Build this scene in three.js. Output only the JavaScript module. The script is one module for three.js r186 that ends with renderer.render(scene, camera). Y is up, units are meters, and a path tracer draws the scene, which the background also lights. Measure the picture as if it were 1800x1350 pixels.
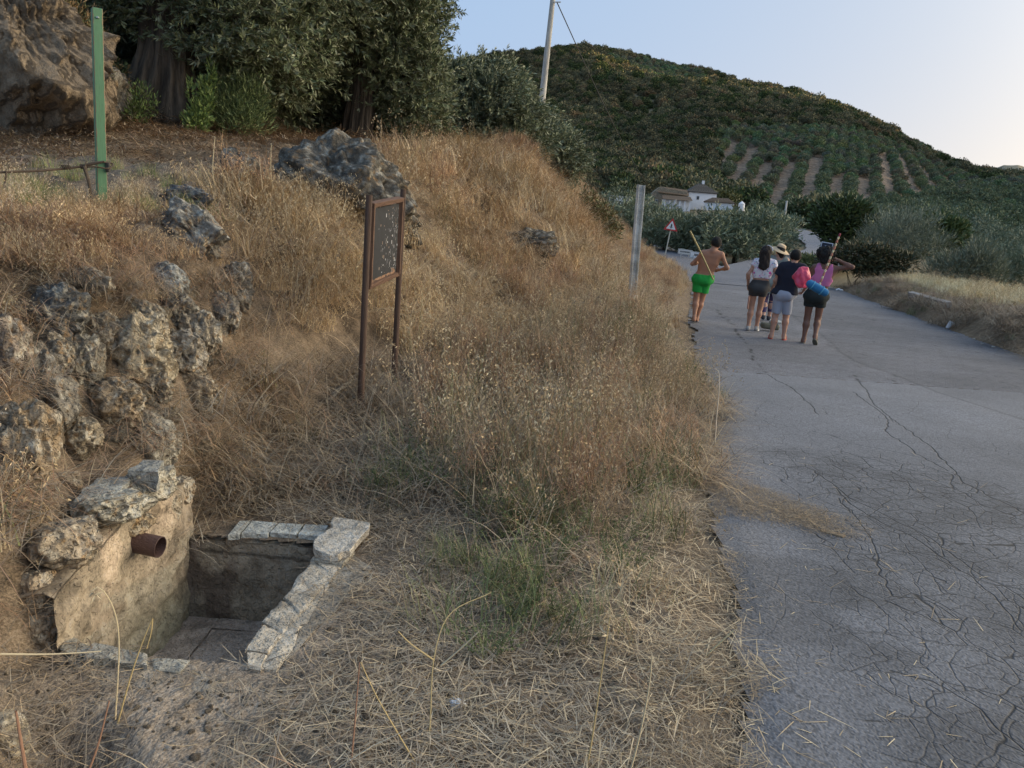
import * as THREE from 'three';
import { mergeGeometries, mergeVertices, toCreasedNormals } from 'three/addons/utils/BufferGeometryUtils.js';
import { RoundedBoxGeometry } from 'three/addons/geometries/RoundedBoxGeometry.js';

// ---------------------------------------------------------------- camera
const EYE = 1.5, F = 1354, PITCH = 11.1 * Math.PI / 180, ROLL = 0.075;
const scene = new THREE.Scene();
const camera = new THREE.PerspectiveCamera(2 * Math.atan(675 / F) * 180 / Math.PI, 4 / 3, 0.1, 9000);
camera.rotation.order = 'YXZ';
camera.position.set(0, EYE, 0);
camera.rotation.set(-PITCH, 0, ROLL);
camera.updateMatrixWorld(true);
scene.add(camera);

const renderer = new THREE.WebGLRenderer({ antialias: true });
renderer.toneMapping = THREE.LinearToneMapping;
renderer.toneMappingExposure = 1.95;
renderer.shadowMap.enabled = true;

// ---------------------------------------------------------------- sky and sun (dusk, sun low on the right)
const SUN_AZ = 1.36, SUN_EL = 0.035;
const sunDir = new THREE.Vector3(Math.sin(SUN_AZ) * Math.cos(SUN_EL), Math.sin(SUN_EL), -Math.cos(SUN_AZ) * Math.cos(SUN_EL));
const glowDir = new THREE.Vector3(Math.sin(SUN_AZ + 0.06) * Math.cos(0.26), Math.sin(0.26), -Math.cos(SUN_AZ + 0.06) * Math.cos(0.26));  // warm sky glow beyond the frame, strengthened to fill the foreground with light
const mix = (a, b, t) => a + (b - a) * t;
const sat = (x) => Math.min(1, Math.max(0, x));
const sstep = (a, b, x) => { const t = sat((x - a) / (b - a)); return t * t * (3 - 2 * t); };
{
  const W = 1024, H = 512, d = new Float32Array(W * H * 4);
  for (let j = 0; j < H; j++) for (let i = 0; i < W; i++) {
    const v = (j + 0.5) / H, u = (i + 0.5) / W, el = (v - 0.5) * Math.PI, az = (u - 0.5) * 2 * Math.PI;
    const dx = Math.cos(az) * Math.cos(el), dy = Math.sin(el), dz = Math.sin(az) * Math.cos(el);
    const c = dx * sunDir.x + dy * sunDir.y + dz * sunDir.z;
    const e = Math.max(0, el), hz = Math.exp(-e / 0.30), low = Math.exp(-e / 0.16);
    const side = 0.5 + 0.5 * c, s4 = Math.pow(side, 4);  // 1 towards the sun
    const cg = dx * glowDir.x + dy * glowDir.y + dz * glowDir.z, ga = Math.acos(Math.min(1, Math.max(-1, cg))), glow = 5.0 * Math.exp(-ga * ga / (2 * 0.30 * 0.30));
    let r = 0.165 + 0.05 * hz + 0.24 * s4 + low * s4 * 0.45 + glow;
    let g = 0.265 + 0.035 * hz + 0.15 * s4 + low * s4 * 0.20 + glow * 0.84;
    let b = 0.41 + 0.02 * hz + 0.02 * s4 - low * s4 * 0.12 + glow * 0.58;
    if (el < 0) { r = 0.12; g = 0.10; b = 0.07; }
    const k = (j * W + i) * 4; d[k] = r; d[k + 1] = g; d[k + 2] = b; d[k + 3] = 1;
  }
  const sky = new THREE.DataTexture(d, W, H, THREE.RGBAFormat, THREE.FloatType);
  sky.mapping = THREE.EquirectangularReflectionMapping; sky.magFilter = sky.minFilter = THREE.LinearFilter;
  sky.wrapS = THREE.RepeatWrapping; sky.needsUpdate = true;
  scene.background = sky; scene.environment = sky;
}
const sun = new THREE.DirectionalLight(new THREE.Color(1, 0.62, 0.26), 5);
sun.position.copy(sunDir).multiplyScalar(2500); sun.target.position.set(0, 0, -400); sun.position.add(sun.target.position);
sun.castShadow = true; sun.shadow.radius = 0.5; sun.shadow.mapSize.set(4096, 4096);
Object.assign(sun.shadow.camera, { left: -1200, right: 1200, top: 800, bottom: -800, near: 1, far: 6000 });
scene.add(sun, sun.target);

// ---------------------------------------------------------------- helpers
function rng(seed) { let s = seed | 0; return () => { s = (s + 0x6d2b79f5) | 0; let t = Math.imul(s ^ (s >>> 15), 1 | s); t = (t + Math.imul(t ^ (t >>> 7), 61 | t)) ^ t; return ((t ^ (t >>> 14)) >>> 0) / 4294967296; }; }
const V = (x, y, z) => new THREE.Vector3(x, y, z);
function h3(x, y, z) { let n = Math.imul(x, 374761393) + Math.imul(y, 668265263) + Math.imul(z, 2147483647 ^ 0x5bd1e995); n = Math.imul(n ^ (n >>> 13), 1274126177); return ((n ^ (n >>> 16)) >>> 0) / 4294967296; }
function noise(x, y, z) {                              // value noise, -1..1
  const xi = Math.floor(x), yi = Math.floor(y), zi = Math.floor(z); let u = x - xi, v = y - yi, w = z - zi;
  u = u * u * (3 - 2 * u); v = v * v * (3 - 2 * v); w = w * w * (3 - 2 * w);
  const a = mix(mix(h3(xi, yi, zi), h3(xi + 1, yi, zi), u), mix(h3(xi, yi + 1, zi), h3(xi + 1, yi + 1, zi), u), v);
  const b = mix(mix(h3(xi, yi, zi + 1), h3(xi + 1, yi, zi + 1), u), mix(h3(xi, yi + 1, zi + 1), h3(xi + 1, yi + 1, zi + 1), u), v);
  return mix(a, b, w) * 2 - 1;
}
function fbm(x, y, z, o = 4) { let s = 0, a = 0.5, t = 0; for (let i = 0; i < o; i++) { s += a * noise(x, y, z); t += a; a *= 0.5; x = x * 2.03 + 11.3; y = y * 2.03 + 5.7; z = z * 2.03 + 3.1; } return s / t; }
function worley(x, y) {                                // two nearest distances and the cell's hash
  const xi = Math.floor(x), yi = Math.floor(y); let a = 9, b = 9, id = 0;
  for (let j = -1; j <= 1; j++) for (let i = -1; i <= 1; i++) {
    const cx = xi + i + h3(xi + i, yi + j, 7), cy = yi + j + h3(xi + i, yi + j, 19), d = Math.hypot(cx - x, cy - y);
    if (d < a) { b = a; a = d; id = h3(xi + i, yi + j, 3); } else if (d < b) b = d;
  }
  return [a, b, id];
}
// where a pixel of the 1800 x 1350 photograph points to
function ray(px, py) { return V((px - 900) / F, -(py - 675) / F, -1).applyEuler(camera.rotation); }
function P(px, py, r) { const d = ray(px, py); return V(0, EYE, 0).addScaledVector(d, r / Math.hypot(d.x, d.z)); }
function G(px, py, y = 0) { const d = ray(px, py); return V(0, EYE, 0).addScaledVector(d, (y - EYE) / d.y); }
function onX(px, py, x) { const d = ray(px, py); return V(0, EYE, 0).addScaledVector(d, x / d.x); }
const invCam = camera.matrixWorld.clone().invert(), tmpv = V(0, 0, 0);
function pix(x, y, z) { tmpv.set(x, y, z).applyMatrix4(invCam); if (tmpv.z > -0.05) return [-9999, -9999]; return [900 + F * tmpv.x / -tmpv.z, 675 - F * tmpv.y / -tmpv.z]; }
function inPoly(px, py, poly) { let c = false; for (let i = 0, j = poly.length - 1; i < poly.length; j = i++) { const [xi, yi] = poly[i], [xj, yj] = poly[j]; if ((yi > py) !== (yj > py) && px < (xj - xi) * (py - yi) / (yj - yi) + xi) c = !c; } return c; }
const lerpTable = (t, x) => { if (x <= t[0][0]) return t[0][1]; for (let i = 1; i < t.length; i++) if (x <= t[i][0]) return mix(t[i - 1][1], t[i][1], (x - t[i - 1][0]) / (t[i][0] - t[i - 1][0])); return t[t.length - 1][1]; };

// names, labels
const used = {};
function numbered(n) { const k = (used[n] = (used[n] ?? -1) + 1); return k ? n + '_' + String(k).padStart(3, '0') : n; }
function tag(o, label, category, group, kind) { o.userData = { label, category }; if (group) o.userData.group = group; if (kind) o.userData.kind = kind; return o; }
function shadow(o) { o.traverse((c) => { if (c.isMesh) { c.castShadow = true; c.receiveShadow = true; } }); return o; }
function thing(name, label, category, pos, group) { const o = new THREE.Group(); o.name = numbered(name); if (pos) o.position.copy(pos); scene.add(o); return tag(o, label, category, group); }
function part(name, geo, mat, parent) { const m = new THREE.Mesh(geo, mat); m.name = name; m.castShadow = m.receiveShadow = true; parent.add(m); return m; }
function solo(name, geo, mat, label, category, group, kind) { const m = new THREE.Mesh(geo, mat); m.name = numbered(name); m.castShadow = m.receiveShadow = true; scene.add(m); if (label) tag(m, label, category, group, kind); return m; }
function struct(name, geo, mat) { const m = new THREE.Mesh(geo, mat); m.name = name; m.castShadow = m.receiveShadow = true; m.userData = { kind: 'structure' }; scene.add(m); return m; }
const std = (c, rough = 0.9, extra = {}) => new THREE.MeshStandardMaterial({ color: new THREE.Color().setRGB(...c), roughness: rough, ...extra });

// geometry bits
class MB {                                             // loose triangles with vertex colours
  constructor() { this.p = []; this.c = []; }
  tri(a, b, c, col, col2, col3) { this.p.push(a.x, a.y, a.z, b.x, b.y, b.z, c.x, c.y, c.z); this.c.push(...col, ...(col2 || col), ...(col3 || col)); }
  quad(a, b, c, d, col, col2) { this.tri(a, b, c, col, col, col2); this.tri(a, c, d, col, col2, col2); }
  geo(smooth) {
    const g = new THREE.BufferGeometry(); g.setAttribute('position', new THREE.BufferAttribute(new Float32Array(this.p), 3)); g.setAttribute('color', new THREE.BufferAttribute(new Float32Array(this.c), 3));
    if (smooth) { const m = mergeVertices(g, 1e-4); m.computeVertexNormals(); return m; }
    g.computeVertexNormals(); return g;
  }
}
function bar(a, b, w, d = w, r = 0.15) {               // a rounded bar from a to b
  const L = a.distanceTo(b), g = new RoundedBoxGeometry(w, L, d, 2, Math.min(w, d) * r);
  g.applyQuaternion(new THREE.Quaternion().setFromUnitVectors(V(0, 1, 0), b.clone().sub(a).normalize())); g.translate((a.x + b.x) / 2, (a.y + b.y) / 2, (a.z + b.z) / 2); return g;
}
function tube(pts, r, seg = 24, rad = 6, taper = 1) {  // tube along points, radius shrinks to r * taper
  const curve = pts.length > 1 ? new THREE.CatmullRomCurve3(pts) : null, g = new THREE.TubeGeometry(curve, seg, r, rad, false);
  if (taper !== 1) { const p = g.attributes.position; for (let i = 0; i <= seg; i++) { const c = curve.getPointAt(i / seg), k = mix(1, taper, i / seg); for (let j = 0; j <= rad; j++) { const n = i * (rad + 1) + j; p.setXYZ(n, c.x + (p.getX(n) - c.x) * k, c.y + (p.getY(n) - c.y) * k, c.z + (p.getZ(n) - c.z) * k); } } g.computeVertexNormals(); }
  return g;
}
function canvasTex(w, h, draw, srgb = true) {
  const c = document.createElement('canvas'); c.width = w; c.height = h; draw(c.getContext('2d'), w, h);
  const t = new THREE.CanvasTexture(c); if (srgb) t.colorSpace = THREE.SRGBColorSpace; t.wrapS = t.wrapT = THREE.RepeatWrapping; t.magFilter = THREE.LinearFilter; return t;
}
function dataTex(n, f, srgb) {                         // tiling texture from f(u, v) -> [r, g, b] 0..1
  const d = new Uint8Array(n * n * 4);
  for (let j = 0; j < n; j++) for (let i = 0; i < n; i++) { const c = f(i, j, n), k = (j * n + i) * 4; for (let q = 0; q < 3; q++) d[k + q] = 255 * sat(c[q]); d[k + 3] = 255; }
  const t = new THREE.DataTexture(d, n, n); t.wrapS = t.wrapT = THREE.RepeatWrapping; t.magFilter = THREE.LinearFilter; t.minFilter = THREE.LinearMipmapLinearFilter; t.generateMipmaps = true; if (srgb) t.colorSpace = THREE.SRGBColorSpace; t.needsUpdate = true; return t;
}
function tnoise(x, y, per, z) {                         // tiling value noise
  const m = (a) => ((a % per) + per) % per, xi = Math.floor(x), yi = Math.floor(y); let u = x - xi, v = y - yi; u = u * u * (3 - 2 * u); v = v * v * (3 - 2 * v);
  return mix(mix(h3(m(xi), m(yi), z), h3(m(xi + 1), m(yi), z), u), mix(h3(m(xi), m(yi + 1), z), h3(m(xi + 1), m(yi + 1), z), u), v);
}
const tfbm = (i, j, n, cells, o = 4, z = 1) => { let s = 0, a = 0.5, t = 0; for (let k = 0; k < o; k++) { s += a * tnoise(i / n * cells, j / n * cells, cells, z + k); t += a; a *= 0.6; cells *= 2; } return s / t; };
// ---------------------------------------------------------------- the lie of the land
// heights as y / r over (3 * azimuth, ln r), a thin-plate spline through surveyed points: pixel + distance, or pixel + height
const CP = [];
const cpA = (px, py, r, dy = 0) => { const p = P(px, py, r); CP.push([Math.atan2(p.x, -p.z), Math.log(r), (p.y + dy) / r]); };
const cpG = (px, py, y) => { const p = G(px, py, y), r = Math.hypot(p.x, p.z); CP.push([Math.atan2(p.x, -p.z), Math.log(r), y / r]); };
// cut ground round the trough, flat
for (const [x, y] of [[0, 1340], [250, 1340], [600, 1340], [900, 1340], [60, 1250], [400, 1240], [700, 1180], [950, 1150], [700, 1020], [900, 990], [1100, 1040], [1240, 1200], [1270, 900], [600, 900], [480, 905], [800, 930]]) cpG(x, y, 0);
cpG(1262, 730, 0); cpG(1160, 900, 0.02); cpG(1000, 860, 0.06);
cpG(500, 860, 0.05); cpG(800, 860, 0.06);
// shelf behind the trough's wall and the rocky bank
cpA(330, 800, 3.85); cpA(200, 830, 3.55); cpA(100, 870, 3.2); cpA(0, 960, 2.8); cpA(50, 1080, 2.6); cpA(-150, 1050, 2.4); cpA(380, 830, 4.2);
cpA(120, 790, 3.65); cpA(260, 740, 4.0); cpA(-100, 760, 3.5);
cpA(60, 680, 3.75); cpA(220, 650, 4.1); cpA(330, 640, 4.45); cpA(100, 560, 4.05); cpA(250, 540, 4.4); cpA(390, 560, 4.8); cpA(-100, 560, 3.8);
cpA(60, 450, 4.6); cpA(220, 430, 5.0); cpA(360, 420, 5.4); cpA(-100, 440, 4.4);
// mown thatch below the signboard
cpA(450, 760, 4.7); cpA(640, 722, 5.2); cpA(690, 672, 5.83); cpA(560, 690, 5.3); cpA(430, 660, 4.95); cpA(780, 790, 5.0); cpA(900, 800, 5.4, -0.05);
cpA(470, 560, 5.4); cpA(600, 590, 6.0); cpA(560, 450, 6.5); cpA(450, 420, 6.3); cpA(720, 570, 6.9); cpA(860, 640, 6.6, -0.1); cpA(980, 680, 6.2, -0.2); cpA(1080, 760, 5.2, -0.2); cpA(1160, 780, 5.0, -0.18);
// upper bank
cpA(180, 365, 6.0); cpA(0, 370, 5.6); cpA(420, 345, 7.2); cpA(600, 350, 7.9); cpA(700, 420, 7.8); cpA(760, 350, 9.6); cpA(820, 460, 9.0); cpA(880, 330, 11.5); cpA(950, 400, 11, -0.1); cpA(1000, 520, 9.5, -0.15); cpA(1110, 540, 10, -0.05); cpA(1050, 440, 13, -0.25); cpA(1150, 500, 14, -0.35); cpA(1180, 560, 11.5, -0.45); cpA(1205, 568, 15.5); cpA(1200, 520, 21);
cpA(940, 300, 14, -0.15); cpA(1000, 350, 15.5, -0.3); cpA(1060, 420, 19, -0.6); cpA(1100, 455, 24, -0.4); cpA(1190, 495, 30);
// terrace with the big trees
cpA(0, 290, 8); cpA(300, 280, 9); cpA(-100, 230, 10); cpA(100, 220, 11); cpA(260, 215, 12.3); cpA(450, 240, 12.5); cpA(620, 252, 14); cpA(700, 265, 14.5); cpA(790, 272, 16); cpA(860, 275, 19, -0.1); cpA(950, 262, 25, -0.2); cpA(1010, 330, 28, -0.3);
cpA(200, 170, 20); cpA(500, 170, 24); cpA(800, 190, 32); cpA(945, 240, 33); cpA(200, 110, 60); cpA(600, 130, 70); cpA(850, 200, 70); cpA(1000, 300, 70);
// road and junction, flat
for (const [x, r] of [[1320, 3], [1500, 3], [1800, 3.5], [2100, 5], [1400, 6], [1800, 8], [2100, 12], [1300, 10], [1500, 12], [1250, 20], [1400, 25], [1560, 25], [1350, 38], [1800, 16], [1450, 38], [1220, 45], [1340, 45], [1440, 46], [1270, 50]]) { const d = ray(x, 600); CP.push([Math.atan2(d.x, -d.z), Math.log(r), 0]); }
CP.push([1.2, Math.log(3), 0], [1.2, Math.log(10), 0.0], [-1.1, Math.log(2), 0.08], [-1.1, Math.log(4), 0.3], [-1.1, Math.log(10), 0.2]);
// right of the road: a low berm, then falling into the valley
cpA(1700, 560, 17.5, -0.3); cpA(1800, 560, 16.5, -0.3); cpA(1600, 520, 25, -0.3); cpA(1500, 490, 37, -0.2); cpA(1780, 500, 24, -0.6); cpA(1620, 478, 36, -0.4); cpA(1750, 480, 50, -2); cpA(1600, 470, 60, -1.5); cpA(1500, 470, 60, -0.5); cpA(1950, 500, 40, -1);
// far road, branch, valley
cpA(1150, 448, 58); cpA(1095, 426, 75); cpA(1050, 405, 96); cpA(1300, 468, 57); cpA(1420, 463, 62); cpA(1464, 447, 92); cpA(1442, 430, 126); cpA(1408, 413, 168); cpA(1385, 404, 205); cpA(1250, 440, 80); cpA(1150, 400, 120); cpA(1330, 420, 110); cpA(1360, 385, 190); cpA(1060, 370, 190); cpA(1200, 372, 200); cpA(1300, 372, 205); cpA(980, 350, 150);
cpA(1550, 440, 110); cpA(1650, 440, 120); cpA(1800, 475, 110, -1); cpA(1520, 395, 190); cpA(1650, 400, 210); cpA(1800, 420, 190); cpA(1600, 360, 290); cpA(1720, 350, 330); cpA(1850, 370, 300); cpA(1950, 430, 200);
// the hill
cpA(1250, 370, 255); cpA(1350, 365, 262); cpA(1450, 350, 275); cpA(1550, 340, 300); cpA(1000, 330, 260); cpA(1100, 320, 270); cpA(850, 300, 280);
cpA(1300, 290, 335); cpA(1420, 280, 345); cpA(1550, 290, 370); cpA(1650, 318, 390); cpA(1730, 325, 420); cpA(1850, 330, 480);
cpA(1250, 215, 420); cpA(1400, 225, 430); cpA(1540, 250, 450); cpA(1640, 290, 480); cpA(900, 240, 400); cpA(1050, 240, 400); cpA(1160, 260, 365); cpA(1160, 200, 450);
cpA(900, 160, 530); cpA(1030, 160, 520); cpA(1130, 170, 500); cpA(1250, 178, 500); cpA(1330, 185, 520);
cpA(1000, 100, 640); cpA(1060, 112, 620); cpA(1120, 138, 590); cpA(1200, 160, 545);
cpA(1100, 118, 720); cpA(1200, 142, 700); cpA(1040, 92, 720);
// the ridge against the sky, a little below the tops of its shrubs, and the far side
for (const [x, y, r] of [[500, 160, 560], [680, 140, 580], [780, 118, 640], [900, 100, 690], [980, 93, 720], [1050, 90, 760], [1120, 104, 780], [1240, 128, 780], [1320, 155, 750], [1400, 172, 720], [1500, 211, 670], [1600, 255, 630], [1700, 308, 590], [1790, 322, 560]]) { cpA(x, y, r); cpA(x, y + 60, r * 1.35); cpA(x, y + 190, r * 2.1); }
CP.push([-0.9, Math.log(600), 0.2], [-0.9, Math.log(1200), 0.1], [0.75, Math.log(150), 0.01], [0.75, Math.log(500), 0.06], [0.75, Math.log(1200), 0.02], [0.95, Math.log(300), 0.02], [0.95, Math.log(800), 0.02], [0.95, Math.log(1500), 0.0], [-0.9, Math.log(60), 0.17]);

const KA = 3;
const TPS = (() => {
  const n = CP.length, N = n + 3, A = [], U = (d2) => (d2 < 1e-12 ? 0 : 0.5 * d2 * Math.log(d2)), X = CP.map((c) => [c[0] * KA, c[1]]);
  for (let i = 0; i < n; i++) { const row = new Float64Array(N + 1); for (let j = 0; j < n; j++) row[j] = U((X[i][0] - X[j][0]) ** 2 + (X[i][1] - X[j][1]) ** 2); row[i] += 0.0015; row[n] = 1; row[n + 1] = X[i][0]; row[n + 2] = X[i][1]; row[N] = CP[i][2]; A.push(row); }
  for (let k = 0; k < 3; k++) { const row = new Float64Array(N + 1); for (let j = 0; j < n; j++) row[j] = k ? X[j][k - 1] : 1; A.push(row); }
  for (let c = 0; c < N; c++) {
    let p = c; for (let r = c + 1; r < N; r++) if (Math.abs(A[r][c]) > Math.abs(A[p][c])) p = r;
    [A[c], A[p]] = [A[p], A[c]];
    for (let r = c + 1; r < N; r++) { const f = A[r][c] / A[c][c]; if (f) for (let k = c; k <= N; k++) A[r][k] -= f * A[c][k]; }
  }
  const w = new Float64Array(N); for (let i = N - 1; i >= 0; i--) { let s = A[i][N]; for (let k = i + 1; k < N; k++) s -= A[i][k] * w[k]; w[i] = s / A[i][i]; }
  const x0 = Float64Array.from(X, (p) => p[0]), x1 = Float64Array.from(X, (p) => p[1]);
  return (a, l) => { let s = w[n] + w[n + 1] * a + w[n + 2] * l; for (let j = 0; j < n; j++) { const d = (a - x0[j]) ** 2 + (l - x1[j]) ** 2; if (d > 1e-12) s += w[j] * 0.5 * d * Math.log(d); } return s; };
})();
const S_A0 = -0.95, S_A1 = 0.95, NA = 320, S_L0 = Math.log(0.9), S_L1 = Math.log(1700), NL = 420;
const SG = new Float32Array((NA + 1) * (NL + 1));       // the spline on a grid, looked up by bilinear interpolation
for (let j = 0; j <= NL; j++) for (let i = 0; i <= NA; i++) SG[j * (NA + 1) + i] = TPS(mix(S_A0, S_A1, i / NA) * KA, mix(S_L0, S_L1, j / NL));
function slope(a, l) {
  const x = sat((a - S_A0) / (S_A1 - S_A0)) * NA, y = sat((l - S_L0) / (S_L1 - S_L0)) * NL, i = Math.min(NA - 1, x | 0), j = Math.min(NL - 1, y | 0), u = x - i, v = y - j, k = j * (NA + 1) + i;
  return mix(mix(SG[k], SG[k + 1], u), mix(SG[k + NA + 1], SG[k + NA + 2], u), v);
}
// road edges: x for a distance d = -z ahead
const EDGE_L = [[-20, -3.2], [0, 0.22], [1.9, 0.68], [2.5, 0.86], [4.3, 1.22], [7.15, 1.97], [15.2, 3.42], [25, 5.6], [35, 7.8], [54, 11.3]];
const EDGE_R = [[-20, 0.6], [0, 5.4], [13.64, 9.03], [35, 14.6], [54, 19.2]];
const roadL = (d) => lerpTable(EDGE_L, d), roadR = (d) => lerpTable(EDGE_R, d);
function roadMask(x, z, m = 0.8) { const d = -z; if (d < -20 || d > 54) return 0; return sstep(-m, 0.05, x - roadL(d)) * sstep(-m * 0.8, 0.05, roadR(d) - x) * (1 - sstep(44, 53, d)) * sstep(-20, -15, d); }
// the trough's hole
const TX0 = -1.46, TX1 = -0.80, TZ0 = -3.40, TZ1 = -2.38;
const inTrough = (x, z, m = 0) => x > TX0 - m && x < TX1 + m && z > TZ0 - m && z < TZ1 + m;
function land(x, z) {                                   // without the small bumps
  const r = Math.hypot(x, z), a = Math.atan2(x, -z), f = 1 - sstep(0.95, 1.5, Math.abs(a));
  let s = f > 0 ? slope(a, Math.log(Math.max(0.9, Math.min(1690, r)))) * f : 0;
  s += (1 - f) * (a > 0 ? 0.0 : 0.06);
  let y = s * r; if (r < 0.9) y *= r / 0.9;
  if (r > 1690) y = mix(y, -20, sstep(1690, 2300, r));
  const m = roadMask(x, z); if (m > 0) y = mix(y, 0, m);
  // ground is level with the rim along the trough and steps up behind its wall
  if (x > -3 && x < 0 && z > -4.4 && z < -1.6) {
    const rim = (1 - sstep(TX1 + 0.1, TX1 + 0.5, x)) * sstep(TX0 - 0.17, TX0 - 0.10, x) * (1 - sstep(0.1, 0.6, z - TZ1)) * (1 - sstep(0.1, 0.6, TZ0 - z));
    y = mix(y, 0.0, rim);
    const sh = (1 - sstep(TX0 - 0.13, TX0 - 0.07, x)) * sstep(-2.7, -2.1, x) * (1 - sstep(-2.34, -2.02, z)) * sstep(-3.9, -3.3, z); y = mix(y, Math.max(y, 0.22), sh);
  }
  return y;
}
function lineDist(x, z, l, m = 9) { for (let i = 1; i < l.length; i++) { const [ax, az] = l[i - 1], [bx, bz] = l[i], vx = bx - ax, vz = bz - az, t = sat(((x - ax) * vx + (z - az) * vz) / (vx * vx + vz * vz)); m = Math.min(m, Math.hypot(x - ax - t * vx, z - az - t * vz)); } return m; }
const MAINR = [P(1290, 498, 34), P(1330, 485, 44), P(1420, 463, 62), P(1466, 447, 92), P(1448, 430, 126), P(1412, 413, 168), P(1380, 404, 206)], BRANCH = [P(1290, 486, 44), P(1225, 474, 47), P(1150, 450, 58), P(1095, 427, 75), P(1040, 405, 98)];
const LANES = [MAINR, BRANCH].map((l) => l.map((p) => [p.x, p.z]));
const nearRoadLine = (x, z) => Math.min(lineDist(x, z, LANES[0], 999), lineDist(x, z, LANES[1], 999));
function H(x, z) {
  const r = Math.hypot(x, z), m = roadMask(x, z, 0.3), k = 1 - m; let y = land(x, z);
  if (r < 60) {
    const bank = sat((y - 0.05) * 2.5), near = inTrough(x, z, 0.25) ? 0.25 : 1;
    y += k * near * (fbm(x * 0.9, 3, z * 0.9, 3) * 0.10 * bank + fbm(x * 4, 9, z * 4, 3) * (0.012 + 0.05 * bank) + (r < 9 ? fbm(x * 14, 4, z * 14, 2) * (0.010 + 0.022 * bank) : 0));
    y -= m * 0.035;
  } else if (r < 240) { const q = nearRoadLine(x, z); y += sstep(4, 16, q) * k * fbm(x * 0.03, 1, z * 0.03, 3) * Math.min(2.5, r * 0.006) - (1 - sstep(2.8, 5, q)) * 0.15; } else y += k * fbm(x * 0.03, 1, z * 0.03, 3) * Math.min(2.5, r * 0.006);
  return y;
}
// ---------------------------------------------------------------- ground, hillside, road
const soilTex = dataTex(512, (i, j, n) => { const a = tfbm(i, j, n, 8, 6), b = tnoise(i / n * 128, j / n * 128, 128, 5), c = tnoise(i / n * 256, j / n * 256, 256, 9); const v = 0.55 + 0.55 * a + 0.26 * (b - 0.5) + 0.30 * (c - 0.5); return [v, v * 0.98, v * 0.95]; }, true);
const soilBump = dataTex(512, (i, j, n) => { const v = tfbm(i, j, n, 16, 6, 40); return [v, v, v]; }, false);
function polarMesh(rings, azs, hf, colf, skip, uvs = 0.5) {
  const nr = rings.length, na = azs.length, pos = new Float32Array(nr * na * 3), col = new Float32Array(nr * na * 3), uv = new Float32Array(nr * na * 2), idx = [];
  for (let j = 0; j < nr; j++) for (let i = 0; i < na; i++) {
    const k = j * na + i, x = Math.sin(azs[i]) * rings[j], z = -Math.cos(azs[i]) * rings[j], y = hf(x, z); pos.set([x, y, z], k * 3); col.set(colf(x, y, z, rings[j]), k * 3); uv.set([x * uvs + y * uvs * 0.8, -z * uvs + y * uvs * 0.8], k * 2);
  }
  if (uvs < 1.5) { // measured along the surface, so that slopes are not stretched
    for (let j = 0; j < nr; j++) { let u = 0; for (let i = 0; i < na; i++) { const k = j * na + i; if (i) u += Math.hypot(pos[k * 3] - pos[k * 3 - 3], pos[k * 3 + 1] - pos[k * 3 - 2], pos[k * 3 + 2] - pos[k * 3 - 1]); const q = k - na; uv[k * 2] = u * uvs; uv[k * 2 + 1] = j ? uv[q * 2 + 1] + Math.hypot(rings[j] - rings[j - 1], pos[k * 3 + 1] - pos[q * 3 + 1]) * uvs : 0; } const m = j * na + (na >> 1), off = uv[m * 2]; for (let i = 0; i < na; i++) uv[(j * na + i) * 2] -= off; }
  }
  for (let j = 0; j < nr - 1; j++) for (let i = 0; i < na - 1; i++) {
    const a = j * na + i, b = a + 1, c = a + na, d = c + 1;
    if (skip && skip((pos[a * 3] + pos[d * 3]) / 2, (pos[a * 3 + 2] + pos[d * 3 + 2]) / 2)) continue;
    idx.push(a, b, c, b, d, c);
  }
  const g = new THREE.BufferGeometry(); g.setAttribute('position', new THREE.BufferAttribute(pos, 3)); g.setAttribute('color', new THREE.BufferAttribute(col, 3)); g.setAttribute('uv', new THREE.BufferAttribute(uv, 2)); g.setIndex(idx); g.computeVertexNormals(); return g;
}
function geomRange(a, b, k) { const o = []; for (let r = a; r < b; r *= k) o.push(r); o.push(b); return o; }
function azList(step, lim, back) { const o = []; for (let a = -Math.PI; a < -lim; a += back) o.push(a); for (let a = -lim; a < lim; a += step) o.push(a); for (let a = lim; a < Math.PI; a += back) o.push(a); o.push(Math.PI); return o; }
const mixc = (a, b, t) => [mix(a[0], b[0], t), mix(a[1], b[1], t), mix(a[2], b[2], t)];
const DUST = (() => { const a = [G(300, 1230), G(380, 1290), G(240, 1180), G(560, 1050), G(520, 1120)]; return a; })();
const groundGeo = polarMesh(geomRange(0.5, 240, 1.0078), azList(0.0078, 0.75, 0.07), H, (x, y, z, r) => {
  const n = 0.5 + 0.5 * fbm(x * 1.3, 2, z * 1.3, 3), n2 = 0.5 + 0.5 * fbm(x * 0.35, 7, z * 0.35, 2);
  let c = mixc([0.19, 0.135, 0.085], [0.30, 0.22, 0.14], n);
  if (r < 9) c = mixc(c, mixc([0.21, 0.165, 0.125], [0.31, 0.255, 0.20], n), 0.7);
  for (const d of DUST) c = mixc(c, [0.40, 0.34, 0.28], (1 - sstep(0.12, 0.55, Math.hypot(x - d.x, z - d.z))) * (0.5 + 0.5 * n));
  if (r > 40) c = mixc([0.16, 0.13, 0.075], [0.24, 0.19, 0.10], n2);
  return c;
}, (x, z) => inTrough(x, z, -0.015) || (x > TX0 - 0.03 && x < TX1 && z > TZ0 && z < TZ1 + 0.01), 1.3);
const groundMat = new THREE.MeshStandardMaterial({ vertexColors: true, map: soilTex, bumpMap: soilBump, bumpScale: 0.03, roughness: 1 });
struct('ground', groundGeo, groundMat);

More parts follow.
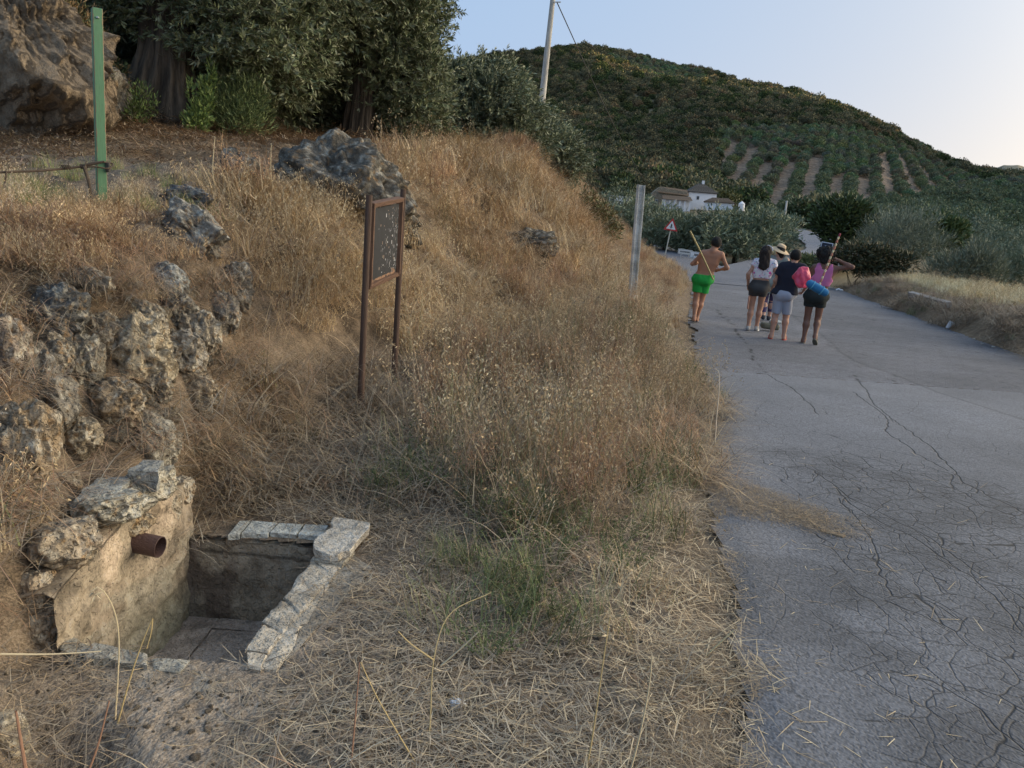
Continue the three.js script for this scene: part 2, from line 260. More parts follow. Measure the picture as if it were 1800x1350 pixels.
// what grows where on the hill, in the photograph's pixels
const ORCH_LOW = [[1255, 245], [1285, 226], [1400, 228], [1500, 232], [1600, 268], [1690, 310], [1735, 330], [1600, 345], [1520, 372], [1420, 385], [1330, 372], [1260, 335]];
const ORCH_VAL = [[1530, 375], [1600, 338], [1760, 325], [1830, 325], [1850, 470], [1700, 452], [1560, 410]];
const ORCH_TOP = [[1065, 103], [1130, 108], [1230, 130], [1245, 150], [1160, 148], [1105, 128]];
const ORCH_EDGE = [[1560, 225], [1640, 265], [1690, 300], [1640, 300], [1600, 270]];
const onOrchard = (px, py) => inPoly(px, py, ORCH_LOW) || inPoly(px, py, ORCH_VAL) || inPoly(px, py, ORCH_TOP) || inPoly(px, py, ORCH_EDGE);
const hillGeo = polarMesh(geomRange(239.9, 2300, 1.011), azList(0.0052, 0.75, 0.05), H, (x, y, z, r) => {
  const [px, py] = pix(x, y, z), n = 0.5 + 0.5 * fbm(x * 0.05, 2, z * 0.05, 3);
  return onOrchard(px, py) ? mixc([0.30, 0.215, 0.155], [0.40, 0.30, 0.22], n) : mixc([0.16, 0.145, 0.085], [0.30, 0.25, 0.15], n);
}, null, 0.1);
struct('hillside', hillGeo, new THREE.MeshStandardMaterial({ vertexColors: true, map: soilTex, roughness: 1 }));

// ridge added out of frame, notched so the low sun reaches only the spur's crest
{
  const NOTCH_PROF = [[-1080, -90], [-880, 120], [-780, 205], [-700, 205], [-640, 190], [-628, 126], [-594, 116], [-557, 100], [-504, 78], [-462, 64], [-446, 92], [-380, 90], [-200, 60], [0, 45], [400, 60], [900, 40], [1300, -90]];
  const sx = Math.sin(SUN_AZ), sz = -Math.cos(SUN_AZ), AR = 1300, pos = [], idx = [], n = 230, m = 14;
  for (let i = 0; i <= n; i++) for (let j = 0; j <= m; j++) { const U = mix(-1080, 1300, i / n), t = j / m * 2 - 1, top = lerpTable(NOTCH_PROF, U) + Math.tan(SUN_EL) * AR, k = Math.pow(1 - Math.abs(t), 1.1), A = AR + t * 380; const y = mix(-15, Math.max(-15, top), k) + (k < 0.97 ? fbm(U * 0.01, 2, t * 4, 3) * 14 * k : 0); pos.push(A * sx - U * sz, y, A * sz + U * sx); }
  for (let i = 0; i < n; i++) for (let j = 0; j < m; j++) { const a = i * (m + 1) + j, b = a + m + 1; idx.push(a, a + 1, b, a + 1, b + 1, b); }
  const g = new THREE.BufferGeometry(); g.setAttribute('position', new THREE.Float32BufferAttribute(pos, 3)); g.setIndex(idx); g.computeVertexNormals();
  struct('ridge', g, std([0.10, 0.10, 0.06], 1));
}

// asphalt
const CRACKS = [[[1262, 545], [1268, 556], [1290, 572], [1298, 590], [1318, 610], [1326, 634]], [[1326, 634], [1345, 655], [1400, 690], [1440, 730]], [[1500, 660], [1525, 690], [1540, 715]], [[1540, 715], [1600, 760], [1650, 800], [1690, 850], [1800, 905]],
  [[1480, 880], [1530, 960], [1560, 1050], [1640, 1060], [1700, 1100]], [[1500, 690], [1560, 735], [1560, 760], [1660, 830]], [[1560, 1180], [1640, 1200], [1720, 1250], [1800, 1330]], [[1430, 830], [1500, 880], [1600, 930], [1800, 1060]], [[1470, 860], [1510, 900], [1620, 960], [1700, 1010], [1800, 1110]], [[1640, 980], [1740, 1030], [1800, 1040]]]
  .map((l) => l.map(([x, y]) => { const p = G(x, y); return [p.x, p.z]; }));
const GATOR = [[1520, 900], [1600, 1000], [1700, 1080], [1790, 1150], [1700, 1000], [1640, 940], [1560, 830], [1740, 1210], [1640, 1200], [1780, 930], [1480, 850], [1680, 870], [1760, 1060], [1560, 960], [1420, 820], [1640, 1090], [1720, 1300]].map(([x, y]) => { const p = G(x, y); return [p.x, p.z, y > 1100 ? 0.5 : 0.7]; });
const PATCH = [[1330, 1020], [1410, 1030], [1370, 1080], [1300, 1040]].map(([x, y]) => G(x, y));
const SEAM = [[1440, 480], [1480, 620], [1640, 690], [1800, 742]].map(([x, y]) => { const p = G(x, y); return [p.x, p.z]; });
function crack(x, z) {                                  // 0 sound surface .. 1 bottom of a crack
  const r = Math.hypot(x, z); if (r > 30) return [0, 0];
  const wx = x + 0.04 * fbm(x * 3, 1, z * 3, 3) + 0.012 * noise(x * 16, 3, z * 16), wz = z + 0.04 * fbm(x * 3, 5, z * 3, 3) + 0.012 * noise(x * 16, 8, z * 16);
  let c = 0, w = Math.max(0.0040, r * 0.0009);
  for (const l of CRACKS) { const d = lineDist(wx, wz, l); c = Math.max(c, 1 - sstep(0.25 * w, 1.5 * w, d)); }
  let g = 0; for (const [gx, gz, gr] of GATOR) g = Math.max(g, 1 - sstep(gr * 0.35, gr, Math.hypot(x - gx, z - gz)));
  g = sat(g + 0.35 * fbm(x * 1.1, 4, z * 1.1, 2));
  if (g > 0.05) { const [a, b, id] = worley(wx * 4.2, wz * 4.2), d = (b - a) / 4.2; c = Math.max(c, (1 - sstep(0.2 * w, (0.4 + 1.5 * g) * w, d)) * sat(g * 2.6) * (id > 0.1 ? 1 : 0.6)); }
  if (g > 0.4) { const [a, b] = worley(wx * 9.5 + 5, wz * 9.5), d = (b - a) / 9.5; c = Math.max(c, (1 - sstep(0.2 * w, 1.0 * w, d)) * sat((g - 0.4) * 2.5) * 0.9); }
  if (r < 12) { const [a, b] = worley(wx * 5.2 + 11, wz * 5.2), d = (b - a) / 5.2; c = Math.max(c, (1 - sstep(0.1 * w, 0.7 * w, d)) * 0.8 * sstep(-0.4, 0.2, fbm(x * 1.3, 12, z * 1.3, 3)) * (1 - sstep(7, 12, r))); }
  const [a, b, id] = worley(wx * 0.8 + 3, wz * 0.8), d = (b - a) / 0.8; if (id > 0.35) c = Math.max(c, (1 - sstep(0.1 * w, 0.9 * w, d)) * 0.75 * sstep(-0.35, 0.1, noise(x * 0.7, 9, z * 0.7)));
  return [c, g];
}
const asphaltTex = dataTex(512, (i, j, n) => { const a = tnoise(i / n * 190, j / n * 190, 190, 2), b = tnoise(i / n * 90, j / n * 90, 90, 3), c = tfbm(i, j, n, 6, 4, 20), s = h3(i >> 1, j >> 1, 4); let v = 0.80 + 0.36 * (a - 0.5) + 0.30 * (b - 0.5) + 0.2 * (c - 0.5) + (s > 0.965 ? 0.22 : 0) - (s < 0.04 ? 0.18 : 0); return [v, v, v * 1.01]; }, true);
const asphaltBump = dataTex(512, (i, j, n) => { const a = tnoise(i / n * 190, j / n * 190, 190, 2), b = tnoise(i / n * 90, j / n * 90, 90, 3); const v = 0.6 * a + 0.4 * b; return [v, v, v]; }, false);
const roadMat = new THREE.MeshStandardMaterial({ vertexColors: true, map: asphaltTex, bumpMap: asphaltBump, bumpScale: 0.012, roughness: 0.82 });
const edgeN = (x, z) => 0.10 * noise(x * 1.2, 5, z * 1.2) + 0.05 * noise(x * 5, 6, z * 5);
function tarmac(x, z, c, g) {                           // colour of the old asphalt: patches, the lane joint, dark cracks, earth along the edge
  const n = fbm(x * 0.5, 3, z * 0.5, 3), n2 = fbm(x * 2.2, 8, z * 2.2, 3); let v = 0.262 + 0.07 * n + 0.045 * n2, p = 0;
  for (const q of PATCH) p = Math.max(p, 1 - sstep(0.24, 0.33, Math.hypot(x - q.x, z - q.z) + 0.05 * noise(x * 6, 2, z * 6))); v *= 1 - 0.30 * p;
  const lane = lerpTable([[0, 3.6], [SEAM[3][1] * -1, SEAM[3][0]], [SEAM[2][1] * -1, SEAM[2][0]], [SEAM[1][1] * -1, SEAM[1][0]], [50, 14]], -z) - x + 0.15 * noise(x * 0.8, 4, z * 0.8);
  v *= lane < 0 ? 0.9 : 1; v *= 1 - 0.35 * (1 - sstep(0, 0.05, Math.abs(lane)));
  v *= 1 - 0.42 * g * sat(0.6 + fbm(x * 4, 6, z * 4, 3)); v *= 1 - 0.9 * c;
  const e = 1 - sstep(0.02, 0.5, x - roadL(-z) + 0.2 * n2); return mixc([v * 0.965, v * 0.98, v * 1.065], [0.33, 0.28, 0.23], 0.5 * e * (0.5 + n2));
}
{
  const RX0 = 0.3, RX1 = 6.5, RZ0 = -9.5, RZ1 = -1.3, inNear = (x, z) => x > RX0 && x < RX1 && z > RZ0 && z < RZ1;
  const out = (x, z) => { const d = -z, e = edgeN(x, z); return d < -3 || d > 53 || x < roadL(d) - e || x > roadR(d) + e; };
  const hgt = (x, z) => { const edge = 1 - sstep(0.0, 0.18, x - roadL(-z) + edgeN(x, z)); return 0.006 + 0.012 * fbm(x * 0.8, 2, z * 0.8, 2) - 0.014 * edge; };
  const azs = []; for (let a = -0.30; a < 0.8; a += 0.0035) azs.push(a); for (let a = 0.8; a < 1.6; a += 0.04) azs.push(a);
  const rd = struct('road', polarMesh(geomRange(0.9, 58, 1.009), azs, hgt, (x, y, z) => { const [c, g] = crack(x, z); return tarmac(x, z, c, g); }, (x, z) => out(x, z) || inNear(x, z), 2.0), roadMat);
  // the cracked stretch near the viewer, with a map fine enough for hair cracks
  const W = 2000, H2 = 2000, d = new Uint8Array(W * H2 * 4), bp = new Uint8Array(W * H2 * 4), enc = (v) => 255 * Math.pow(sat(v), 1 / 2.2), R = rng(31);
  for (let j = 0; j < H2; j++) for (let i = 0; i < W; i++) {
    const k = (j * W + i) * 4, x = mix(RX0, RX1, (i + 0.5) / W), z = mix(RZ1, RZ0, (j + 0.5) / H2); d[k + 3] = bp[k + 3] = 255; if (x > 0.74 * -z + 0.35 || x < roadL(-z) - 0.3) { d[k] = d[k + 1] = d[k + 2] = 150; bp[k] = bp[k + 1] = bp[k + 2] = 128; continue; }
    const [c, g] = crack(x, z), t = tarmac(x, z, c, g), h = R(), grain = 0.42 + 0.62 * h3(i >> 1, j >> 1, 5) + 0.46 * h3(Math.floor(i / 3.3), Math.floor(j / 3.3), 6) + (h > 0.985 ? 0.5 : 0), kk = mix(grain, 1, c) * 0.59;
    for (let q = 0; q < 3; q++) d[k + q] = enc(t[q] * kk); const b = sat(0.55 + 0.25 * (grain - 1) - 0.5 * c) * 255; bp[k] = bp[k + 1] = bp[k + 2] = b;
  }
  const mk = (a, srgb) => { const t = new THREE.DataTexture(a, W, H2); t.magFilter = THREE.LinearFilter; t.minFilter = THREE.LinearFilter; if (srgb) t.colorSpace = THREE.SRGBColorSpace; t.needsUpdate = true; return t; };
  const NX = 190, NZ = 230, pos = [], uv = [], idx = []; for (let j = 0; j <= NZ; j++) for (let i = 0; i <= NX; i++) { const x = mix(RX0, RX1, i / NX), z = mix(RZ1, RZ0, j / NZ); pos.push(x, hgt(x, z), z); uv.push(i / NX, j / NZ); }
  for (let j = 0; j < NZ; j++) for (let i = 0; i < NX; i++) { const a = j * (NX + 1) + i, b = a + NX + 1; const cx = mix(RX0, RX1, (i + 0.5) / NX), cz = mix(RZ1, RZ0, (j + 0.5) / NZ); if (out(cx, cz)) continue; idx.push(a, a + 1, b, a + 1, b + 1, b); }
  const g = new THREE.BufferGeometry(); g.setAttribute('position', new THREE.Float32BufferAttribute(pos, 3)); g.setAttribute('uv', new THREE.Float32BufferAttribute(uv, 2)); g.setIndex(idx); g.computeVertexNormals();
  part('cracked_asphalt', g, new THREE.MeshStandardMaterial({ map: mk(d, true), bumpMap: mk(bp, false), bumpScale: 0.008, roughness: 0.82 }), rd);
}
function ribbon(name, pts, width, lift, lift0) {               // a lane draped along the land
  const c = new THREE.CatmullRomCurve3(pts), n = 90, m = 6, pos = [], uv = [], col = [], idx = [];
  let L = 0, q = c.getPoint(0);
  for (let i = 0; i <= n; i++) { const p = c.getPoint(i / n), t = c.getTangent(i / n), s = V(-t.z, 0, t.x).normalize(); L += p.distanceTo(q); q = p;
    for (let j = 0; j <= m; j++) { const o = (j / m - 0.5) * width * (1 + 0.04 * noise(i * 0.7, j, 2)), e = Math.abs(j / m - 0.5) > 0.4 ? -0.05 : 0; const v = 0.27 + 0.04 * noise(p.x * 0.4, j * 0.9, p.z * 0.4); pos.push(p.x + s.x * o, p.y + mix(lift0, lift, sat(i / 30)) + e, p.z + s.z * o); uv.push(o * 2, L * 2); col.push(v * 0.97, v * 0.985, v * 1.08); } }
  for (let i = 0; i < n; i++) for (let j = 0; j < m; j++) { const a = i * (m + 1) + j, b = a + m + 1; idx.push(a, a + 1, b, a + 1, b + 1, b); }
  const g = new THREE.BufferGeometry(); g.setAttribute('position', new THREE.Float32BufferAttribute(pos, 3)); g.setAttribute('uv', new THREE.Float32BufferAttribute(uv, 2)); g.setAttribute('color', new THREE.Float32BufferAttribute(col, 3)); g.setIndex(idx); g.computeVertexNormals();
  return struct(name, g, roadMat);
}
const drape = (l) => l.map((p) => V(p.x, land(p.x, p.z), p.z));
ribbon('far_road', drape(MAINR), 6.2, 0.35, 0.02);
ribbon('side_road', drape(BRANCH), 5.2, 0.3, 0.02);
// ---------------------------------------------------------------- stone
function hit(px, py, far = 1500) {                      // where a line of sight meets the ground
  const d = ray(px, py), hl = Math.hypot(d.x, d.z); let r0 = 1.2;
  for (let r = 1.2; r < far; r *= 1.01) { const k = r / hl, y = EYE + d.y * k; if (y < H(d.x * k, d.z * k)) { let a = r0, b = r; for (let i = 0; i < 12; i++) { const m = (a + b) / 2, q = m / hl; if (EYE + d.y * q < H(d.x * q, d.z * q)) b = m; else a = m; } const q = b / hl; return V(d.x * q, EYE + d.y * q, d.z * q); } r0 = r; }
  return null;
}
const rockTex = dataTex(512, (i, j, n) => { const a = tfbm(i, j, n, 10, 6, 60), b = tnoise(i / n * 128, j / n * 128, 128, 66); const v = 0.62 + 0.56 * a + 0.22 * (b - 0.5); return [v, v * 0.985, v * 0.95]; }, true);
const rockBump = dataTex(512, (i, j, n) => { const a = tfbm(i, j, n, 12, 7, 70), w = tnoise(i / n * 60, j / n * 60, 60, 77); const v = a - (w > 0.72 ? 0.35 : 0); return [v, v, v]; }, false);
const rockMat = new THREE.MeshStandardMaterial({ vertexColors: true, map: rockTex, bumpMap: rockBump, bumpScale: 0.025, roughness: 0.95 });
function boxUV(g, k = 1.6) { const p = g.attributes.position, n = g.attributes.normal, uv = new Float32Array(p.count * 2); for (let i = 0; i < p.count; i++) { const ax = Math.abs(n.getX(i)), ay = Math.abs(n.getY(i)), az = Math.abs(n.getZ(i)); const [u, v] = ay > ax && ay > az ? [p.getX(i), p.getZ(i)] : ax > az ? [p.getZ(i), p.getY(i)] : [p.getX(i), p.getY(i)]; uv[i * 2] = u * k; uv[i * 2 + 1] = v * k; } g.setAttribute('uv', new THREE.BufferAttribute(uv, 2)); return g; }
// lichen, weathering and earth as patches with an outline
function stoneColor(x, y, z, base, s, plain) {
  if (plain) return mixc(base.map((q) => q * 0.75), base.map((q) => q * 1.25), 0.5 + 0.5 * fbm(x * 9, y * 9 + s, z * 9, 4));
  const l = fbm(x * 5 + s, y * 5, z * 5, 4), d = fbm(x * 3 + s + 20, y * 3, z * 3, 4), o = fbm(x * 7 + s + 50, y * 7, z * 7, 3);
  let c = mixc(base, base.map((q) => q * 1.35), 0.5 + 0.5 * fbm(x * 9, y * 9 + s, z * 9, 3));
  c = mixc(c, [0.62, 0.60, 0.54], sstep(0.10, 0.26, l) * 0.5); c = mixc(c, [0.055, 0.055, 0.055], sstep(0.20, 0.36, d) * 0.45); c = mixc(c, [0.36, 0.22, 0.10], sstep(0.26, 0.4, o) * 0.6); return c;
}
function rockGeo(sx, sy, sz, seed, base, opt = {}) {
  const cs = opt.fine ? 6 : 2.6, { detail = 22, rough = 0.28, pits = 0.10, ang = 0.5 } = opt, g0 = new THREE.IcosahedronGeometry(1, detail); g0.deleteAttribute('normal'); g0.deleteAttribute('uv');
  const g = mergeVertices(g0, 1e-5), p = g.attributes.position, col = new Float32Array(p.count * 3), s = seed * 13.7, R = rng(seed * 7 + 1), cuts = [];
  for (let i = 0; i < 9; i++) cuts.push([V(R() * 2 - 1, R() * 2 - 0.8, R() * 2 - 1).normalize(), 0.72 + R() * 0.3]);
  const big = Math.max(sx, sy, sz);
  for (let i = 0; i < p.count; i++) {
    const v = V(p.getX(i), p.getY(i), p.getZ(i)); let k = 1 + rough * fbm(v.x * 1.5 + s, v.y * 1.5, v.z * 1.5, 3) * 1.6;
    if (opt.cuts) { for (const [a, b, c, hh] of opt.cuts) { const nn = V(a, b, c).normalize(), tt = v.dot(nn) * k; if (tt > hh) k *= mix(1, hh / tt, 0.95); } } for (const [n, h] of cuts) { const t = v.dot(n) * k; if (t > h) k *= mix(1, h / t, ang); }
    const rid = 1 - Math.abs(noise(v.x * 3.2 + s, v.y * 3.2, v.z * 3.2)); k += rough * 0.35 * (rid * rid - 0.4);
    k += 0.20 * rough * fbm(v.x * 7 + s, v.y * 7, v.z * 7, 4); if (opt.fine) k += 0.05 * fbm(v.x * 16 + s, v.y * 9, v.z * 16, 4) - 0.03 * Math.abs(noise(v.x * 9 + v.y * 5, v.y * 3, v.z * 9 + s)); const w = noise(v.x * 5.5 + s, v.y * 5.5, v.z * 5.5 + 9); if (w > 0.42) k -= pits * sstep(0.42, 0.7, w);
    p.setXYZ(i, v.x * k * sx, v.y * k * sy, v.z * k * sz);
    col.set(stoneColor(v.x * k * sx * cs / Math.max(0.35, big), v.y * k * sy * cs / Math.max(0.35, big), v.z * k * sz * cs / Math.max(0.35, big), base, s, opt.fine), i * 3);
  }
  g.setAttribute('color', new THREE.BufferAttribute(col, 3)); g.computeVertexNormals(); return boxUV(g, 1.8);
}
const TAN = [0.30, 0.235, 0.165], GREY = [0.20, 0.19, 0.175], DARK = [0.125, 0.115, 0.10], PALE = [0.40, 0.345, 0.26], BLUE = [0.26, 0.28, 0.29];
const ROCKS = [];
function rock(px, py, w, h, base, seed, label, o = {}) {
  if (w < 130 && w > 40) { w *= 1.12; h *= 1.12; ROCKS.push([px, py + 0.15 * h, w * 0.52, h * 0.55]); }
  const p = hit(px, py + h * (o.low ?? 0.25)), r = p.length() && Math.hypot(p.x, p.z), k = Math.hypot(r, EYE - p.y) / F, sx = w * k / 2, sy = h * k / 2, sz = (o.depth ?? 0.8) * (sx + sy) / 2;
  const m = solo('rock', rockGeo(sx * 1.06, sy * 1.1, sz, seed, base, o), rockMat, label, o.cat || 'rock', o.group), c = P(px, py, r + sz * (o.back ?? 0.42)); m.position.copy(c);
  m.rotation.y = Math.atan2(-p.x, -p.z) * -1 + (o.turn || 0); m.rotation.z = o.tilt || 0; return m;
}
rock(592, 322, 190, 130, DARK, 3, 'big jagged dark grey limestone outcrop behind the signboard', { detail: 34, rough: 0.5, ang: 0.3, low: 0.3, tilt: -0.3 });
rock(672, 368, 110, 76, DARK, 13, 'dark lower shoulder of rock sloping down right to the signboard', { detail: 26, rough: 0.45, tilt: -0.5 });
rock(430, 312, 58, 58, DARK, 4, 'small blackish rock standing left of the big jagged outcrop', { rough: 0.45 });
rock(332, 350, 72, 32, [0.12, 0.12, 0.13], 5, 'flat dark grey rock in the dry grass right of the green post', { rough: 0.4 });
rock(338, 412, 100, 66, GREY, 6, 'sharp grey ridge of rock below the flat dark rock, grass around it', { rough: 0.5, tilt: -0.5 });
rock(104, 560, 90, 82, [0.11, 0.11, 0.11], 7, 'dark round rock with white lichen in the upper left bank', { rough: 0.35 });
rock(298, 496, 66, 44, BLUE, 8, 'bluish grey flat stone near the top of the rocky bank', { rough: 0.2, tilt: -0.35 });
rock(244, 628, 96, 108, PALE, 9, 'large pale pitted boulder in the middle of the rocky bank', { rough: 0.32, pits: 0.16, tilt: -0.5 });
rock(318, 622, 70, 66, [0.33, 0.30, 0.26], 10, 'pale pitted rock with black holes, right of the large pale boulder', { rough: 0.35, pits: 0.2 });
rock(312, 546, 52, 56, GREY, 11, 'upright grey lichen rock above the two pale boulders', { rough: 0.4 });
rock(392, 552, 48, 58, [0.17, 0.16, 0.15], 12, 'grey rock at the right end of the rocky bank', { rough: 0.4 });
rock(10, 618, 50, 92, [0.26, 0.22, 0.19], 14, 'purplish grey rock cut by the left edge of the picture', { rough: 0.35 });
rock(84, 690, 62, 112, [0.19, 0.175, 0.155], 15, 'long slanted grey rock with white lichen in the left bank', { rough: 0.45, tilt: 0.5 });
rock(198, 706, 96, 66, TAN, 16, 'low brown rock under the large pale boulder', { rough: 0.35 });
rock(270, 682, 56, 58, [0.24, 0.21, 0.17], 17, 'small brown rock wedged under the pale pitted rock', { rough: 0.4 });
rock(38, 780, 104, 112, TAN, 18, 'big brown boulder at the left edge above the trough', { rough: 0.3 });
rock(142, 640, 50, 80, [0.20, 0.185, 0.16], 19, 'narrow grey rock left of the large pale boulder', { rough: 0.45 });
rock(268, 770, 100, 64, [0.30, 0.28, 0.24], 20, 'long grey boulder lying above the corner of the trough wall', { rough: 0.22, tilt: -0.5 });
rock(180, 590, 70, 60, [0.30, 0.26, 0.21], 41, 'brown rock left of the top of the large pale boulder', { rough: 0.3 });
rock(352, 590, 60, 70, [0.28, 0.25, 0.21], 42, 'brownish grey rock between the pitted rock and the right end of the bank', { rough: 0.35 });
rock(262, 560, 56, 48, [0.34, 0.31, 0.26], 43, 'pale rock directly above the large pale boulder', { rough: 0.35 });
rock(96, 630, 64, 60, [0.26, 0.23, 0.19], 44, 'grey brown rock above the long slanted rock', { rough: 0.35 });
rock(348, 690, 70, 60, [0.30, 0.25, 0.19], 45, 'earthy rock at the lower right of the rocky bank', { rough: 0.3 });
rock(140, 770, 70, 56, [0.34, 0.29, 0.22], 46, 'tan rock right of the big brown boulder', { rough: 0.3 });
rock(410, 500, 56, 60, [0.17, 0.16, 0.15], 47, 'dark rock in the hollow beside the golden grass', { rough: 0.4 });
rock(150, 500, 80, 44, [0.27, 0.24, 0.20], 48, 'flat brown rock near the top of the left bank', { rough: 0.35 });
rock(932, 428, 88, 46, DARK, 21, 'dark rock sunk in the golden grass right of the signboard', { rough: 0.45 });
rock(14, 1290, 64, 60, PALE, 22, 'pale smooth stone in the lower left corner', { rough: 0.15, pits: 0.02 });
rock(655, 736, 22, 20, [0.36, 0.36, 0.34], 23, 'fist sized pale stone at the foot of the signboard', { rough: 0.2, detail: 8 });
rock(352, 1226, 9, 9, [0.40, 0.36, 0.31], 24, 'pebble on the bare earth in front of the trough', { rough: 0.2, detail: 6 });
rock(418, 868, 60, 60, [0.28, 0.22, 0.165], 25, 'earthy brown stone at the back left corner of the trough', { rough: 0.3 });
rock(120, 850, 44, 30, [0.27, 0.22, 0.16], 27, 'small brown stone on the shelf above the trough wall', { rough: 0.3, detail: 12 });
rock(-20, 95, 480, 300, [0.225, 0.175, 0.125], 31, 'tan rock cliff face at the upper left, sloping down to the right', { detail: 60, rough: 0.25, pits: 0.05, low: 0.40, ang: 0.25, fine: 1, back: 0.25, depth: 0.6, cat: 'cliff', cuts: [[0.80, 0.62, 0.1, 0.62], [0.15, 0.2, 1, 0.75]] });
rock(152, 172, 96, 110, [0.24, 0.22, 0.19], 32, 'grey lichen crag at the foot of the tan cliff behind the post', { detail: 26, rough: 0.45 });
rock(147, 201, 18, 16, PALE, 33, 'small pale stone at the foot of the cliff crag', { detail: 8, rough: 0.2 });
rock(196, 196, 34, 60, [0.30, 0.27, 0.24], 34, 'slanted grey stone right of the green post', { detail: 14, rough: 0.3, tilt: 0.2 });

{
  const R = rng(404), SG2 = [0, 1, 2, 3].map((i) => rockGeo(1, 0.75, 0.85, 120 + i, [PALE, TAN, GREY, [0.36, 0.31, 0.25]][i], { detail: 10, rough: 0.35 }));
  for (let i = 0; i < 46; i++) { const px = 10 + R() * 400, py = 470 + R() * 330, p = hit(px, py); if (!p || p.length() > 7) continue; const k = 0.03 + 0.07 * R() * R(); const m = solo('stone', SG2[i % 4], rockMat, 'small weathered stone bedded in the rocky bank', 'stone', 'small stones bedded in the rocky bank'); m.position.copy(p); m.position.y -= k * 0.1; m.scale.set(k * (0.8 + R() * 0.6), k, k * (0.8 + R() * 0.5)); m.rotation.set(R() * 0.8, R() * 6.28, R() * 0.8); }
}
const GRAVEL = (() => { const R = rng(515), l = []; for (let i = 0; i < 1500; i++) { const px = R() * 1180, py = 880 + R() * 470, p = G(px, py); if (inTrough(p.x, p.z, 0.12)) continue; const s = 0.004 + 0.014 * R() * R() * R(), t = 0.7 + 0.6 * R(); l.push([p.x, H(p.x, p.z) + s * 0.2, p.z, s, R() * 6.28, [t, t * 0.97, t * 0.93]]); } return l; })();
// a stone cut to four corners seen from above, with rough faces
function quadStone(c, top, thick, seed, base, o = {}) {
  const { seg = [14, 4, 14], amp = 0.008, f = 14, chip = 0.0 } = o, g0 = new THREE.BoxGeometry(1, 1, 1, ...seg); g0.deleteAttribute('normal'); g0.deleteAttribute('uv');
  const g = mergeVertices(g0, 1e-5), p = g.attributes.position, col = new Float32Array(p.count * 3), s = seed * 9.1, tf = typeof top === 'function' ? top : () => top;
  for (let i = 0; i < p.count; i++) {
    let u = p.getX(i) + 0.5, v = p.getZ(i) + 0.5, h = p.getY(i) + 0.5; // u along c0->c1, v along c0->c3
    const eu = Math.min(u, 1 - u), ev = Math.min(v, 1 - v), rnd = o.round ?? 0.03, hh = h > 0.99 ? 1 - (eu < 1e-3 || ev < 1e-3 ? rnd : 0) : h;
    const x = mix(mix(c[0].x, c[1].x, u), mix(c[3].x, c[2].x, u), v), z = mix(mix(c[0].z, c[1].z, u), mix(c[3].z, c[2].z, u), v), y = mix(tf(x, z) - thick, tf(x, z), hh);
    const e = eu < 1e-3 || ev < 1e-3 ? 1 : 0.35, nx = fbm(x * f + s, y * f, z * f, 3), ny = fbm(x * f + s + 9, y * f, z * f, 3), nz = fbm(x * f + s + 17, y * f, z * f, 3);
    const cx = (c[0].x + c[2].x) / 2, cz = (c[0].z + c[2].z) / 2, in1 = chip * e * Math.max(0, fbm(x * 18 + s, y * 8, z * 18, 2));
    p.setXYZ(i, mix(x + nx * amp * e * 1.6, cx, in1), y + ny * amp * (h > 0.99 ? (o.topAmp ?? 0.6) : 0.8), mix(z + nz * amp * e * 1.6, cz, in1));
    col.set(o.color ? o.color(x, y, z) : stoneColor(x * 0.8, y, z * 0.8, base, s), i * 3);
  }
  g.setAttribute('color', new THREE.BufferAttribute(col, 3)); g.computeVertexNormals();
  const n = toCreasedNormals(g, o.crease ?? 0.6); return boxUV(n, 1.8);
}
const dim3 = (c, k) => c.map((q) => q * k);
const PX = (l, y, s, ox, oy) => l.map(([a, b]) => G(ox + a / s, oy + b / s, y));
const cut = (l, y) => l.map(([a, b]) => G(a, b, y));
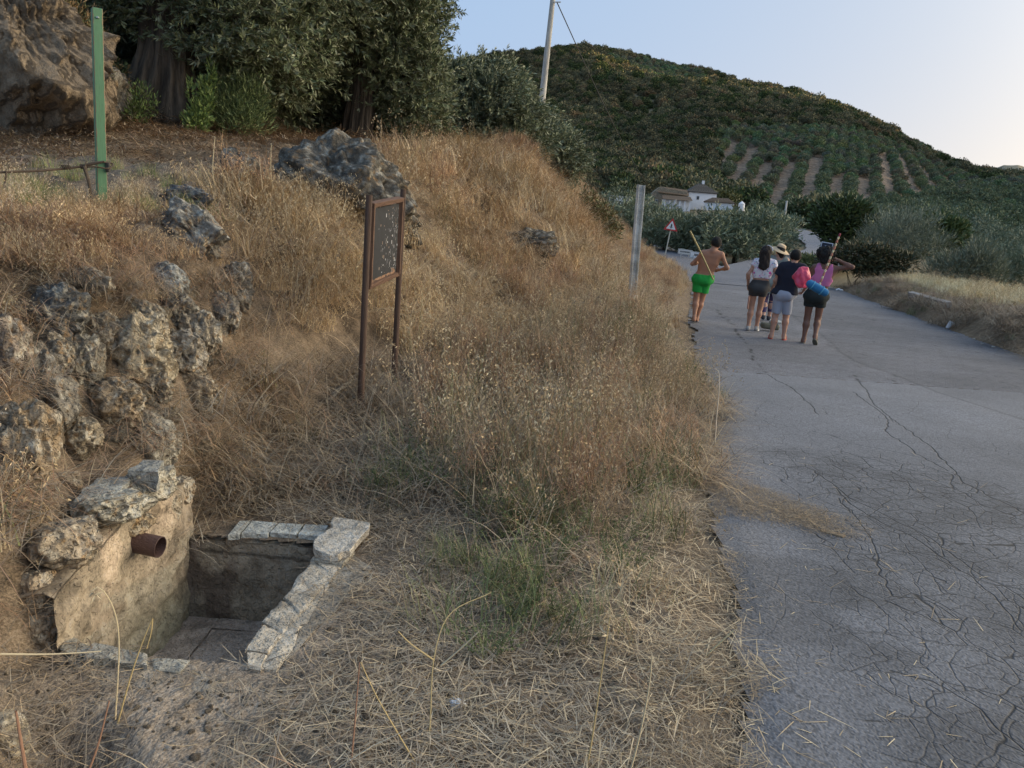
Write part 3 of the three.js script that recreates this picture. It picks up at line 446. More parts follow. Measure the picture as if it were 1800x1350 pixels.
{
  const t = thing('stone_trough', 'old stone water trough sunk in the ground with a pipe in its wall', 'trough', V(0, 0, 0));
  const FL = -0.42, plaster = new THREE.MeshStandardMaterial({ vertexColors: true, map: rockTex, bumpMap: rockBump, bumpScale: 0.012, roughness: 0.95 });
  // side of the wall as a bumpy sheet with thickness
  function wall(x0, z0, x1, z1, topF, bot, thickDir, seed, colf, amp = 0.02, thick = 0.1) {
    const n = 110, m = 70, L = Math.hypot(x1 - x0, z1 - z0), pos = [], col = [], idx = [], dx = (x1 - x0) / L, dz = (z1 - z0) / L, nx = thickDir * -dz, nz = thickDir * dx;
    for (let i = 0; i <= n; i++) for (let j = 0; j <= m + 8; j++) {
      const u = i / n, top = topF(u), v = Math.min(1, j / m), back = j > m ? (j - m) / 8 * thick : 0, y = mix(bot, top, v) + (j > m ? 0.015 * noise(u * 14, j, 4) : 0), x = x0 + (x1 - x0) * u, z = z0 + (z1 - z0) * u;
      const b = amp * (1.6 * fbm(u * L * 5 + seed, y * 5, 3, 4) + 0.5 * noise(u * L * 26, y * 26, seed)) + 0.03 * (0.5 - v) * 0.3;
      pos.push(x - nx * (b - back) * 1, y, z - nz * (b - back)); col.push(...colf(u, y, u * L));
    }
    for (let i = 0; i < n; i++) for (let j = 0; j < m + 8; j++) { const a = i * (m + 9) + j, c = a + m + 9; idx.push(a, c, a + 1, c, c + 1, a + 1); }
    const g = new THREE.BufferGeometry(); g.setAttribute('position', new THREE.Float32BufferAttribute(pos, 3)); g.setAttribute('color', new THREE.Float32BufferAttribute(col, 3)); g.setIndex(idx); g.computeVertexNormals(); return boxUV(g, 1.4);
  }
  const earth = [0.36, 0.30, 0.24], moss = [0.30, 0.295, 0.235], pl = [0.60, 0.49, 0.39];
  const P1 = onX(192, 985, TX0), P2 = onX(278, 905, TX0), P3 = onX(160, 1040, TX0);
  const leftCol = (u, y, l) => {
    const z = mix(TZ0 - 0.05, TZ1 + 0.03, u), n = fbm(z * 8, y * 8, 4, 4), n2 = fbm(z * 3, y * 3, 8, 3); let c = mixc(earth, [0.42, 0.36, 0.285], sat(0.5 + n));
    c = mixc(c, moss, sstep(0.0, 0.3, -y + 0.25 * n2)); const st = noise(z * 2, y * 22 - z * 4, 3); if (y < 0.02) c = mixc(c, [0.40, 0.37, 0.31], sstep(0.2, 0.5, st) * 0.6);
    for (const [q, rz, ry] of [[P1, 0.10, 0.12], [P2, 0.13, 0.15]]) c = mixc(c, pl, (1 - sstep(0.75, 1.1, Math.hypot((z - q.z) / rz, (y - q.y) / ry) + 0.5 * n)) * 0.95);
    return mixc(c, [0.12, 0.10, 0.08], sstep(0.25, 0.4, fbm(z * 12, y * 12, 20, 3)) * 0.55);
  };
  part('left_wall', wall(TX0, TZ0 - 0.05, TX0, TZ1 + 0.03, (u) => lerpTable([[0, 0.24], [0.25, 0.32], [0.55, 0.31], [0.8, 0.26], [1, 0.20]], u), FL - 0.05, 1, 2, leftCol, 0.02, 0.3), plaster, t);
  const backCol = (u, y) => { const n = fbm(u * 5, y * 9, 6, 4); let c = mixc([0.32, 0.28, 0.23], [0.42, 0.375, 0.31], sat(0.5 + n)); const ln = Math.abs(y + 0.085 + 0.02 * (u - 0.5) + 0.008 * n); c = mixc(c, [0.10, 0.085, 0.07], (1 - sstep(0.004, 0.012, ln)) * 0.8); return mixc(c, [0.20, 0.165, 0.14], sstep(0.1, 0.3, fbm(u * 4, y * 4, 9, 3))); };
  part('back_wall', wall(TX0 - 0.03, TZ0, TX1 + 0.05, TZ0, () => -0.02, FL - 0.05, -1, 5, backCol, 0.01), plaster, t);
  part('right_wall', wall(TX1, TZ0 - 0.02, TX1, TZ1 + 0.05, () => -0.02, FL - 0.05, -1, 7, backCol), plaster, t);
  part('front_wall', wall(TX0 - 0.03, TZ1, TX1 + 0.05, TZ1, (u) => lerpTable([[0, 0.0], [0.6, -0.03], [0.8, -0.06], [1, -0.03]], u), FL - 0.05, 1, 9, backCol), plaster, t);
  // floor of six slabs with open joints
  const jz = G(374, 1105, FL).z, jx = G(355, 1127, FL).x, xs = [TX0 - 0.02, jx, TX1 + 0.02], zs = [TZ0 - 0.02, jz, jz + 0.42, TZ1 + 0.02];
  const bed = new THREE.BoxGeometry(0.74, 0.04, 1.1); bed.translate((TX0 + TX1) / 2, FL - 0.034, (TZ0 + TZ1) / 2); part('floor_bed', bed, std([0.07, 0.06, 0.05], 1), t);
  for (let a = 0; a < 2; a++) for (let b = 0; b < 3; b++) { const q = 0.0035, c = [V(xs[a] + q, 0, zs[b] + q), V(xs[a + 1] - q, 0, zs[b] + q), V(xs[a + 1] - q, 0, zs[b + 1] - q), V(xs[a] + q, 0, zs[b + 1] - q)]; part('floor_tile', quadStone(c, FL + 0.004 * ((a + b) % 2), 0.03, 40 + a * 3 + b, [0.27, 0.225, 0.20], { amp: 0.004, color: (x, y, z) => mixc([0.36, 0.31, 0.28], [0.48, 0.42, 0.38], 0.5 + 0.5 * fbm(x * 7, a + b * 3, z * 7, 4)) }), rockMat, t); }
  // bluish tiles on the back rim
  const T = [[[110, 455], [235, 310], [345, 305], [232, 450]], [[240, 440], [352, 305], [612, 330], [515, 445]], [[525, 432], [620, 332], [868, 347], [795, 455]], [[805, 450], [878, 347], [1115, 360], [1040, 478]]];
  T.forEach((q, i) => part('rim_tile', quadStone((() => { const w = PX(q, 0.02, 5.625, 380, 860), c = w.reduce((a, p) => a.clone().add(p), V(0, 0, 0)).multiplyScalar(0.25); return w.map((p) => p.clone().lerp(c, 0.045)); })(), 0.02 + i * 0.001, 0.026, 60 + i, [0.4, 0.43, 0.43], { amp: 0.0022, topAmp: 0.3, color: (x, y, z) => dim3(mixc([0.48, 0.51, 0.51], [0.62, 0.64, 0.63], 0.5 + 0.5 * fbm(x * 6 + i, 2, z * 6, 4)), 0.92 + 0.05 * i) }), rockMat, t));
  part('rim_bed', quadStone(PX([[90, 480], [230, 300], [1130, 345], [1010, 500]], -0.006, 5.625, 380, 860), -0.004, 0.10, 66, [0.24, 0.20, 0.16], { amp: 0.016 }), rockMat, t);
  part('bed_stone', quadStone(PX([[470, 530], [500, 470], [600, 490], [595, 560]], -0.03, 5.625, 380, 860), -0.012, 0.06, 67, [0.30, 0.27, 0.23], { amp: 0.012 }), rockMat, t);
  // mortared kerb along the right
  const kerb = [0.46, 0.415, 0.36], kcol = (x, y, z) => mixc(mixc([0.47, 0.42, 0.36], [0.64, 0.585, 0.51], 0.5 + 0.5 * fbm(x * 9, y * 9, z * 9, 4)), [0.30, 0.27, 0.23], sstep(0.1, 0.3, fbm(x * 5 + 9, 2, z * 5, 3)) * 0.5);
  part('kerb', quadStone(cut([[550, 978], [622, 972], [484, 1180], [428, 1178]], 0.0), 0.012, 0.14, 69, kerb, { amp: 0.012, f: 10, seg: [14, 4, 50], round: 0.05, color: kcol }), rockMat, t);
  [[[553, 988], [570, 980], [606, 985], [582, 1010]], [[530, 1014], [556, 1000], [582, 1013], [552, 1046]], [[497, 1052], [530, 1016], [554, 1044], [528, 1078]], [[462, 1092], [496, 1054], [528, 1080], [498, 1112]], [[430, 1140], [461, 1096], [498, 1114], [470, 1146]], [[434, 1172], [432, 1146], [470, 1149], [460, 1176]]].forEach((q, i) => { const y = [0.016, 0.018, 0.021, 0.019, 0.023, 0.016][i]; part('kerb_stone', quadStone(cut(q, y), y, 0.10, 70 + i, kerb, { amp: 0.008, chip: 0.05, seg: [16, 4, 16], round: 0.05, color: kcol }), rockMat, t); });
  [[[168, 1127], [264, 1148], [262, 1166], [142, 1156]], [[270, 1155], [330, 1160], [320, 1178], [272, 1176]], [[113, 1117], [156, 1132], [140, 1152], [104, 1140]]].forEach((q, i) => { const y = [0.035, 0.012, 0.02][i]; part('front_stone', quadStone(cut(q, y), y, 0.13, 80 + i, BLUE, { amp: 0.010, chip: 0.25, color: (x, yy, z) => mixc([0.34, 0.33, 0.30], [0.50, 0.49, 0.45], 0.5 + 0.5 * fbm(x * 8 + i, yy * 8, z * 8, 4)) }), rockMat, t); });
  // mortar and rubble behind the kerb
  part('mortar', quadStone(cut([[560, 1000], [625, 975], [655, 1000], [500, 1170]], 0.0), 0.006, 0.05, 88, [0.38, 0.34, 0.29], { amp: 0.018, f: 9, seg: [26, 3, 26], color: (x, y, z) => mixc([0.30, 0.26, 0.215], [0.42, 0.375, 0.32], 0.5 + 0.5 * fbm(x * 10, 3, z * 10, 4)) }), rockMat, t);
  part('front_mortar', quadStone(cut([[112, 1138], [335, 1172], [420, 1215], [150, 1215]], 0.0), 0.004, 0.05, 89, [0.38, 0.34, 0.29], { amp: 0.022, f: 8, seg: [30, 3, 26], color: (x, y, z) => mixc([0.29, 0.25, 0.21], [0.42, 0.37, 0.315], 0.5 + 0.5 * fbm(x * 9, 3, z * 9, 4)) }), rockMat, t);
  // capping stones of the left wall: bluish flat tops, rough pale faces
  const cap = (px, py, w, h, seed, base, tilt, bx = -1.56) => { const p = onX(px, py, bx), k = p.distanceTo(V(0, EYE, 0)) / F, g = rockGeo(w * k / 2, h * k / 2, w * k * 0.42, seed, base, { detail: 24, rough: 0.24, ang: 1.0, pits: 0.06, cuts: [[0, 1, 0, 0.55], [1, 0.1, 0.2, 0.72]] }); const m = part('cap_stone', g, rockMat, t); m.position.copy(p); m.rotation.set(0, -0.5, tilt); return m; };
  cap(262, 846, 92, 66, 91, [0.44, 0.41, 0.345], 0.2, -1.50); cap(196, 888, 134, 64, 92, [0.43, 0.40, 0.335], 0.22, -1.50); cap(112, 950, 116, 92, 93, [0.40, 0.34, 0.27], 0.25, -1.53); cap(296, 890, 46, 60, 94, [0.38, 0.33, 0.26], 0, -1.49); cap(236, 916, 60, 44, 95, [0.33, 0.26, 0.18], 0.1, -1.48); cap(322, 856, 40, 56, 99, [0.36, 0.31, 0.25], 0, -1.50); cap(74, 1092, 84, 120, 98, [0.34, 0.28, 0.215], 0.15, -1.56); cap(60, 1030, 80, 80, 97, [0.36, 0.30, 0.235], 0.2, -1.58);
  const flat = (q, y, i) => part('cap_slab', quadStone(cut(q, y), y, 0.09, 97 + i, BLUE, { amp: 0.008, color: (x, yy, z) => mixc([0.30, 0.31, 0.31], [0.43, 0.44, 0.43], 0.5 + 0.5 * fbm(x * 8 + i, 3, z * 8, 4)) }), rockMat, t);
  flat([[128, 880], [172, 838], [236, 836], [196, 872]], 0.40, 0); flat([[226, 824], [250, 808], [288, 808], [276, 828]], 0.44, 1);
  // rusty pipe stub
  const pc = onX(240, 952, TX0), pr = 0.043, prof = [[pr, 0], [pr, 0.125], [pr - 0.003, 0.128], [pr - 0.006, 0.125], [pr - 0.006, 0]].map(([a, b]) => new THREE.Vector2(a, b));
  const pipe = part('pipe', new THREE.LatheGeometry(prof, 40), new THREE.MeshStandardMaterial({ color: new THREE.Color().setRGB(0.105, 0.062, 0.055), roughness: 0.6, metalness: 0.25, bumpMap: rockBump, bumpScale: 0.003 }), t);
  pipe.position.set(TX0 - 0.02, pc.y, pc.z); pipe.rotation.set(0, -0.15, -Math.PI / 2 - 0.06);
}
// loose broken slab, a second one under it
{
  const out = (l, y, thick, seed, nm, label, base) => {
    const w = PX(l, y, 5.625, 380, 860), sh = new THREE.Shape(w.map((p) => new THREE.Vector2(p.x, -p.z))), c = w.reduce((a, p) => a.add(p), V(0, 0, 0)).multiplyScalar(1 / w.length);
    const g = new THREE.ExtrudeGeometry(sh, { depth: thick - 0.008, bevelEnabled: true, bevelSize: 0.004, bevelThickness: 0.004, bevelSegments: 2, steps: 2 }); g.rotateX(-Math.PI / 2); g.translate(0, y - thick + 0.004, 0);
    const p = g.attributes.position, col = new Float32Array(p.count * 3); for (let i = 0; i < p.count; i++) { col.set(mixc(base, base.map((q) => q * 1.2), 0.5 + 0.5 * fbm(p.getX(i) * 8, p.getY(i) * 30, p.getZ(i) * 8, 3)), i * 3); }
    g.setAttribute('color', new THREE.BufferAttribute(col, 3)); g.computeVertexNormals(); boxUV(g, 2.4); g.translate(-c.x, -y, -c.z);
    const m = solo(nm, g, rockMat, label, 'slab'); m.position.set(c.x, y, c.z); return m;
  };
  out([[1160, 270], [1340, 298], [1515, 330], [1502, 385], [1420, 470], [1375, 520], [1320, 600], [1240, 615], [1200, 640], [1130, 640], [1060, 622], [985, 590], [968, 545], [975, 500], [1030, 450], [1070, 425], [1120, 390], [1150, 380], [1165, 360], [1140, 325]], 0.062, 0.036, 101, 'stone_slab', 'broken pale stone slab lying on the back right corner of the trough', [0.56, 0.52, 0.47]);
  out([[1000, 640], [1150, 640], [1330, 600], [1360, 610], [1240, 735], [1120, 715], [990, 690]], 0.026, 0.022, 102, 'stone_slab', 'thin stone slab underneath the broken pale slab', [0.40, 0.37, 0.32]);
}
// ---------------------------------------------------------------- grass, straw and weeds
const grassMat = new THREE.MeshStandardMaterial({ vertexColors: true, roughness: 0.85, side: THREE.DoubleSide });
const STRAW = [[0.62, 0.50, 0.32], [0.54, 0.41, 0.25], [0.44, 0.33, 0.20], [0.34, 0.26, 0.17]], GOLD = [[0.60, 0.45, 0.26], [0.53, 0.375, 0.205], [0.66, 0.52, 0.33], [0.42, 0.275, 0.15]], RUST = [[0.33, 0.21, 0.13], [0.27, 0.165, 0.105], [0.42, 0.29, 0.18]], GRN = [[0.16, 0.19, 0.075], [0.21, 0.23, 0.10], [0.11, 0.15, 0.06]], GREYB = [[0.33, 0.275, 0.20], [0.25, 0.20, 0.15], [0.40, 0.33, 0.235], [0.18, 0.14, 0.10]];
const pick = (R, a) => a[Math.floor(R() * a.length)];
const dim = (c, k) => [c[0] * k, c[1] * k, c[2] * k];
function blade(mb, b, yaw, lean, len, w, curl, col, seg = 3, tipw = 0.25) { // a strip that leans and curls over
  let p = b.clone(), t = lean, side = V(Math.cos(yaw), 0, -Math.sin(yaw)).multiplyScalar(w / 2), L = len / seg; const fwd = V(Math.sin(yaw), 0, Math.cos(yaw)); let l = p.clone().sub(side), r = p.clone().add(side);
  for (let i = 1; i <= seg; i++) {
    p = p.clone().addScaledVector(fwd, Math.sin(t) * L).add(V(0, Math.cos(t) * L, 0)); t += curl / seg; const k = mix(1, tipw, i / seg), s2 = side.clone().multiplyScalar(k);
    if (i === seg) mb.tri(l, r, p, col); else { const l2 = p.clone().sub(s2), r2 = p.clone().add(s2); mb.quad(l, r, r2, l2, col, col); l = l2; r = r2; }
  }
  return p;
}
function spikelet(mb, p, dir, len, w, col) {            // an oat husk: two crossed slim leaves
  const e = p.clone().addScaledVector(dir, len), m = p.clone().addScaledVector(dir, len * 0.4), s = V(dir.z, 0.1, -dir.x).normalize().multiplyScalar(w / 2), s2 = dir.clone().cross(s).normalize().multiplyScalar(w / 2);
  for (const q of [s, s2]) { mb.tri(p, m.clone().add(q), e, col); mb.tri(p, e, m.clone().sub(q), col); }
}
function strawPatch(seed, n, size, w, cols, len = [0.04, 0.15], lift = 0.02) {
  const R = rng(seed), mb = new MB();
  for (let i = 0; i < n; i++) { const a = R() * 6.28, rr = Math.sqrt(R()) * size, L = mix(len[0], len[1], R() * R()), b = V(Math.cos(a) * rr, 0.003 + R() * lift, Math.sin(a) * rr); blade(mb, b, R() * 6.28, 1.35 + R() * 0.25, L, w * (0.6 + R() * 0.8), (R() - 0.5) * (R() < 0.4 ? 2.6 : 0.9), dim(pick(R, cols), 0.8 + R() * 0.4), 3, 0.5); }
  return mb.geo();
}
function thatch(seed, n, size, w, cols, hgt = 0.08, len = [0.12, 0.4]) { // lying, tangled long grass
  const R = rng(seed), mb = new MB();
  for (let i = 0; i < n; i++) { const a = R() * 6.28, rr = Math.sqrt(R()) * size; blade(mb, V(Math.cos(a) * rr, -0.01 + R() * hgt * 0.5, Math.sin(a) * rr), R() * 6.28, 0.75 + R() * 0.7, mix(len[0], len[1], R()), w * (0.6 + R() * 0.7), 0.3 + R() * 1.0, dim(pick(R, cols), 0.75 + R() * 0.5), 4, 0.4); }
  return mb.geo();
}
function tuft(seed, n, spread, w, cols, len, curl, seeds = 0, seedCol = STRAW) {
  const R = rng(seed), mb = new MB();
  for (let i = 0; i < n; i++) {
    const a = R() * 6.28, rr = Math.sqrt(R()) * spread, b = V(Math.cos(a) * rr, -0.03, Math.sin(a) * rr), yaw = a + (R() - 0.5) * 2.6, c = dim(pick(R, cols), 0.75 + R() * 0.5), L = mix(len[0], len[1], R());
    const tip = blade(mb, b, yaw, 0.05 + R() * 0.45, L, w * (0.6 + R() * 0.7), mix(curl[0], curl[1], R()), c, 4, 0.35);
    if (R() < seeds) { const k = 3 + R() * 5, sc = pick(R, seedCol); for (let q = 0; q < k; q++) { const pos = tip.clone().add(V((R() - 0.5) * 0.07, -R() * 0.14, (R() - 0.5) * 0.07)); spikelet(mb, pos, V((R() - 0.5) * 0.9, -0.6 + (R() - 0.3) * 0.8, (R() - 0.5) * 0.9).normalize(), 0.018 + R() * 0.02, 0.006 + w, dim(sc, 0.85 + R() * 0.4)); } }
  }
  return mb.geo();
}
function twiggy(seed, n, h, w, cols) {                  // thin branching dead stems
  const R = rng(seed), mb = new MB();
  for (let i = 0; i < n; i++) {
    const a = R() * 6.28; let p = V(Math.cos(a) * 0.2 * R(), 0, Math.sin(a) * 0.2 * R()), c = dim(pick(R, cols), 0.7 + R() * 0.6); const q = blade(mb, p, a, R() * 0.5, h * (0.5 + R() * 0.6), w, (R() - 0.4) * 1.2, c, 3, 0.5);
    for (let k = 0; k < 5; k++) { const b = p.clone().lerp(q, 0.35 + R() * 0.6); const t = blade(mb, b, R() * 6.28, 0.3 + R() * 0.7, h * (0.15 + R() * 0.3), w * 0.8, (R() - 0.5) * 1.4, dim(c, 0.9 + R() * 0.4), 2, 0.5); if (R() < 0.5) for (let u = 0; u < 4; u++) spikelet(mb, b.clone().lerp(t, R()), V(R() - 0.5, R() - 0.3, R() - 0.5).normalize(), 0.012 + R() * 0.012, 0.007, dim(c, 1.2 + R() * 0.5)); }
  }
  return mb.geo();
}
function leafy(seed, n, h, spread, lw, cols) {          // a soft green weed
  const R = rng(seed), mb = new MB();
  for (let i = 0; i < n; i++) { const a = R() * 6.28, L = h * (0.5 + R() * 0.5), b = V(Math.cos(a) * spread * 0.3 * R(), 0, Math.sin(a) * spread * 0.3 * R()), c = pick(R, cols), tip = blade(mb, b, a, 0.1 + R() * 0.7, L, 0.004, 0.4, dim(c, 0.8), 3, 0.6); for (let k = 0; k < 12; k++) { const t = 0.2 + 0.8 * R(), p = b.clone().lerp(tip, t); spikelet(mb, p, V(R() - 0.5, R() * 0.6, R() - 0.5).normalize(), lw * (2 + R() * 2), lw, dim(c, 0.7 + R() * 0.7)); } }
  return mb.geo();
}
const KINDS = {
  straw: [1, 2, 3].map((s) => strawPatch(s, 150, 0.25, 0.0027, [...STRAW.slice(1), ...GREYB, ...GREYB])),
  strawpale: [4, 5].map((s) => strawPatch(s, 130, 0.25, 0.0025, [STRAW[0], STRAW[1], STRAW[0], STRAW[2]], [0.05, 0.22], 0.05)),
  thatch: [11, 12, 13].map((s) => thatch(s, 130, 0.25, 0.0040, [...GREYB, STRAW[2], STRAW[3], RUST[0]])),
  thatchgold: [14, 15, 16].map((s) => thatch(s, 150, 0.25, 0.0043, [...GOLD, STRAW[1], RUST[2]], 0.22, [0.2, 0.5])),
  tangle: [17, 18].map((s) => thatch(s, 95, 0.26, 0.0038, [...RUST, GOLD[3], STRAW[2], GREYB[0]], 0.16, [0.15, 0.5])),
  golden: [21, 22, 23].map((s) => tuft(s, 140, 0.24, 0.0042, GOLD, [0.22, 0.48], [0.5, 2.0], 0.25, [GOLD[2], STRAW[0]])),
  goldfar: [24, 25].map((s) => tuft(s, 105, 0.32, 0.009, GOLD, [0.25, 0.55], [0.4, 1.8], 0.15, [GOLD[2]])),
  oats: [31, 32, 33].map((s) => tuft(s, 60, 0.22, 0.0036, [STRAW[2], STRAW[3], RUST[2], GOLD[3], GRN[1]], [0.45, 0.85], [0.1, 0.9], 0.55)),
  reddish: [34, 35].map((s) => twiggy(s, 26, 0.5, 0.0042, [...RUST, GOLD[3]])),
  green: [41, 42].map((s) => tuft(s, 95, 0.2, 0.0045, [...GRN, GRN[0], STRAW[3]], [0.15, 0.42], [0.3, 1.6])),
  leafy: [43, 44].map((s) => leafy(s, 16, 0.32, 0.2, 0.006, GRN)),
  palegrass: [45, 46].map((s) => tuft(s, 100, 0.2, 0.0042, [STRAW[0], STRAW[1], STRAW[1], GRN[1]], [0.12, 0.34], [0.3, 1.7], 0.2)),
  dry: [51, 52].map((s) => strawPatch(s, 130, 0.34, 0.007, [STRAW[2], STRAW[3], RUST[0], RUST[1], RUST[2], GREYB[1]], [0.04, 0.17], 0.03)),
};
const bins = {}; for (const k in KINDS) bins[k] = KINDS[k].map(() => []);
const POLY = {
  litter: [[-200, 1190], [110, 1180], [400, 1220], [470, 1180], [660, 980], [640, 900], [420, 900], [360, 880], [640, 860], [840, 930], [960, 1060], [1080, 1180], [1150, 1400], [-200, 1400]],
  verge: [[980, 990], [1180, 860], [1290, 860], [1290, 1400], [1120, 1400], [1080, 1180], [960, 1060]],
  tall: [[760, 640], [900, 620], [1060, 560], [1200, 470], [1235, 560], [1270, 700], [1290, 860], [1180, 900], [1010, 980], [870, 920], [740, 800]],
  golden: [[400, 330], [520, 330], [600, 300], [720, 285], [800, 262], [1010, 262], [1070, 400], [1200, 470], [1060, 560], [900, 620], [700, 640], [520, 620], [420, 520], [390, 400]],
  thatch: [[400, 600], [520, 620], [760, 640], [740, 800], [870, 920], [640, 860], [360, 880], [340, 800], [330, 700]],
  bank: [[-300, 400], [200, 380], [400, 400], [420, 520], [400, 600], [330, 700], [340, 800], [250, 830], [60, 890], [-300, 960]],
  shelf: [[-300, 960], [60, 890], [250, 830], [120, 920], [100, 1130], [110, 1180], [-300, 1400]],
  terrace: [[-300, 180], [260, 195], [760, 235], [760, 275], [600, 300], [520, 330], [400, 330], [390, 400], [200, 380], [-300, 400]],
};
const PATCHY = { greenleft: hit(110, 345), weedA: hit(790, 850), weedB: hit(900, 1100), weedC: hit(880, 1040), weedF: hit(950, 960), weedD: hit(450, 500), weedE: hit(560, 430), trackA: hit(330, 300), trackB: hit(500, 270), trackC: hit(60, 360) };
{
  const R = rng(77);
  const put = (k, x, z, s, col) => { const b = bins[k]; b[Math.floor(R() * b.length)].push([x, H(x, z), z, s, R() * 6.28, col]); };
  for (let r = 1.3; r < 40; r *= 1.02) {
    const dr = r * 0.02, a0 = -0.72, a1 = 0.62, den = r < 6 ? 58 : 58 * Math.pow(6 / r, 1.45), n = den * r * dr * (a1 - a0);
    for (let i = 0; i < n || (i < n + 1 && R() < n - i); i++) {
      const rr = r + R() * dr, a = mix(a0, a1, R()), x = Math.sin(a) * rr, z = -Math.cos(a) * rr, d = -z; if (inTrough(x, z, 0.05) || (x > -1.5 && inTrough(x, z, 0.17) && R() < 0.93)) continue;
      const y = H(x, z), [px, py] = pix(x, y, z); if (px < -160 || px > 1960 || py > 1480 || py < 100) continue;
      const eL = x - roadL(d) + 0.12 * noise(x * 1.3, 1, z * 1.3), eR = roadR(d) - x; const onRoad = eL > 0.02 && eR > -0.05 && d < 54; if (onRoad) continue;
      const sc = 0.75 + R() * 0.6, tone = 0.8 + 0.4 * R() + 0.25 * fbm(x * 0.9, 3, z * 0.9, 2), warm = 0.08 * noise(x * 0.6, 8, z * 0.6), col = [tone * (1 + warm), tone, tone * (1 - warm)], big = r > 9 ? Math.min(2.2, r / 9) : 1, q = R();
      const nearP = (p, rad) => p && Math.hypot(x - p.x, z - p.z) < rad;
      if (nearP(PATCHY.weedA, 0.42) || nearP(PATCHY.weedB, 0.28) || nearP(PATCHY.weedC, 0.3) || nearP(PATCHY.weedF, 0.45)) { if (q < 0.35) put('leafy', x, z, sc * 0.8, col); else if (q < 0.6) put('green', x, z, sc * 0.7, col); }
      if (eR < 0 && x > 3) {                             // right verge: brown scrub first, pale gold grass behind
        const k = -eR; if (k < 1.5) { if (q < 0.6) put('tangle', x, z, sc * 1.3, [0.75 * col[0], 0.8 * col[1], 0.85 * col[2]]); else if (q < 0.8) put('thatch', x, z, sc * 1.6, dim(col, 0.8)); else if (q < 0.9) put('green', x, z, sc * 0.9, col); } else if (k < 6.5) { if (q < 0.7) put('goldfar', x, z, sc * 0.85, [col[0] * 1.12, col[1] * 1.28, col[2] * 1.35]); else if (q < 0.8) put('oats', x, z, sc * 0.7, col); } continue;
      }
      if (x > 2.2) { if (eL < -0.45 && r < 40) { if (q < 0.55) put('goldfar', x, z, sc * 0.6, col); else if (q < 0.8) put('reddish', x, z, sc * 0.8, col); else put('thatchgold', x, z, sc, col); } continue; }
      if (inPoly(px, py, POLY.litter)) { const dust = DUST.some((p) => Math.hypot(p.x - x, p.z - z) < 0.26); if (q < (dust ? 0.3 : 0.95)) put('straw', x, z, sc, col); else if (!dust && q < 0.97 && py > 1240) put('palegrass', x, z, sc * 0.8, col); continue; }
      if (inPoly(px, py, POLY.verge)) { const f = sstep(-0.5, -0.1, eL); if (eL > -0.16 && q < 0.7) { if (q < 0.22) put('straw', x, z, sc * 0.5, col); continue; } if (q < 0.3) put('strawpale', x, z, sc, col); else if (q < 0.5) put('straw', x, z, sc, col); else if (q < 0.62) put('thatch', x, z, sc * 0.7, col); else if (q < 0.72 - f * 0.1) put('palegrass', x, z, sc * 0.8, col); else if (q < 0.745 - f * 0.03) put('green', x, z, sc * 0.7, col); continue; }
      if (inPoly(px, py, POLY.tall)) { const far = (r > 9 ? 0.62 : 0.8) * (eL > -0.7 ? 0.72 : 1), edge = eL > (r > 9 ? -0.45 : -0.2), gz = noise(x * 1.1, 6, z * 1.1); if (edge) { if (q < 0.3) put('thatch', x, z, sc * 0.7, col); else if (q < 0.45) put('straw', x, z, sc, col); else if (q < 0.55) put('green', x, z, sc * 0.5, col); else if (q < 0.62 && eL < -0.25) put('golden', x, z, sc * 0.5, col); continue; } if (q < 0.20) put('oats', x, z, sc * far, col); else if (q < 0.36) put('reddish', x, z, sc * far, col); else if (q < 0.36 + (gz > 0 ? 0.22 : 0.07)) put('green', x, z, sc * 0.85, col); else if (q < 0.63) put('leafy', x, z, sc * (gz > 0 ? 1 : 0.6), col); else if (q < 0.85) put('thatch', x, z, sc * 1.1, dim(col, 0.85)); else put('thatchgold', x, z, sc * 0.9, dim(col, 0.95)); continue; }
      if (inPoly(px, py, POLY.golden)) { const k = r > 10 ? 'goldfar' : 'golden'; const g = noise(x * 0.8, 2, z * 0.8); if (q < 0.34) put(k, x, z, sc * (r > 10 ? 0.72 : 0.75), col); else if (q < 0.72) put('thatchgold', x, z, sc * Math.min(big, 1.4) * 0.9, col); else if (q < 0.80) put(g > 0.1 ? 'reddish' : 'tangle', x, z, sc * 0.8, col); else if (q < 0.83 && r > 8) put('oats', x, z, sc * 0.7, col); continue; }
      if (inPoly(px, py, POLY.thatch)) { if (px < 500) { put('thatch', x + 0.1, z, sc * 0.9, dim(col, 0.9)); if (q > 0.5) put('tangle', x, z + 0.1, sc * 0.7, col); } if (q < 0.62) put('thatch', x, z, sc, col); else if (q < 0.70) put('tangle', x, z, sc * 0.7, col); else if (q < 0.73) put('palegrass', x, z, sc * 0.8, dim(col, 0.8)); else if (q < 0.75) put('green', x, z, sc * 0.6, dim(col, 0.7)); continue; }
      if (inPoly(px, py, POLY.bank)) { if (ROCKS.some(([a, b, c, d2]) => ((px - a) / c) ** 2 + ((py - b) / d2) ** 2 < 1) && R() < 0.75) continue; const up = sstep(520, 400, py); for (let w = 0; w < 3; w++) { const q2 = R(), jx = x + (R() - 0.5) * 0.15, jz = z + (R() - 0.5) * 0.15; if (q2 < 0.46) put('tangle', jx, jz, sc * 0.62, [col[0] * 1.12, col[1] * 1.05, col[2]]); else if (q2 < 0.53 + 0.1 * up) put('golden', jx, jz, sc * 0.45, col); else if (q2 < 0.74) put('thatch', jx, jz, sc * 0.6, col); else if (q2 < 0.78) put('straw', jx, jz, sc * 0.8, col); else if (q2 < 0.80) put('palegrass', jx, jz, sc * 0.6, col); } continue; }
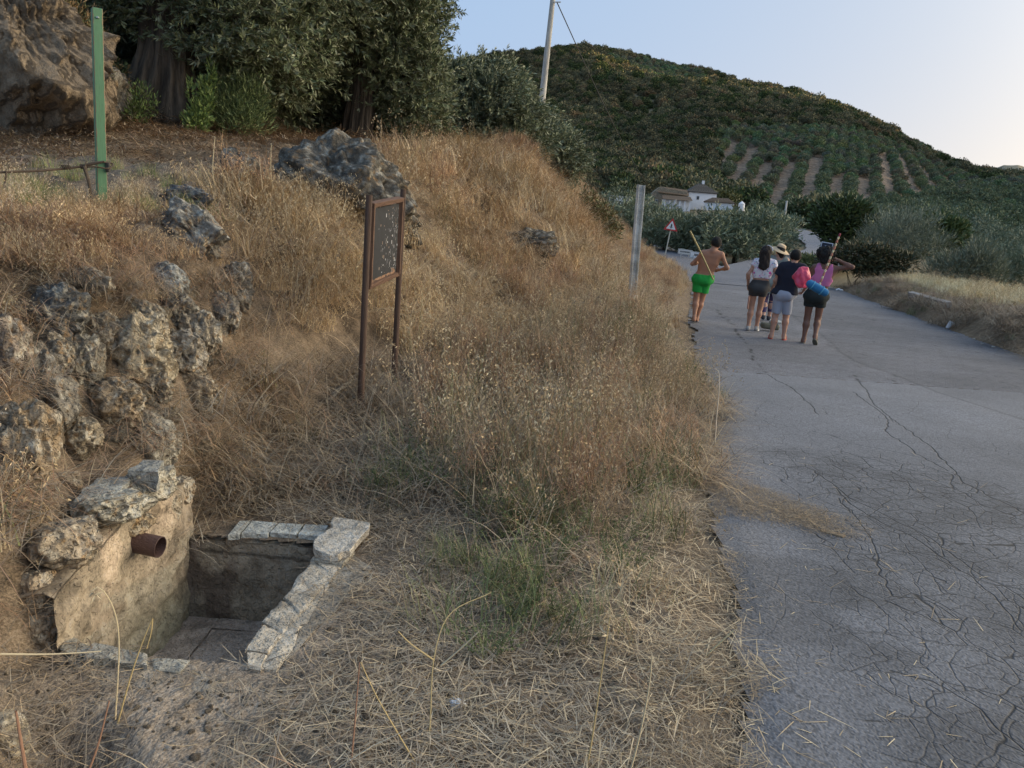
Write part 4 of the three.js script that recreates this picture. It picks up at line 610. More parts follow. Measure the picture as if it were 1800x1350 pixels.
      if (inPoly(px, py, POLY.shelf)) { if (q < 0.3) put('thatch', x, z, sc * 0.8, col); else if (q < 0.55) put('tangle', x, z, sc * 0.7, col); else if (q < 0.66) put('palegrass', x, z, sc * 0.9, col); continue; }
      if (inPoly(px, py, POLY.terrace)) { const tr = nearP(PATCHY.trackA, 1.4) || nearP(PATCHY.trackB, 1.3); if (nearP(PATCHY.greenleft, 1.1) && q < 0.4) put('green', x, z, sc * 0.4, [1.5, 1.5, 1.2]); else if (py > 318 && px < 420) { if (q < 0.35) put('palegrass', x, z, sc * 0.6, col); else if (q < 0.6) put('straw', x, z, sc * 1.2, col); else if (q < 0.7) put('golden', x, z, sc * 0.45, [col[0], col[1] * 1.1, col[2] * 1.3]); } else if (q < (tr ? 0.3 : 0.8)) put('dry', x, z, sc * Math.min(1.3, big), col); continue; }
      if (py < 270 && px < 800) { if (q < 0.35) put('dry', x, z, sc * big, dim(col, 0.8)); continue; }
      if (r < 7 && px > 980) { if (q < 0.35) put('strawpale', x, z, sc, col); else if (q < 0.55) put('straw', x, z, sc, col); continue; }
      if (px > 980 && eL > -0.5) { if (q < 0.5) put('thatch', x, z, sc * 0.7, col); continue; }
      if (py < 420 || px > 980) { if (q < 0.45) put('goldfar', x, z, sc * 0.8, col); else if (q < 0.6) put('reddish', x, z, sc * 0.8, col); }
      else if (q < 0.4) put('thatch', x, z, sc * 0.8, col);
    }
  }
}
const GRASS_TXT = {
  straw: ['cut_straw', 'short cut straw scattered over the earth around the trough', 'straw'], strawpale: ['pale_straw', 'pale bleached straw lying along the edge of the asphalt', 'straw'], thatch: ['flattened_grass', 'grey brown flattened grass below the signboard', 'dry grass'], thatchgold: ['lodged_grass', 'golden lodged grass lying over the bank', 'dry grass'], tangle: ['tangled_grass', 'reddish tangled dry stems over the rocky bank', 'dry grass'], golden: ['golden_grass', 'golden dry grass tufts covering the bank around the signboard', 'dry grass'], goldfar: ['far_golden_grass', 'pale gold grass on the far bank and beyond the road', 'dry grass'], oats: ['wild_oats', 'tall dry wild oats with drooping husks beside the road', 'dry grass'], reddish: ['dead_weeds', 'dead reddish branching weeds on the bank beside the road', 'weeds'], green: ['green_grass', 'sparse green grass blades among the dry grass', 'grass'], leafy: ['green_weeds', 'low green leafy weeds in the dry grass', 'weeds'], palegrass: ['bleached_grass', 'bleached pale grass tufts near the post and at the lower edge', 'dry grass'], dry: ['dry_leaf_litter', 'dry leaves and short stubble on the terrace under the trees', 'leaf litter'],
};
function inst(name, geo, mat, list, label, category, tilt = 0.12) { // list of [x, y, z, scale, yaw, colour]
  if (!list.length) return null; const m = new THREE.InstancedMesh(geo, mat, list.length); m.name = numbered(name); const q = new THREE.Quaternion(), e = new THREE.Euler(), M = new THREE.Matrix4(), C = new THREE.Color(), R = rng(list.length);
  list.forEach(([x, y, z, s, yaw, c], i) => { q.setFromEuler(e.set((R() - 0.5) * tilt * 2, yaw, (R() - 0.5) * tilt * 2)); const sv = Array.isArray(s) ? V(...s) : V(s, s, s); m.setMatrixAt(i, M.compose(V(x, y, z), q, sv)); m.setColorAt(i, C.setRGB(...c)); });
  m.castShadow = m.receiveShadow = true; scene.add(m); return tag(m, label, category, null, 'stuff');
}
inst('gravel', rockGeo(1, 0.7, 0.9, 77, [0.36, 0.31, 0.26], { detail: 3, rough: 0.3 }), rockMat, GRAVEL, 'small gravel and crumbs of earth on the ground around the trough', 'gravel', 1);
for (const k in bins) bins[k].forEach((list, i) => { const [n, l, c] = GRASS_TXT[k]; inst(n, KINDS[k][i], grassMat, list, l, c); });
// ---------------------------------------------------------------- trees and shrubs
const farLeafMat = new THREE.MeshStandardMaterial({ vertexColors: true, roughness: 1, side: THREE.DoubleSide });
const leafMat = new THREE.MeshStandardMaterial({ vertexColors: true, roughness: 0.6, side: THREE.DoubleSide });
const barkTex = dataTex(256, (i, j, n) => { const a = tfbm(i * 3, j, n, 8, 5, 90); const v = 0.25 + 0.85 * a; return [v, v * 0.97, v * 0.93]; }, true);
const barkMat = new THREE.MeshStandardMaterial({ color: new THREE.Color().setRGB(0.24, 0.195, 0.15), map: barkTex, bumpMap: barkTex, bumpScale: 0.04, roughness: 1 });
const OLV = [[0.105, 0.13, 0.062], [0.08, 0.105, 0.05], [0.14, 0.165, 0.085], [0.20, 0.215, 0.14]], SILV = [[0.16, 0.19, 0.115], [0.13, 0.165, 0.095], [0.21, 0.23, 0.155], [0.11, 0.14, 0.078]], OAK = [[0.055, 0.075, 0.028], [0.075, 0.105, 0.035], [0.04, 0.055, 0.022]], SCRUB = [[0.12, 0.118, 0.068], [0.09, 0.09, 0.052], [0.15, 0.138, 0.084], [0.185, 0.16, 0.092]], BRIGHT = [[0.16, 0.23, 0.06], [0.12, 0.18, 0.05], [0.20, 0.27, 0.08]], BROWN = [[0.20, 0.13, 0.06], [0.14, 0.10, 0.045], [0.27, 0.17, 0.075]];
function leaf(mb, p, d, len, w, roll, col) {
  const s = V(d.z, roll, -d.x).normalize(); if (s.lengthSq() < 0.01) s.set(1, 0, 0); s.cross(d).normalize().multiplyScalar(w / 2).applyAxisAngle(d, roll * 2.5); const m = p.clone().addScaledVector(d, len * 0.5), e = p.clone().addScaledVector(d, len);
  mb.tri(p, m.clone().add(s), e, col); mb.tri(p, e, m.clone().sub(s), col);
}
const rdir = (R, up = 0) => V(R() * 2 - 1, R() * 2 - 1 + up, R() * 2 - 1).normalize();
function cloud(blobs, n, len, w, cols, seed, o = {}) {  // leaves through a set of ellipsoids [x, y, z, rx, ry, rz]
  const R = rng(seed), mb = new MB(), vol = blobs.map((b) => Math.pow(b[3] * b[4] * b[5], 0.8)), tot = vol.reduce((a, b) => a + b);
  blobs.forEach((b, bi) => {
    for (let i = 0; i < n * vol[bi] / tot; i++) {
      const d = rdir(R), k = Math.pow(R(), o.fill ?? 0.33) * (1 + 0.22 * noise(d.x * 2.5 + bi * 9, d.y * 2.5, d.z * 2.5 + seed)), p = V(b[0] + d.x * b[3] * k, b[1] + d.y * b[4] * k, b[2] + d.z * b[5] * k); if (p.y < (o.floor ?? -9)) continue;
      const q = d.clone().multiplyScalar(o.out ?? 0.8).add(rdir(R, o.up ?? 0.2)).normalize(), tw = 0.75 + 0.5 * noise(p.x * (o.tf ?? 1.2), p.y * (o.tf ?? 1.2), p.z * (o.tf ?? 1.2) + seed);
      leaf(mb, p, q, len * (0.6 + R() * 0.8), w * (0.7 + R() * 0.6), R() * 2 - 1, dim(pick(R, cols), 0.75 + 0.5 * tw * R() + 0.15));
    }
  });
  return mb.geo();
}
function twigGeo(seed, n, L, leafL, leafW, cols) {
  const R = rng(seed), mb = new MB(), c = [0.10, 0.085, 0.06]; blade(mb, V(0, 0, 0), 0, 0.1, L, 0.008, 0.3, c, 2, 0.4);
  for (let i = 0; i < n; i++) { const t = 0.1 + 0.9 * i / n, a = R() * 6.28, d = V(Math.cos(a) * 0.8, 0.75, Math.sin(a) * 0.8).normalize(); leaf(mb, V(0, t * L, 0.15 * t * L), d, leafL * (0.7 + R() * 0.5), leafW, R() * 2 - 1, pick(R, cols)); }
  return mb.geo();
}
function crownTwigs(parent, blobs, n, geos, seed, o = {}) { // a crown of leafy twigs
  const R = rng(seed), q = new THREE.Quaternion(), M = new THREE.Matrix4(), C = new THREE.Color(), vol = blobs.map((b) => Math.pow(b[3] * b[4] * b[5], 0.75)), tot = vol.reduce((a, b) => a + b), lists = geos.map(() => []);
  blobs.forEach((b, bi) => { for (let i = 0; i < n * vol[bi] / tot; i++) { const d = rdir(R), lump = 1 + 0.3 * noise(d.x * 2.2 + bi * 7, d.y * 2.2, d.z * 2.2 + seed), k = Math.pow(R(), 0.4) * lump, p = V(b[0] + d.x * b[3] * k, b[1] + d.y * b[4] * k, b[2] + d.z * b[5] * k); if (o.floor && p.y < o.floor(p.x, p.z)) continue; const dir = d.clone().multiplyScalar(0.7).add(rdir(R, o.up ?? 0.35)).normalize(); lists[Math.floor(R() * geos.length)].push([p, dir, (o.s ?? 1) * (0.75 + R() * 0.6), 0.75 + 0.5 * R() + 0.3 * noise(p.x, p.y, p.z)]); } });
  lists.forEach((l, gi) => { if (!l.length) return; const m = new THREE.InstancedMesh(geos[gi], leafMat, l.length); m.name = 'crown'; m.userData.kind = 'stuff'; l.forEach(([p, d, s, t], i) => { q.setFromUnitVectors(V(0, 1, 0), d); m.setMatrixAt(i, M.compose(p, q, V(s, s, s))); m.setColorAt(i, C.setRGB(t, t, t * 0.95)); }); parent.add(m); });
}
function trunkGeo(pts, r0, r1, seed, ridge = 0.28) {     // gnarled trunk
  const c = new THREE.CatmullRomCurve3(pts), n = 44, m = 40, pos = [], uv = [], idx = [], L = c.getLength();
  for (let i = 0; i <= n; i++) { const t = i / n, p = c.getPoint(t), rad = mix(r0, r1, Math.pow(t, 0.7)) * (1 + 0.55 * Math.exp(-t * 9)); for (let j = 0; j <= m; j++) { const a = (j % m) / m * Math.PI * 2, rr = rad * (1 + ridge * fbm(Math.cos(a) * 1.6 + seed, t * L * 0.9, Math.sin(a) * 1.6, 3) * 1.8 + ridge * 0.5 * noise(Math.cos(a + t * 1.2) * 5, t * L * 0.7, Math.sin(a + t * 1.2) * 5 + seed)); pos.push(p.x + Math.cos(a) * rr, p.y, p.z + Math.sin(a) * rr); uv.push(j / m * 2, t * L * 0.5); } }
  for (let i = 0; i < n; i++) for (let j = 0; j < m; j++) { const a = i * (m + 1) + j, b = a + m + 1; idx.push(a, b, a + 1, b, b + 1, a + 1); }
  const g = new THREE.BufferGeometry(); g.setAttribute('position', new THREE.Float32BufferAttribute(pos, 3)); g.setAttribute('uv', new THREE.Float32BufferAttribute(uv, 2)); g.setIndex(idx); g.computeVertexNormals(); return g;
}
const OTW = [1, 2, 3].map((s) => twigGeo(s, 20, 0.34, 0.085, 0.021, OLV)), OTW2 = [4, 5].map((s) => twigGeo(s, 20, 0.36, 0.09, 0.022, SILV));
function olive(px, py, r, blobsPx, n, twigs, trunkPx, label, seed, o = {}) { // blobs [px, py, dr, radius px, squash]
  const b = P(px, py, r), base = V(b.x, H(b.x, b.z), b.z), t = thing('olive_tree', label, 'tree', base, o.group), k = r / F, L = (p) => p.clone().sub(base);
  const blobs = blobsPx.map(([x, y, dr, rad, sq = 0.85]) => { const p = L(P(x, y, r + dr)); return [p.x, p.y, p.z, rad * k, rad * k * sq, rad * k * 0.9]; });
  const top = V(0, trunkPx[1], 0).add(V(trunkPx[2] || 0, 0, trunkPx[3] || 0));
  part('trunk', trunkGeo([V(0, -0.4, 0), V(top.x * 0.3 + 0.08, top.y * 0.35, top.z * 0.3), top.clone().multiplyScalar(0.75), top], trunkPx[0], trunkPx[0] * 0.55, seed), barkMat, t);
  blobs.forEach((q, i) => { if (i < 9) part('limb', tube([V(top.x * 0.7, top.y * 0.7, top.z * 0.7), V(mix(top.x, q[0], 0.4), mix(top.y, q[1], 0.5) + 0.2, mix(top.z, q[2], 0.4)), V(q[0], q[1], q[2])], trunkPx[0] * 0.38, 14, 7, 0.2), barkMat, t); });
  crownTwigs(t, blobs, n, twigs, seed, { s: o.s ?? 1, floor: (x, z) => H(x + base.x, z + base.z) - base.y + 0.15 });
  return t;
}
olive(285, 208, 12.8, [[300, -60, 0.3, 130], [430, 20, -0.5, 120], [500, 90, 0, 85], [470, 150, 0.6, 70, 0.9], [420, 40, -0.8, 70], [200, -30, 0.4, 110], [350, -170, 0, 190], [540, 40, 0.2, 60], [250, 60, 1.8, 110], [420, 180, 1.5, 60], [350, 150, 2, 90], [150, 40, 2.4, 120], [560, -60, 0, 120], [220, 130, 2.4, 90]], 9500, OTW, [0.46, 3.0, 0.1, 0], 'ancient dark olive tree with a massive gnarled trunk at upper left', 51, {});
olive(622, 255, 14.2, [[640, 20, 0, 110], [560, 90, 0.3, 80], [700, 70, 0.2, 75], [720, 150, 0, 70], [735, 205, 0.3, 52], [640, 120, 0.8, 100], [560, 180, 0.9, 80], [680, 180, 1.0, 70], [700, -20, 0, 85], [620, -90, 0, 150], [690, 235, 1.0, 50], [560, 225, 1.3, 60], [520, 130, 0.5, 60], [750, 110, -0.2, 28], [757, 50, 0, 24]], 9500, OTW, [0.24, 2.6, 0.05, 0], 'second big olive tree, dark trunk right behind the jagged outcrop', 52, {});
olive(845, 275, 20, [[830, 190, 0, 70], [790, 160, 0.3, 50], [870, 200, 0, 65], [910, 220, 0.2, 48], [840, 240, 0.3, 75, 0.6], [800, 230, 0, 55], [860, 150, 0.4, 42], [930, 245, 0.5, 34]], 4600, OTW2, [0.25, 1.6, 0, 0], 'round silvery olive tree between the big olives and the utility pole', 53, { s: 1.25 });
olive(975, 300, 24, [[965, 255, 0, 34], [985, 270, -0.3, 30], [945, 262, 0.3, 32], [1000, 290, 0, 26], [970, 295, 0, 38, 0.7]], 2000, OTW2, [0.12, 1, 0, 0], 'small pale olive bush at the foot of the utility pole', 54, { s: 1.2 });
{ // dark trees closing the terrace behind
  const TW = [6, 7].map((s) => twigGeo(s, 20, 0.5, 0.12, 0.04, OAK));
  olive(110, 150, 18, [[60, 0, 0, 130], [160, -20, 0, 120], [-40, 10, 0, 120], [120, 80, 0, 90], [200, 60, 0, 110], [60, -120, 0, 170], [210, 140, -1.5, 70]], 5200, TW, [0.3, 3, 0, 0], 'dark evergreen tree rising behind the tan cliff', 55, { s: 1.1 });
  olive(460, 190, 19, [[400, 60, 0, 130], [500, 100, 0, 110], [450, 180, 0, 110, 0.7], [300, 120, 0, 120], [580, 130, 0, 90], [660, 140, 0, 90], [760, 190, 1, 60, 1], [470, -60, 0, 180], [700, 230, 0, 70, 0.7]], 6500, TW, [0.3, 2.5, 0, 0], 'dark dense thicket tree filling the shade between the two big olives', 56, { s: 1.1 });
}
function shrub(px, py, r, blobsPx, n, len, w, cols, label, seed, o = {}) {
  const b = P(px, py, r), base = V(b.x, H(b.x, b.z), b.z), t = thing(o.name || 'shrub', label, o.cat || 'shrub', base, o.group), k = r / F;
  const blobs = blobsPx.map(([x, y, rad, sq = 0.9, dr = 0]) => { const p = P(x, y, r + dr).sub(base); return [p.x, p.y, p.z, rad * k, rad * k * sq, rad * k]; });
  part('foliage', cloud(blobs, n, len, w, cols, seed, { up: o.up ?? 0.35, out: o.out ?? 0.8, tf: o.tf ?? 2, fill: o.fill ?? 0.45, floor: -0.3 }), leafMat, t);
  const R = rng(seed), st = []; for (let i = 0; i < (o.stems ?? 7); i++) { const q = blobs[Math.floor(R() * blobs.length)]; st.push(tube([V((R() - 0.5) * 0.15, -0.15, (R() - 0.5) * 0.15), V(q[0] * 0.4, q[1] * 0.5, q[2] * 0.4), V(q[0] + (R() - 0.5) * q[3], q[1] + (R() - 0.3) * q[4], q[2] + (R() - 0.5) * q[3])], o.sr ?? 0.02, 8, 5, 0.3)); }
  part('stem', mergeGeometries(st), barkMat, t); return t;
}
shrub(410, 228, 12.2, [[410, 180, 48, 1], [440, 165, 36, 1], [385, 195, 36], [425, 210, 50, 0.6]], 5200, 0.09, 0.012, [[0.10, 0.14, 0.05], [0.075, 0.11, 0.04], [0.14, 0.18, 0.07]], 'rounded green broom shrub at the foot of the ancient olive', 61, { up: 1.2 });
shrub(352, 225, 11.9, [[352, 200, 18, 1.3], [362, 165, 14, 1.8], [372, 130, 7, 3], [345, 215, 20], [336, 160, 5, 4]], 1500, 0.07, 0.022, BRIGHT, 'bright green leafy shoots between the gnarled trunk and the broom', 62, { up: 1.5, sr: 0.008 });
shrub(272, 212, 11.9, [[272, 190, 8, 3.2], [245, 175, 16, 1.8], [240, 200, 20]], 700, 0.06, 0.018, [BRIGHT[1], OAK[1]], 'slim green shoot in front of the gnarled trunk', 63, { up: 1.5, sr: 0.008 });
shrub(125, 110, 11.5, [[110, 50, 50, 0.9], [150, 75, 34, 0.9], [90, 90, 26], [175, 110, 18, 1.6], [70, 20, 40]], 4200, 0.10, 0.010, [...BROWN, [0.12, 0.13, 0.05], [0.10, 0.11, 0.04]], 'brownish half dry shrub growing on top of the tan cliff', 64, {});
shrub(215, 190, 12.5, [[215, 165, 22, 1.1], [208, 130, 16, 1.3], [235, 185, 18]], 1200, 0.06, 0.02, [OAK[1], BROWN[0], OAK[0]], 'small olive brown shrub right behind the green post', 65, {});
shrub(720, 275, 15.5, [[700, 262, 16, 0.5], [740, 268, 18, 0.5], [670, 258, 14, 0.5], [775, 275, 14, 0.5]], 1200, 0.07, 0.02, BRIGHT, 'low strip of fresh green plants under the second olive tree', 66, { stems: 3, sr: 0.008 });
shrub(898, 285, 16, [[880, 262, 20, 0.8], [905, 260, 24, 0.9], [930, 270, 18]], 2200, 0.16, 0.006, [...RUST, [0.30, 0.20, 0.11]], 'dry brown bush on the crest of the grassy bank', 67, { up: 1.2, name: 'dry_bush', cat: 'bush' });
shrub(1055, 405, 21, [[1045, 372, 26], [1062, 388, 26], [1035, 350, 16, 1.2], [1078, 405, 18]], 2600, 0.13, 0.03, [[0.13, 0.13, 0.05], [0.10, 0.11, 0.04], [0.22, 0.14, 0.06]], 'olive and rust coloured bush where the bank meets the side road', 68, { name: 'bush', cat: 'bush' });
shrub(955, 330, 17, [[945, 318, 24, 0.8], [985, 345, 22, 0.9], [1000, 370, 20]], 2200, 0.16, 0.007, [[0.30, 0.24, 0.15], [0.24, 0.20, 0.11], [0.19, 0.18, 0.10]], 'pale feathery dry bush on the road side of the bank', 69, { up: 1.2, name: 'dry_bush', cat: 'bush' });
// right of the road
shrub(1482, 425, 66, [[1480, 378, 40, 0.75], [1455, 392, 26], [1508, 390, 26], [1480, 410, 38, 0.7]], 7500, 0.5, 0.14, [[0.05, 0.075, 0.02], [0.07, 0.10, 0.028], [0.035, 0.05, 0.018]], 'big round dark green tree right of the far road', 71, { name: 'round_tree', cat: 'tree', up: 0.8, sr: 0.12 });
shrub(1590, 470, 46, [[1570, 412, 44, 1], [1605, 415, 44, 1], [1540, 430, 36], [1635, 438, 34]], 7500, 0.34, 0.025, [[0.15, 0.175, 0.12], [0.12, 0.145, 0.10], [0.18, 0.20, 0.14]], 'feathery grey green bush behind the right verge', 72, { up: 0.9 });
shrub(1655, 440, 75, [[1650, 405, 30, 0.9], [1675, 410, 24], [1640, 425, 26]], 4000, 0.45, 0.14, [[0.06, 0.09, 0.025], [0.08, 0.11, 0.03]], 'dark green bush beyond the feathery grey one', 73, { up: 0.6 });
shrub(1500, 478, 40, [[1475, 455, 24], [1510, 450, 30], [1545, 455, 28], [1580, 462, 26], [1450, 465, 18], [1530, 470, 30, 0.6]], 7500, 0.22, 0.06, [[0.045, 0.055, 0.022], [0.07, 0.075, 0.03], [0.12, 0.09, 0.04], [0.035, 0.045, 0.02]], 'dark bramble hedge along the right edge of the road', 74, { name: 'hedge', cat: 'hedge' });
shrub(1690, 500, 40, [[1680, 475, 36, 0.8], [1720, 470, 36, 0.9], [1650, 480, 26], [1745, 485, 26], [1720, 450, 22, 1.3]], 7500, 0.28, 0.03, [[0.15, 0.17, 0.11], [0.11, 0.135, 0.085], [0.20, 0.215, 0.15]], 'silvery green shrub with pale upright shoots behind the right verge', 75, { up: 1.0 });
shrub(1790, 500, 44, [[1780, 480, 30], [1820, 470, 40], [1760, 492, 22]], 4200, 0.28, 0.035, [[0.14, 0.17, 0.10], [0.11, 0.14, 0.085]], 'grey green shrub cut by the right edge of the picture', 76, { up: 0.8 });
shrub(1415, 480, 50, [[1400, 468, 13], [1418, 462, 15], [1436, 470, 11]], 2600, 0.25, 0.08, [[0.10, 0.13, 0.05], [0.13, 0.15, 0.06]], 'small green bush left of the far road behind the walkers', 77, {});
// ---------------------------------------------------------------- groves, scrub and houses in the distance
function treeProto(seed, h, n, len, w, cols) {
  const R = rng(seed), blobs = []; for (let i = 0; i < 7; i++) { const a = i / 7 * 6.28 + R(), d = i ? 0.28 + R() * 0.16 : 0; blobs.push([Math.cos(a) * d * h, h * (0.28 + R() * 0.34), Math.sin(a) * d * h, h * (0.20 + R() * 0.09), h * (0.17 + R() * 0.08), h * (0.20 + R() * 0.09)]); } blobs.push([0, h * 0.62, 0, h * 0.30, h * 0.30, h * 0.30]);
  return [cloud(blobs, n, len, w, cols, seed, { tf: 0.8, fill: 0.4, up: 0.4, floor: 0.02 }), trunkGeo([V(0, -0.6, 0), V(0.05, h * 0.25, 0), V(0, h * 0.5, 0.05)], h * 0.045, h * 0.03, seed)];
}
const protoMid = [1, 2, 3].map((s) => treeProto(200 + s, 4.6, 3600, 0.42, 0.085, SILV)), protoFar = [1, 2, 3].map((s) => treeProto(210 + s, 4.6, 1500, 0.52, 0.24, s === 2 ? [...SILV, OLV[0]] : OLV));
const trunkSmall = new THREE.CylinderGeometry(0.12, 0.18, 2.4, 6); trunkSmall.translate(0, 0.7, 0);
const GROVES = [];                                      // [x, z, scale, kind of grove, size in the picture]
{
  const R = rng(500);
  const add = (x, z, s, kind, label) => { const y = H(x, z), [px] = pix(x, y, z); if (px < -100 || px > 1900) return; GROVES.push({ x, y, z, s, kind, label, size: s / Math.hypot(x, z) }); };
  const LB = ['leftmost olive tree of the grove, beside the side road', 'second olive tree from the left at the front of the grove', 'olive tree right behind the triangular warning sign', 'olive tree behind the two white direction boards', 'olive tree behind the shirtless boy', 'olive tree of the front row right of the shirtless boy', 'olive tree of the front row left of the straw hat', 'rightmost olive tree of the front row, left of the far road'];
  for (const [qi, [px, py, r, s]] of [[1082, 455, 66, 1.0], [1120, 458, 62, 1.05], [1165, 462, 60, 1.1], [1215, 468, 59, 1.05], [1252, 468, 58, 1.15], [1292, 466, 59, 1.1], [1330, 466, 60, 1.15], [1352, 463, 66, 1.0], [1106, 450, 74, 1], [1190, 450, 70, 1.1], [1238, 452, 69, 1], [1275, 450, 70, 1.1], [1318, 448, 72, 1], [1350, 446, 76, 1.1]].entries()) { const p = P(px, py, r); add(p.x, p.z, s * 0.88, 0, LB[qi]); }
  for (let x = -20; x < 90; x += 7) for (let z = -80; z > -196; z -= 7) { const jx = x + (R() - 0.5) * 3, jz = z + (R() - 0.5) * 3, y = H(jx, jz), [px, py] = pix(jx, y, jz); if (px < 1030 || px > 1372 || nearRoadLine(jx, jz) < 6) continue; const rr = Math.hypot(jx, jz); if (rr > 128 && px > 1050 && px < 1325) continue; add(jx, jz, (rr > 80 && px > 1040 && px < 1325 ? 0.38 : 0.75) + R() * 0.25, 0); }
  for (let x = 30; x < 330; x += 6.4) for (let z = -100; z > -420; z -= 6.4) { const jx = x + (R() - 0.5) * 3.2, jz = z + (R() - 0.5) * 3.2, y = H(jx, jz), [px, py] = pix(jx, y, jz); if (nearRoadLine(jx, jz) < 6 || (px < 1520 && !inPoly(px, py, ORCH_VAL))) continue; if (px > 1470 && px < 1900 && py > 322 && py < 500 && !inPoly(px, py, ORCH_LOW)) { if (noise(jx * 0.03, 4, jz * 0.03) > 0.62) continue; add(jx, jz, 0.8 + R() * 0.4, 1); } }
  // terraced rows that run up the slope
  const A = hit(1390, 355), B = hit(1412, 290), dir = B.clone().sub(A).setY(0).normalize(), side = V(-dir.z, 0, dir.x);
  for (let i = -36; i < 56; i++) for (let j = -16; j < 90; j++) {
    const wide = 8.8, x = A.x + side.x * i * wide / 2 + dir.x * j * 3.9, z = A.z + side.z * i * wide / 2 + dir.z * j * 3.9, jx = x + (R() - 0.5) * 1.6, jz = z + (R() - 0.5) * 1.6, y = H(jx, jz), [px, py] = pix(jx, y, jz);
    if (!inPoly(px, py, ORCH_LOW) || inPoly(px, py, ORCH_VAL)) continue; const open = (i & 1) && py > lerpTable([[1250, 255], [1400, 285], [1480, 300], [1520, 330], [1560, 280], [1720, 290]], px) - 6 + 20 * noise(i * 1.7, 3, 2); if (open) continue; if (R() < 0.06) continue; add(jx, jz, 0.72 + R() * 0.3, 2);
  }
  for (let x = 40; x < 200; x += 7.5) for (let z = -580; z > -800; z -= 8) { const jx = x + (R() - 0.5) * 2, jz = z + (R() - 0.5) * 2, y = H(jx, jz), [px, py] = pix(jx, y, jz); if (inPoly(px, py, ORCH_TOP)) add(jx, jz, 1.05 + R() * 0.3, 3); }
  for (let x = 100; x < 360; x += 9) for (let z = -380; z > -640; z -= 9) { const jx = x + (R() - 0.5) * 2, jz = z + (R() - 0.5) * 2, y = H(jx, jz), [px, py] = pix(jx, y, jz); if (inPoly(px, py, ORCH_EDGE) && !inPoly(px, py, ORCH_LOW)) add(jx, jz, 0.9 + R() * 0.3, 2); }
  GROVES.sort((a, b) => b.size - a.size);
  const TXT = [['silvery olive tree in the grove behind the road junction', 'olive trees of the grove behind the junction'], ['olive tree in the valley grove right of the road', 'olive trees of the valley grove'], ['olive tree in the terraced rows on the hillside', 'olive trees in the hillside rows'], ['olive tree in the high orchard near the hilltop', 'olive trees near the hilltop']];
  const bigs = [], protos = {}; let n = 0; const rest = protoFar.map(() => []), restT = [];
  for (const g of GROVES) {
    const near = Math.hypot(g.x, g.z) < 150, k = n % 3;
    if (n < 300) {
      const key = (near ? 'm' : 'f') + k, set = (near ? protoMid : protoFar)[k]; let t = protos[key];
      if (!t) { t = protos[key] = new THREE.Group(); part('crown', set[0], near ? leafMat : farLeafMat, t); part('trunk', set[1], barkMat, t); } else t = t.clone();
      t.name = numbered('olive_tree'); if (g.label) tag(t, g.label, 'tree'); else tag(t, TXT[g.kind][0], 'tree', TXT[g.kind][1]); t.position.set(g.x, g.y, g.z); t.rotation.y = R() * 6.28; t.scale.setScalar(g.s); scene.add(t);
    } else { rest[k].push([g.x, g.y, g.z, g.s, R() * 6.28, [0.8 + R() * 0.4, 0.8 + R() * 0.4, 0.8 + R() * 0.4]]); }
    n++;
  }
  rest.forEach((l, i) => inst('far_olive_grove', protoFar[i][0], farLeafMat, l, 'far olive trees of the orchards on hillside and valley', 'olive grove', 0.05));
}
// scrub and woods on the hill
{
  const R = rng(900), geos = [0, 1, 2].map((s) => { const b = [[0, 0.5, 0, 0.62, 0.55, 0.62], [0.35, 0.35, 0.2, 0.45, 0.4, 0.45], [-0.3, 0.4, -0.25, 0.45, 0.42, 0.45]]; return cloud(b, 1300, 0.15, 0.10, s === 2 ? OAK : SCRUB, 300 + s, { tf: 1.5, fill: 0.3, up: 0.4, floor: -0.1 }); }), lists = [[], [], []];
  const SPUR = [[995, 97, 640], [1060, 112, 620], [1120, 138, 590], [1200, 160, 545], [1250, 178, 500]].map(([a, b, r]) => { const p = P(a, b, r); return [p.x, p.z]; });  // scrub along this line is made taller and denser to shade the slope beside it
  for (let r = 215; r < 1050; r *= 1.0085) { const step = Math.max(2.6, r * 0.0085); for (let a = -0.62; a < 0.66; a += step / r) {
    const aa = a + (R() - 0.5) * step / r, rr = r * (1 + (R() - 0.5) * 0.008), x = Math.sin(aa) * rr, z = -Math.cos(aa) * rr, y = H(x, z), [px, py] = pix(x, y, z); if (px < -60 || px > 1860 || py < -100) continue;
    if (inPoly(px, py, ORCH_LOW) || inPoly(px, py, ORCH_TOP) || (inPoly(px, py, ORCH_EDGE) && R() < 0.5) || inPoly(px, py, ORCH_VAL)) continue; if (px < 740 && rr > 230 && py > 60) continue; if (px > 1440 && py > 330) continue; if (rr < 250 && px > 1040 && px < 1420) continue;
    const dn = noise(x * 0.018, 2, z * 0.018) + 0.4 * noise(x * 0.06, 5, z * 0.06), bare = px > 1085 && px < 1160 && py > 165 && py < 215; if (bare ? R() < 0.6 : (lineDist(x, z, SPUR) > 12 && R() < 0.16 - 0.25 * dn)) continue;
    const spur = lineDist(x, z, SPUR) < 12 ? 1.9 : 1, top = spur > 1 ? spur : py < 0 ? 1 : (rr > 600 ? 1.25 : 1), s = (1.3 + R() * 1.5 + (dn > 0.35 ? 0.9 : 0)) * top, t = 0.75 + 0.4 * R() + 0.25 * dn, wn = R() < 0.12 ? 1.25 : 1; lists[Math.floor(R() * 3)].push([x, y - 0.15 * s, z, [s * (0.9 + R() * 0.4), s * (0.8 + R() * 0.5), s], R() * 6.28, [t * wn, t, t * 0.92]]);
  } }
  lists.forEach((l, i) => inst('hill_scrub', geos[i], farLeafMat, l, 'dark evergreen scrub covering the hill', 'scrub', 0.2));
  console.log('scrub', lists.map((l) => l.length), 'trees', GROVES.length);
}
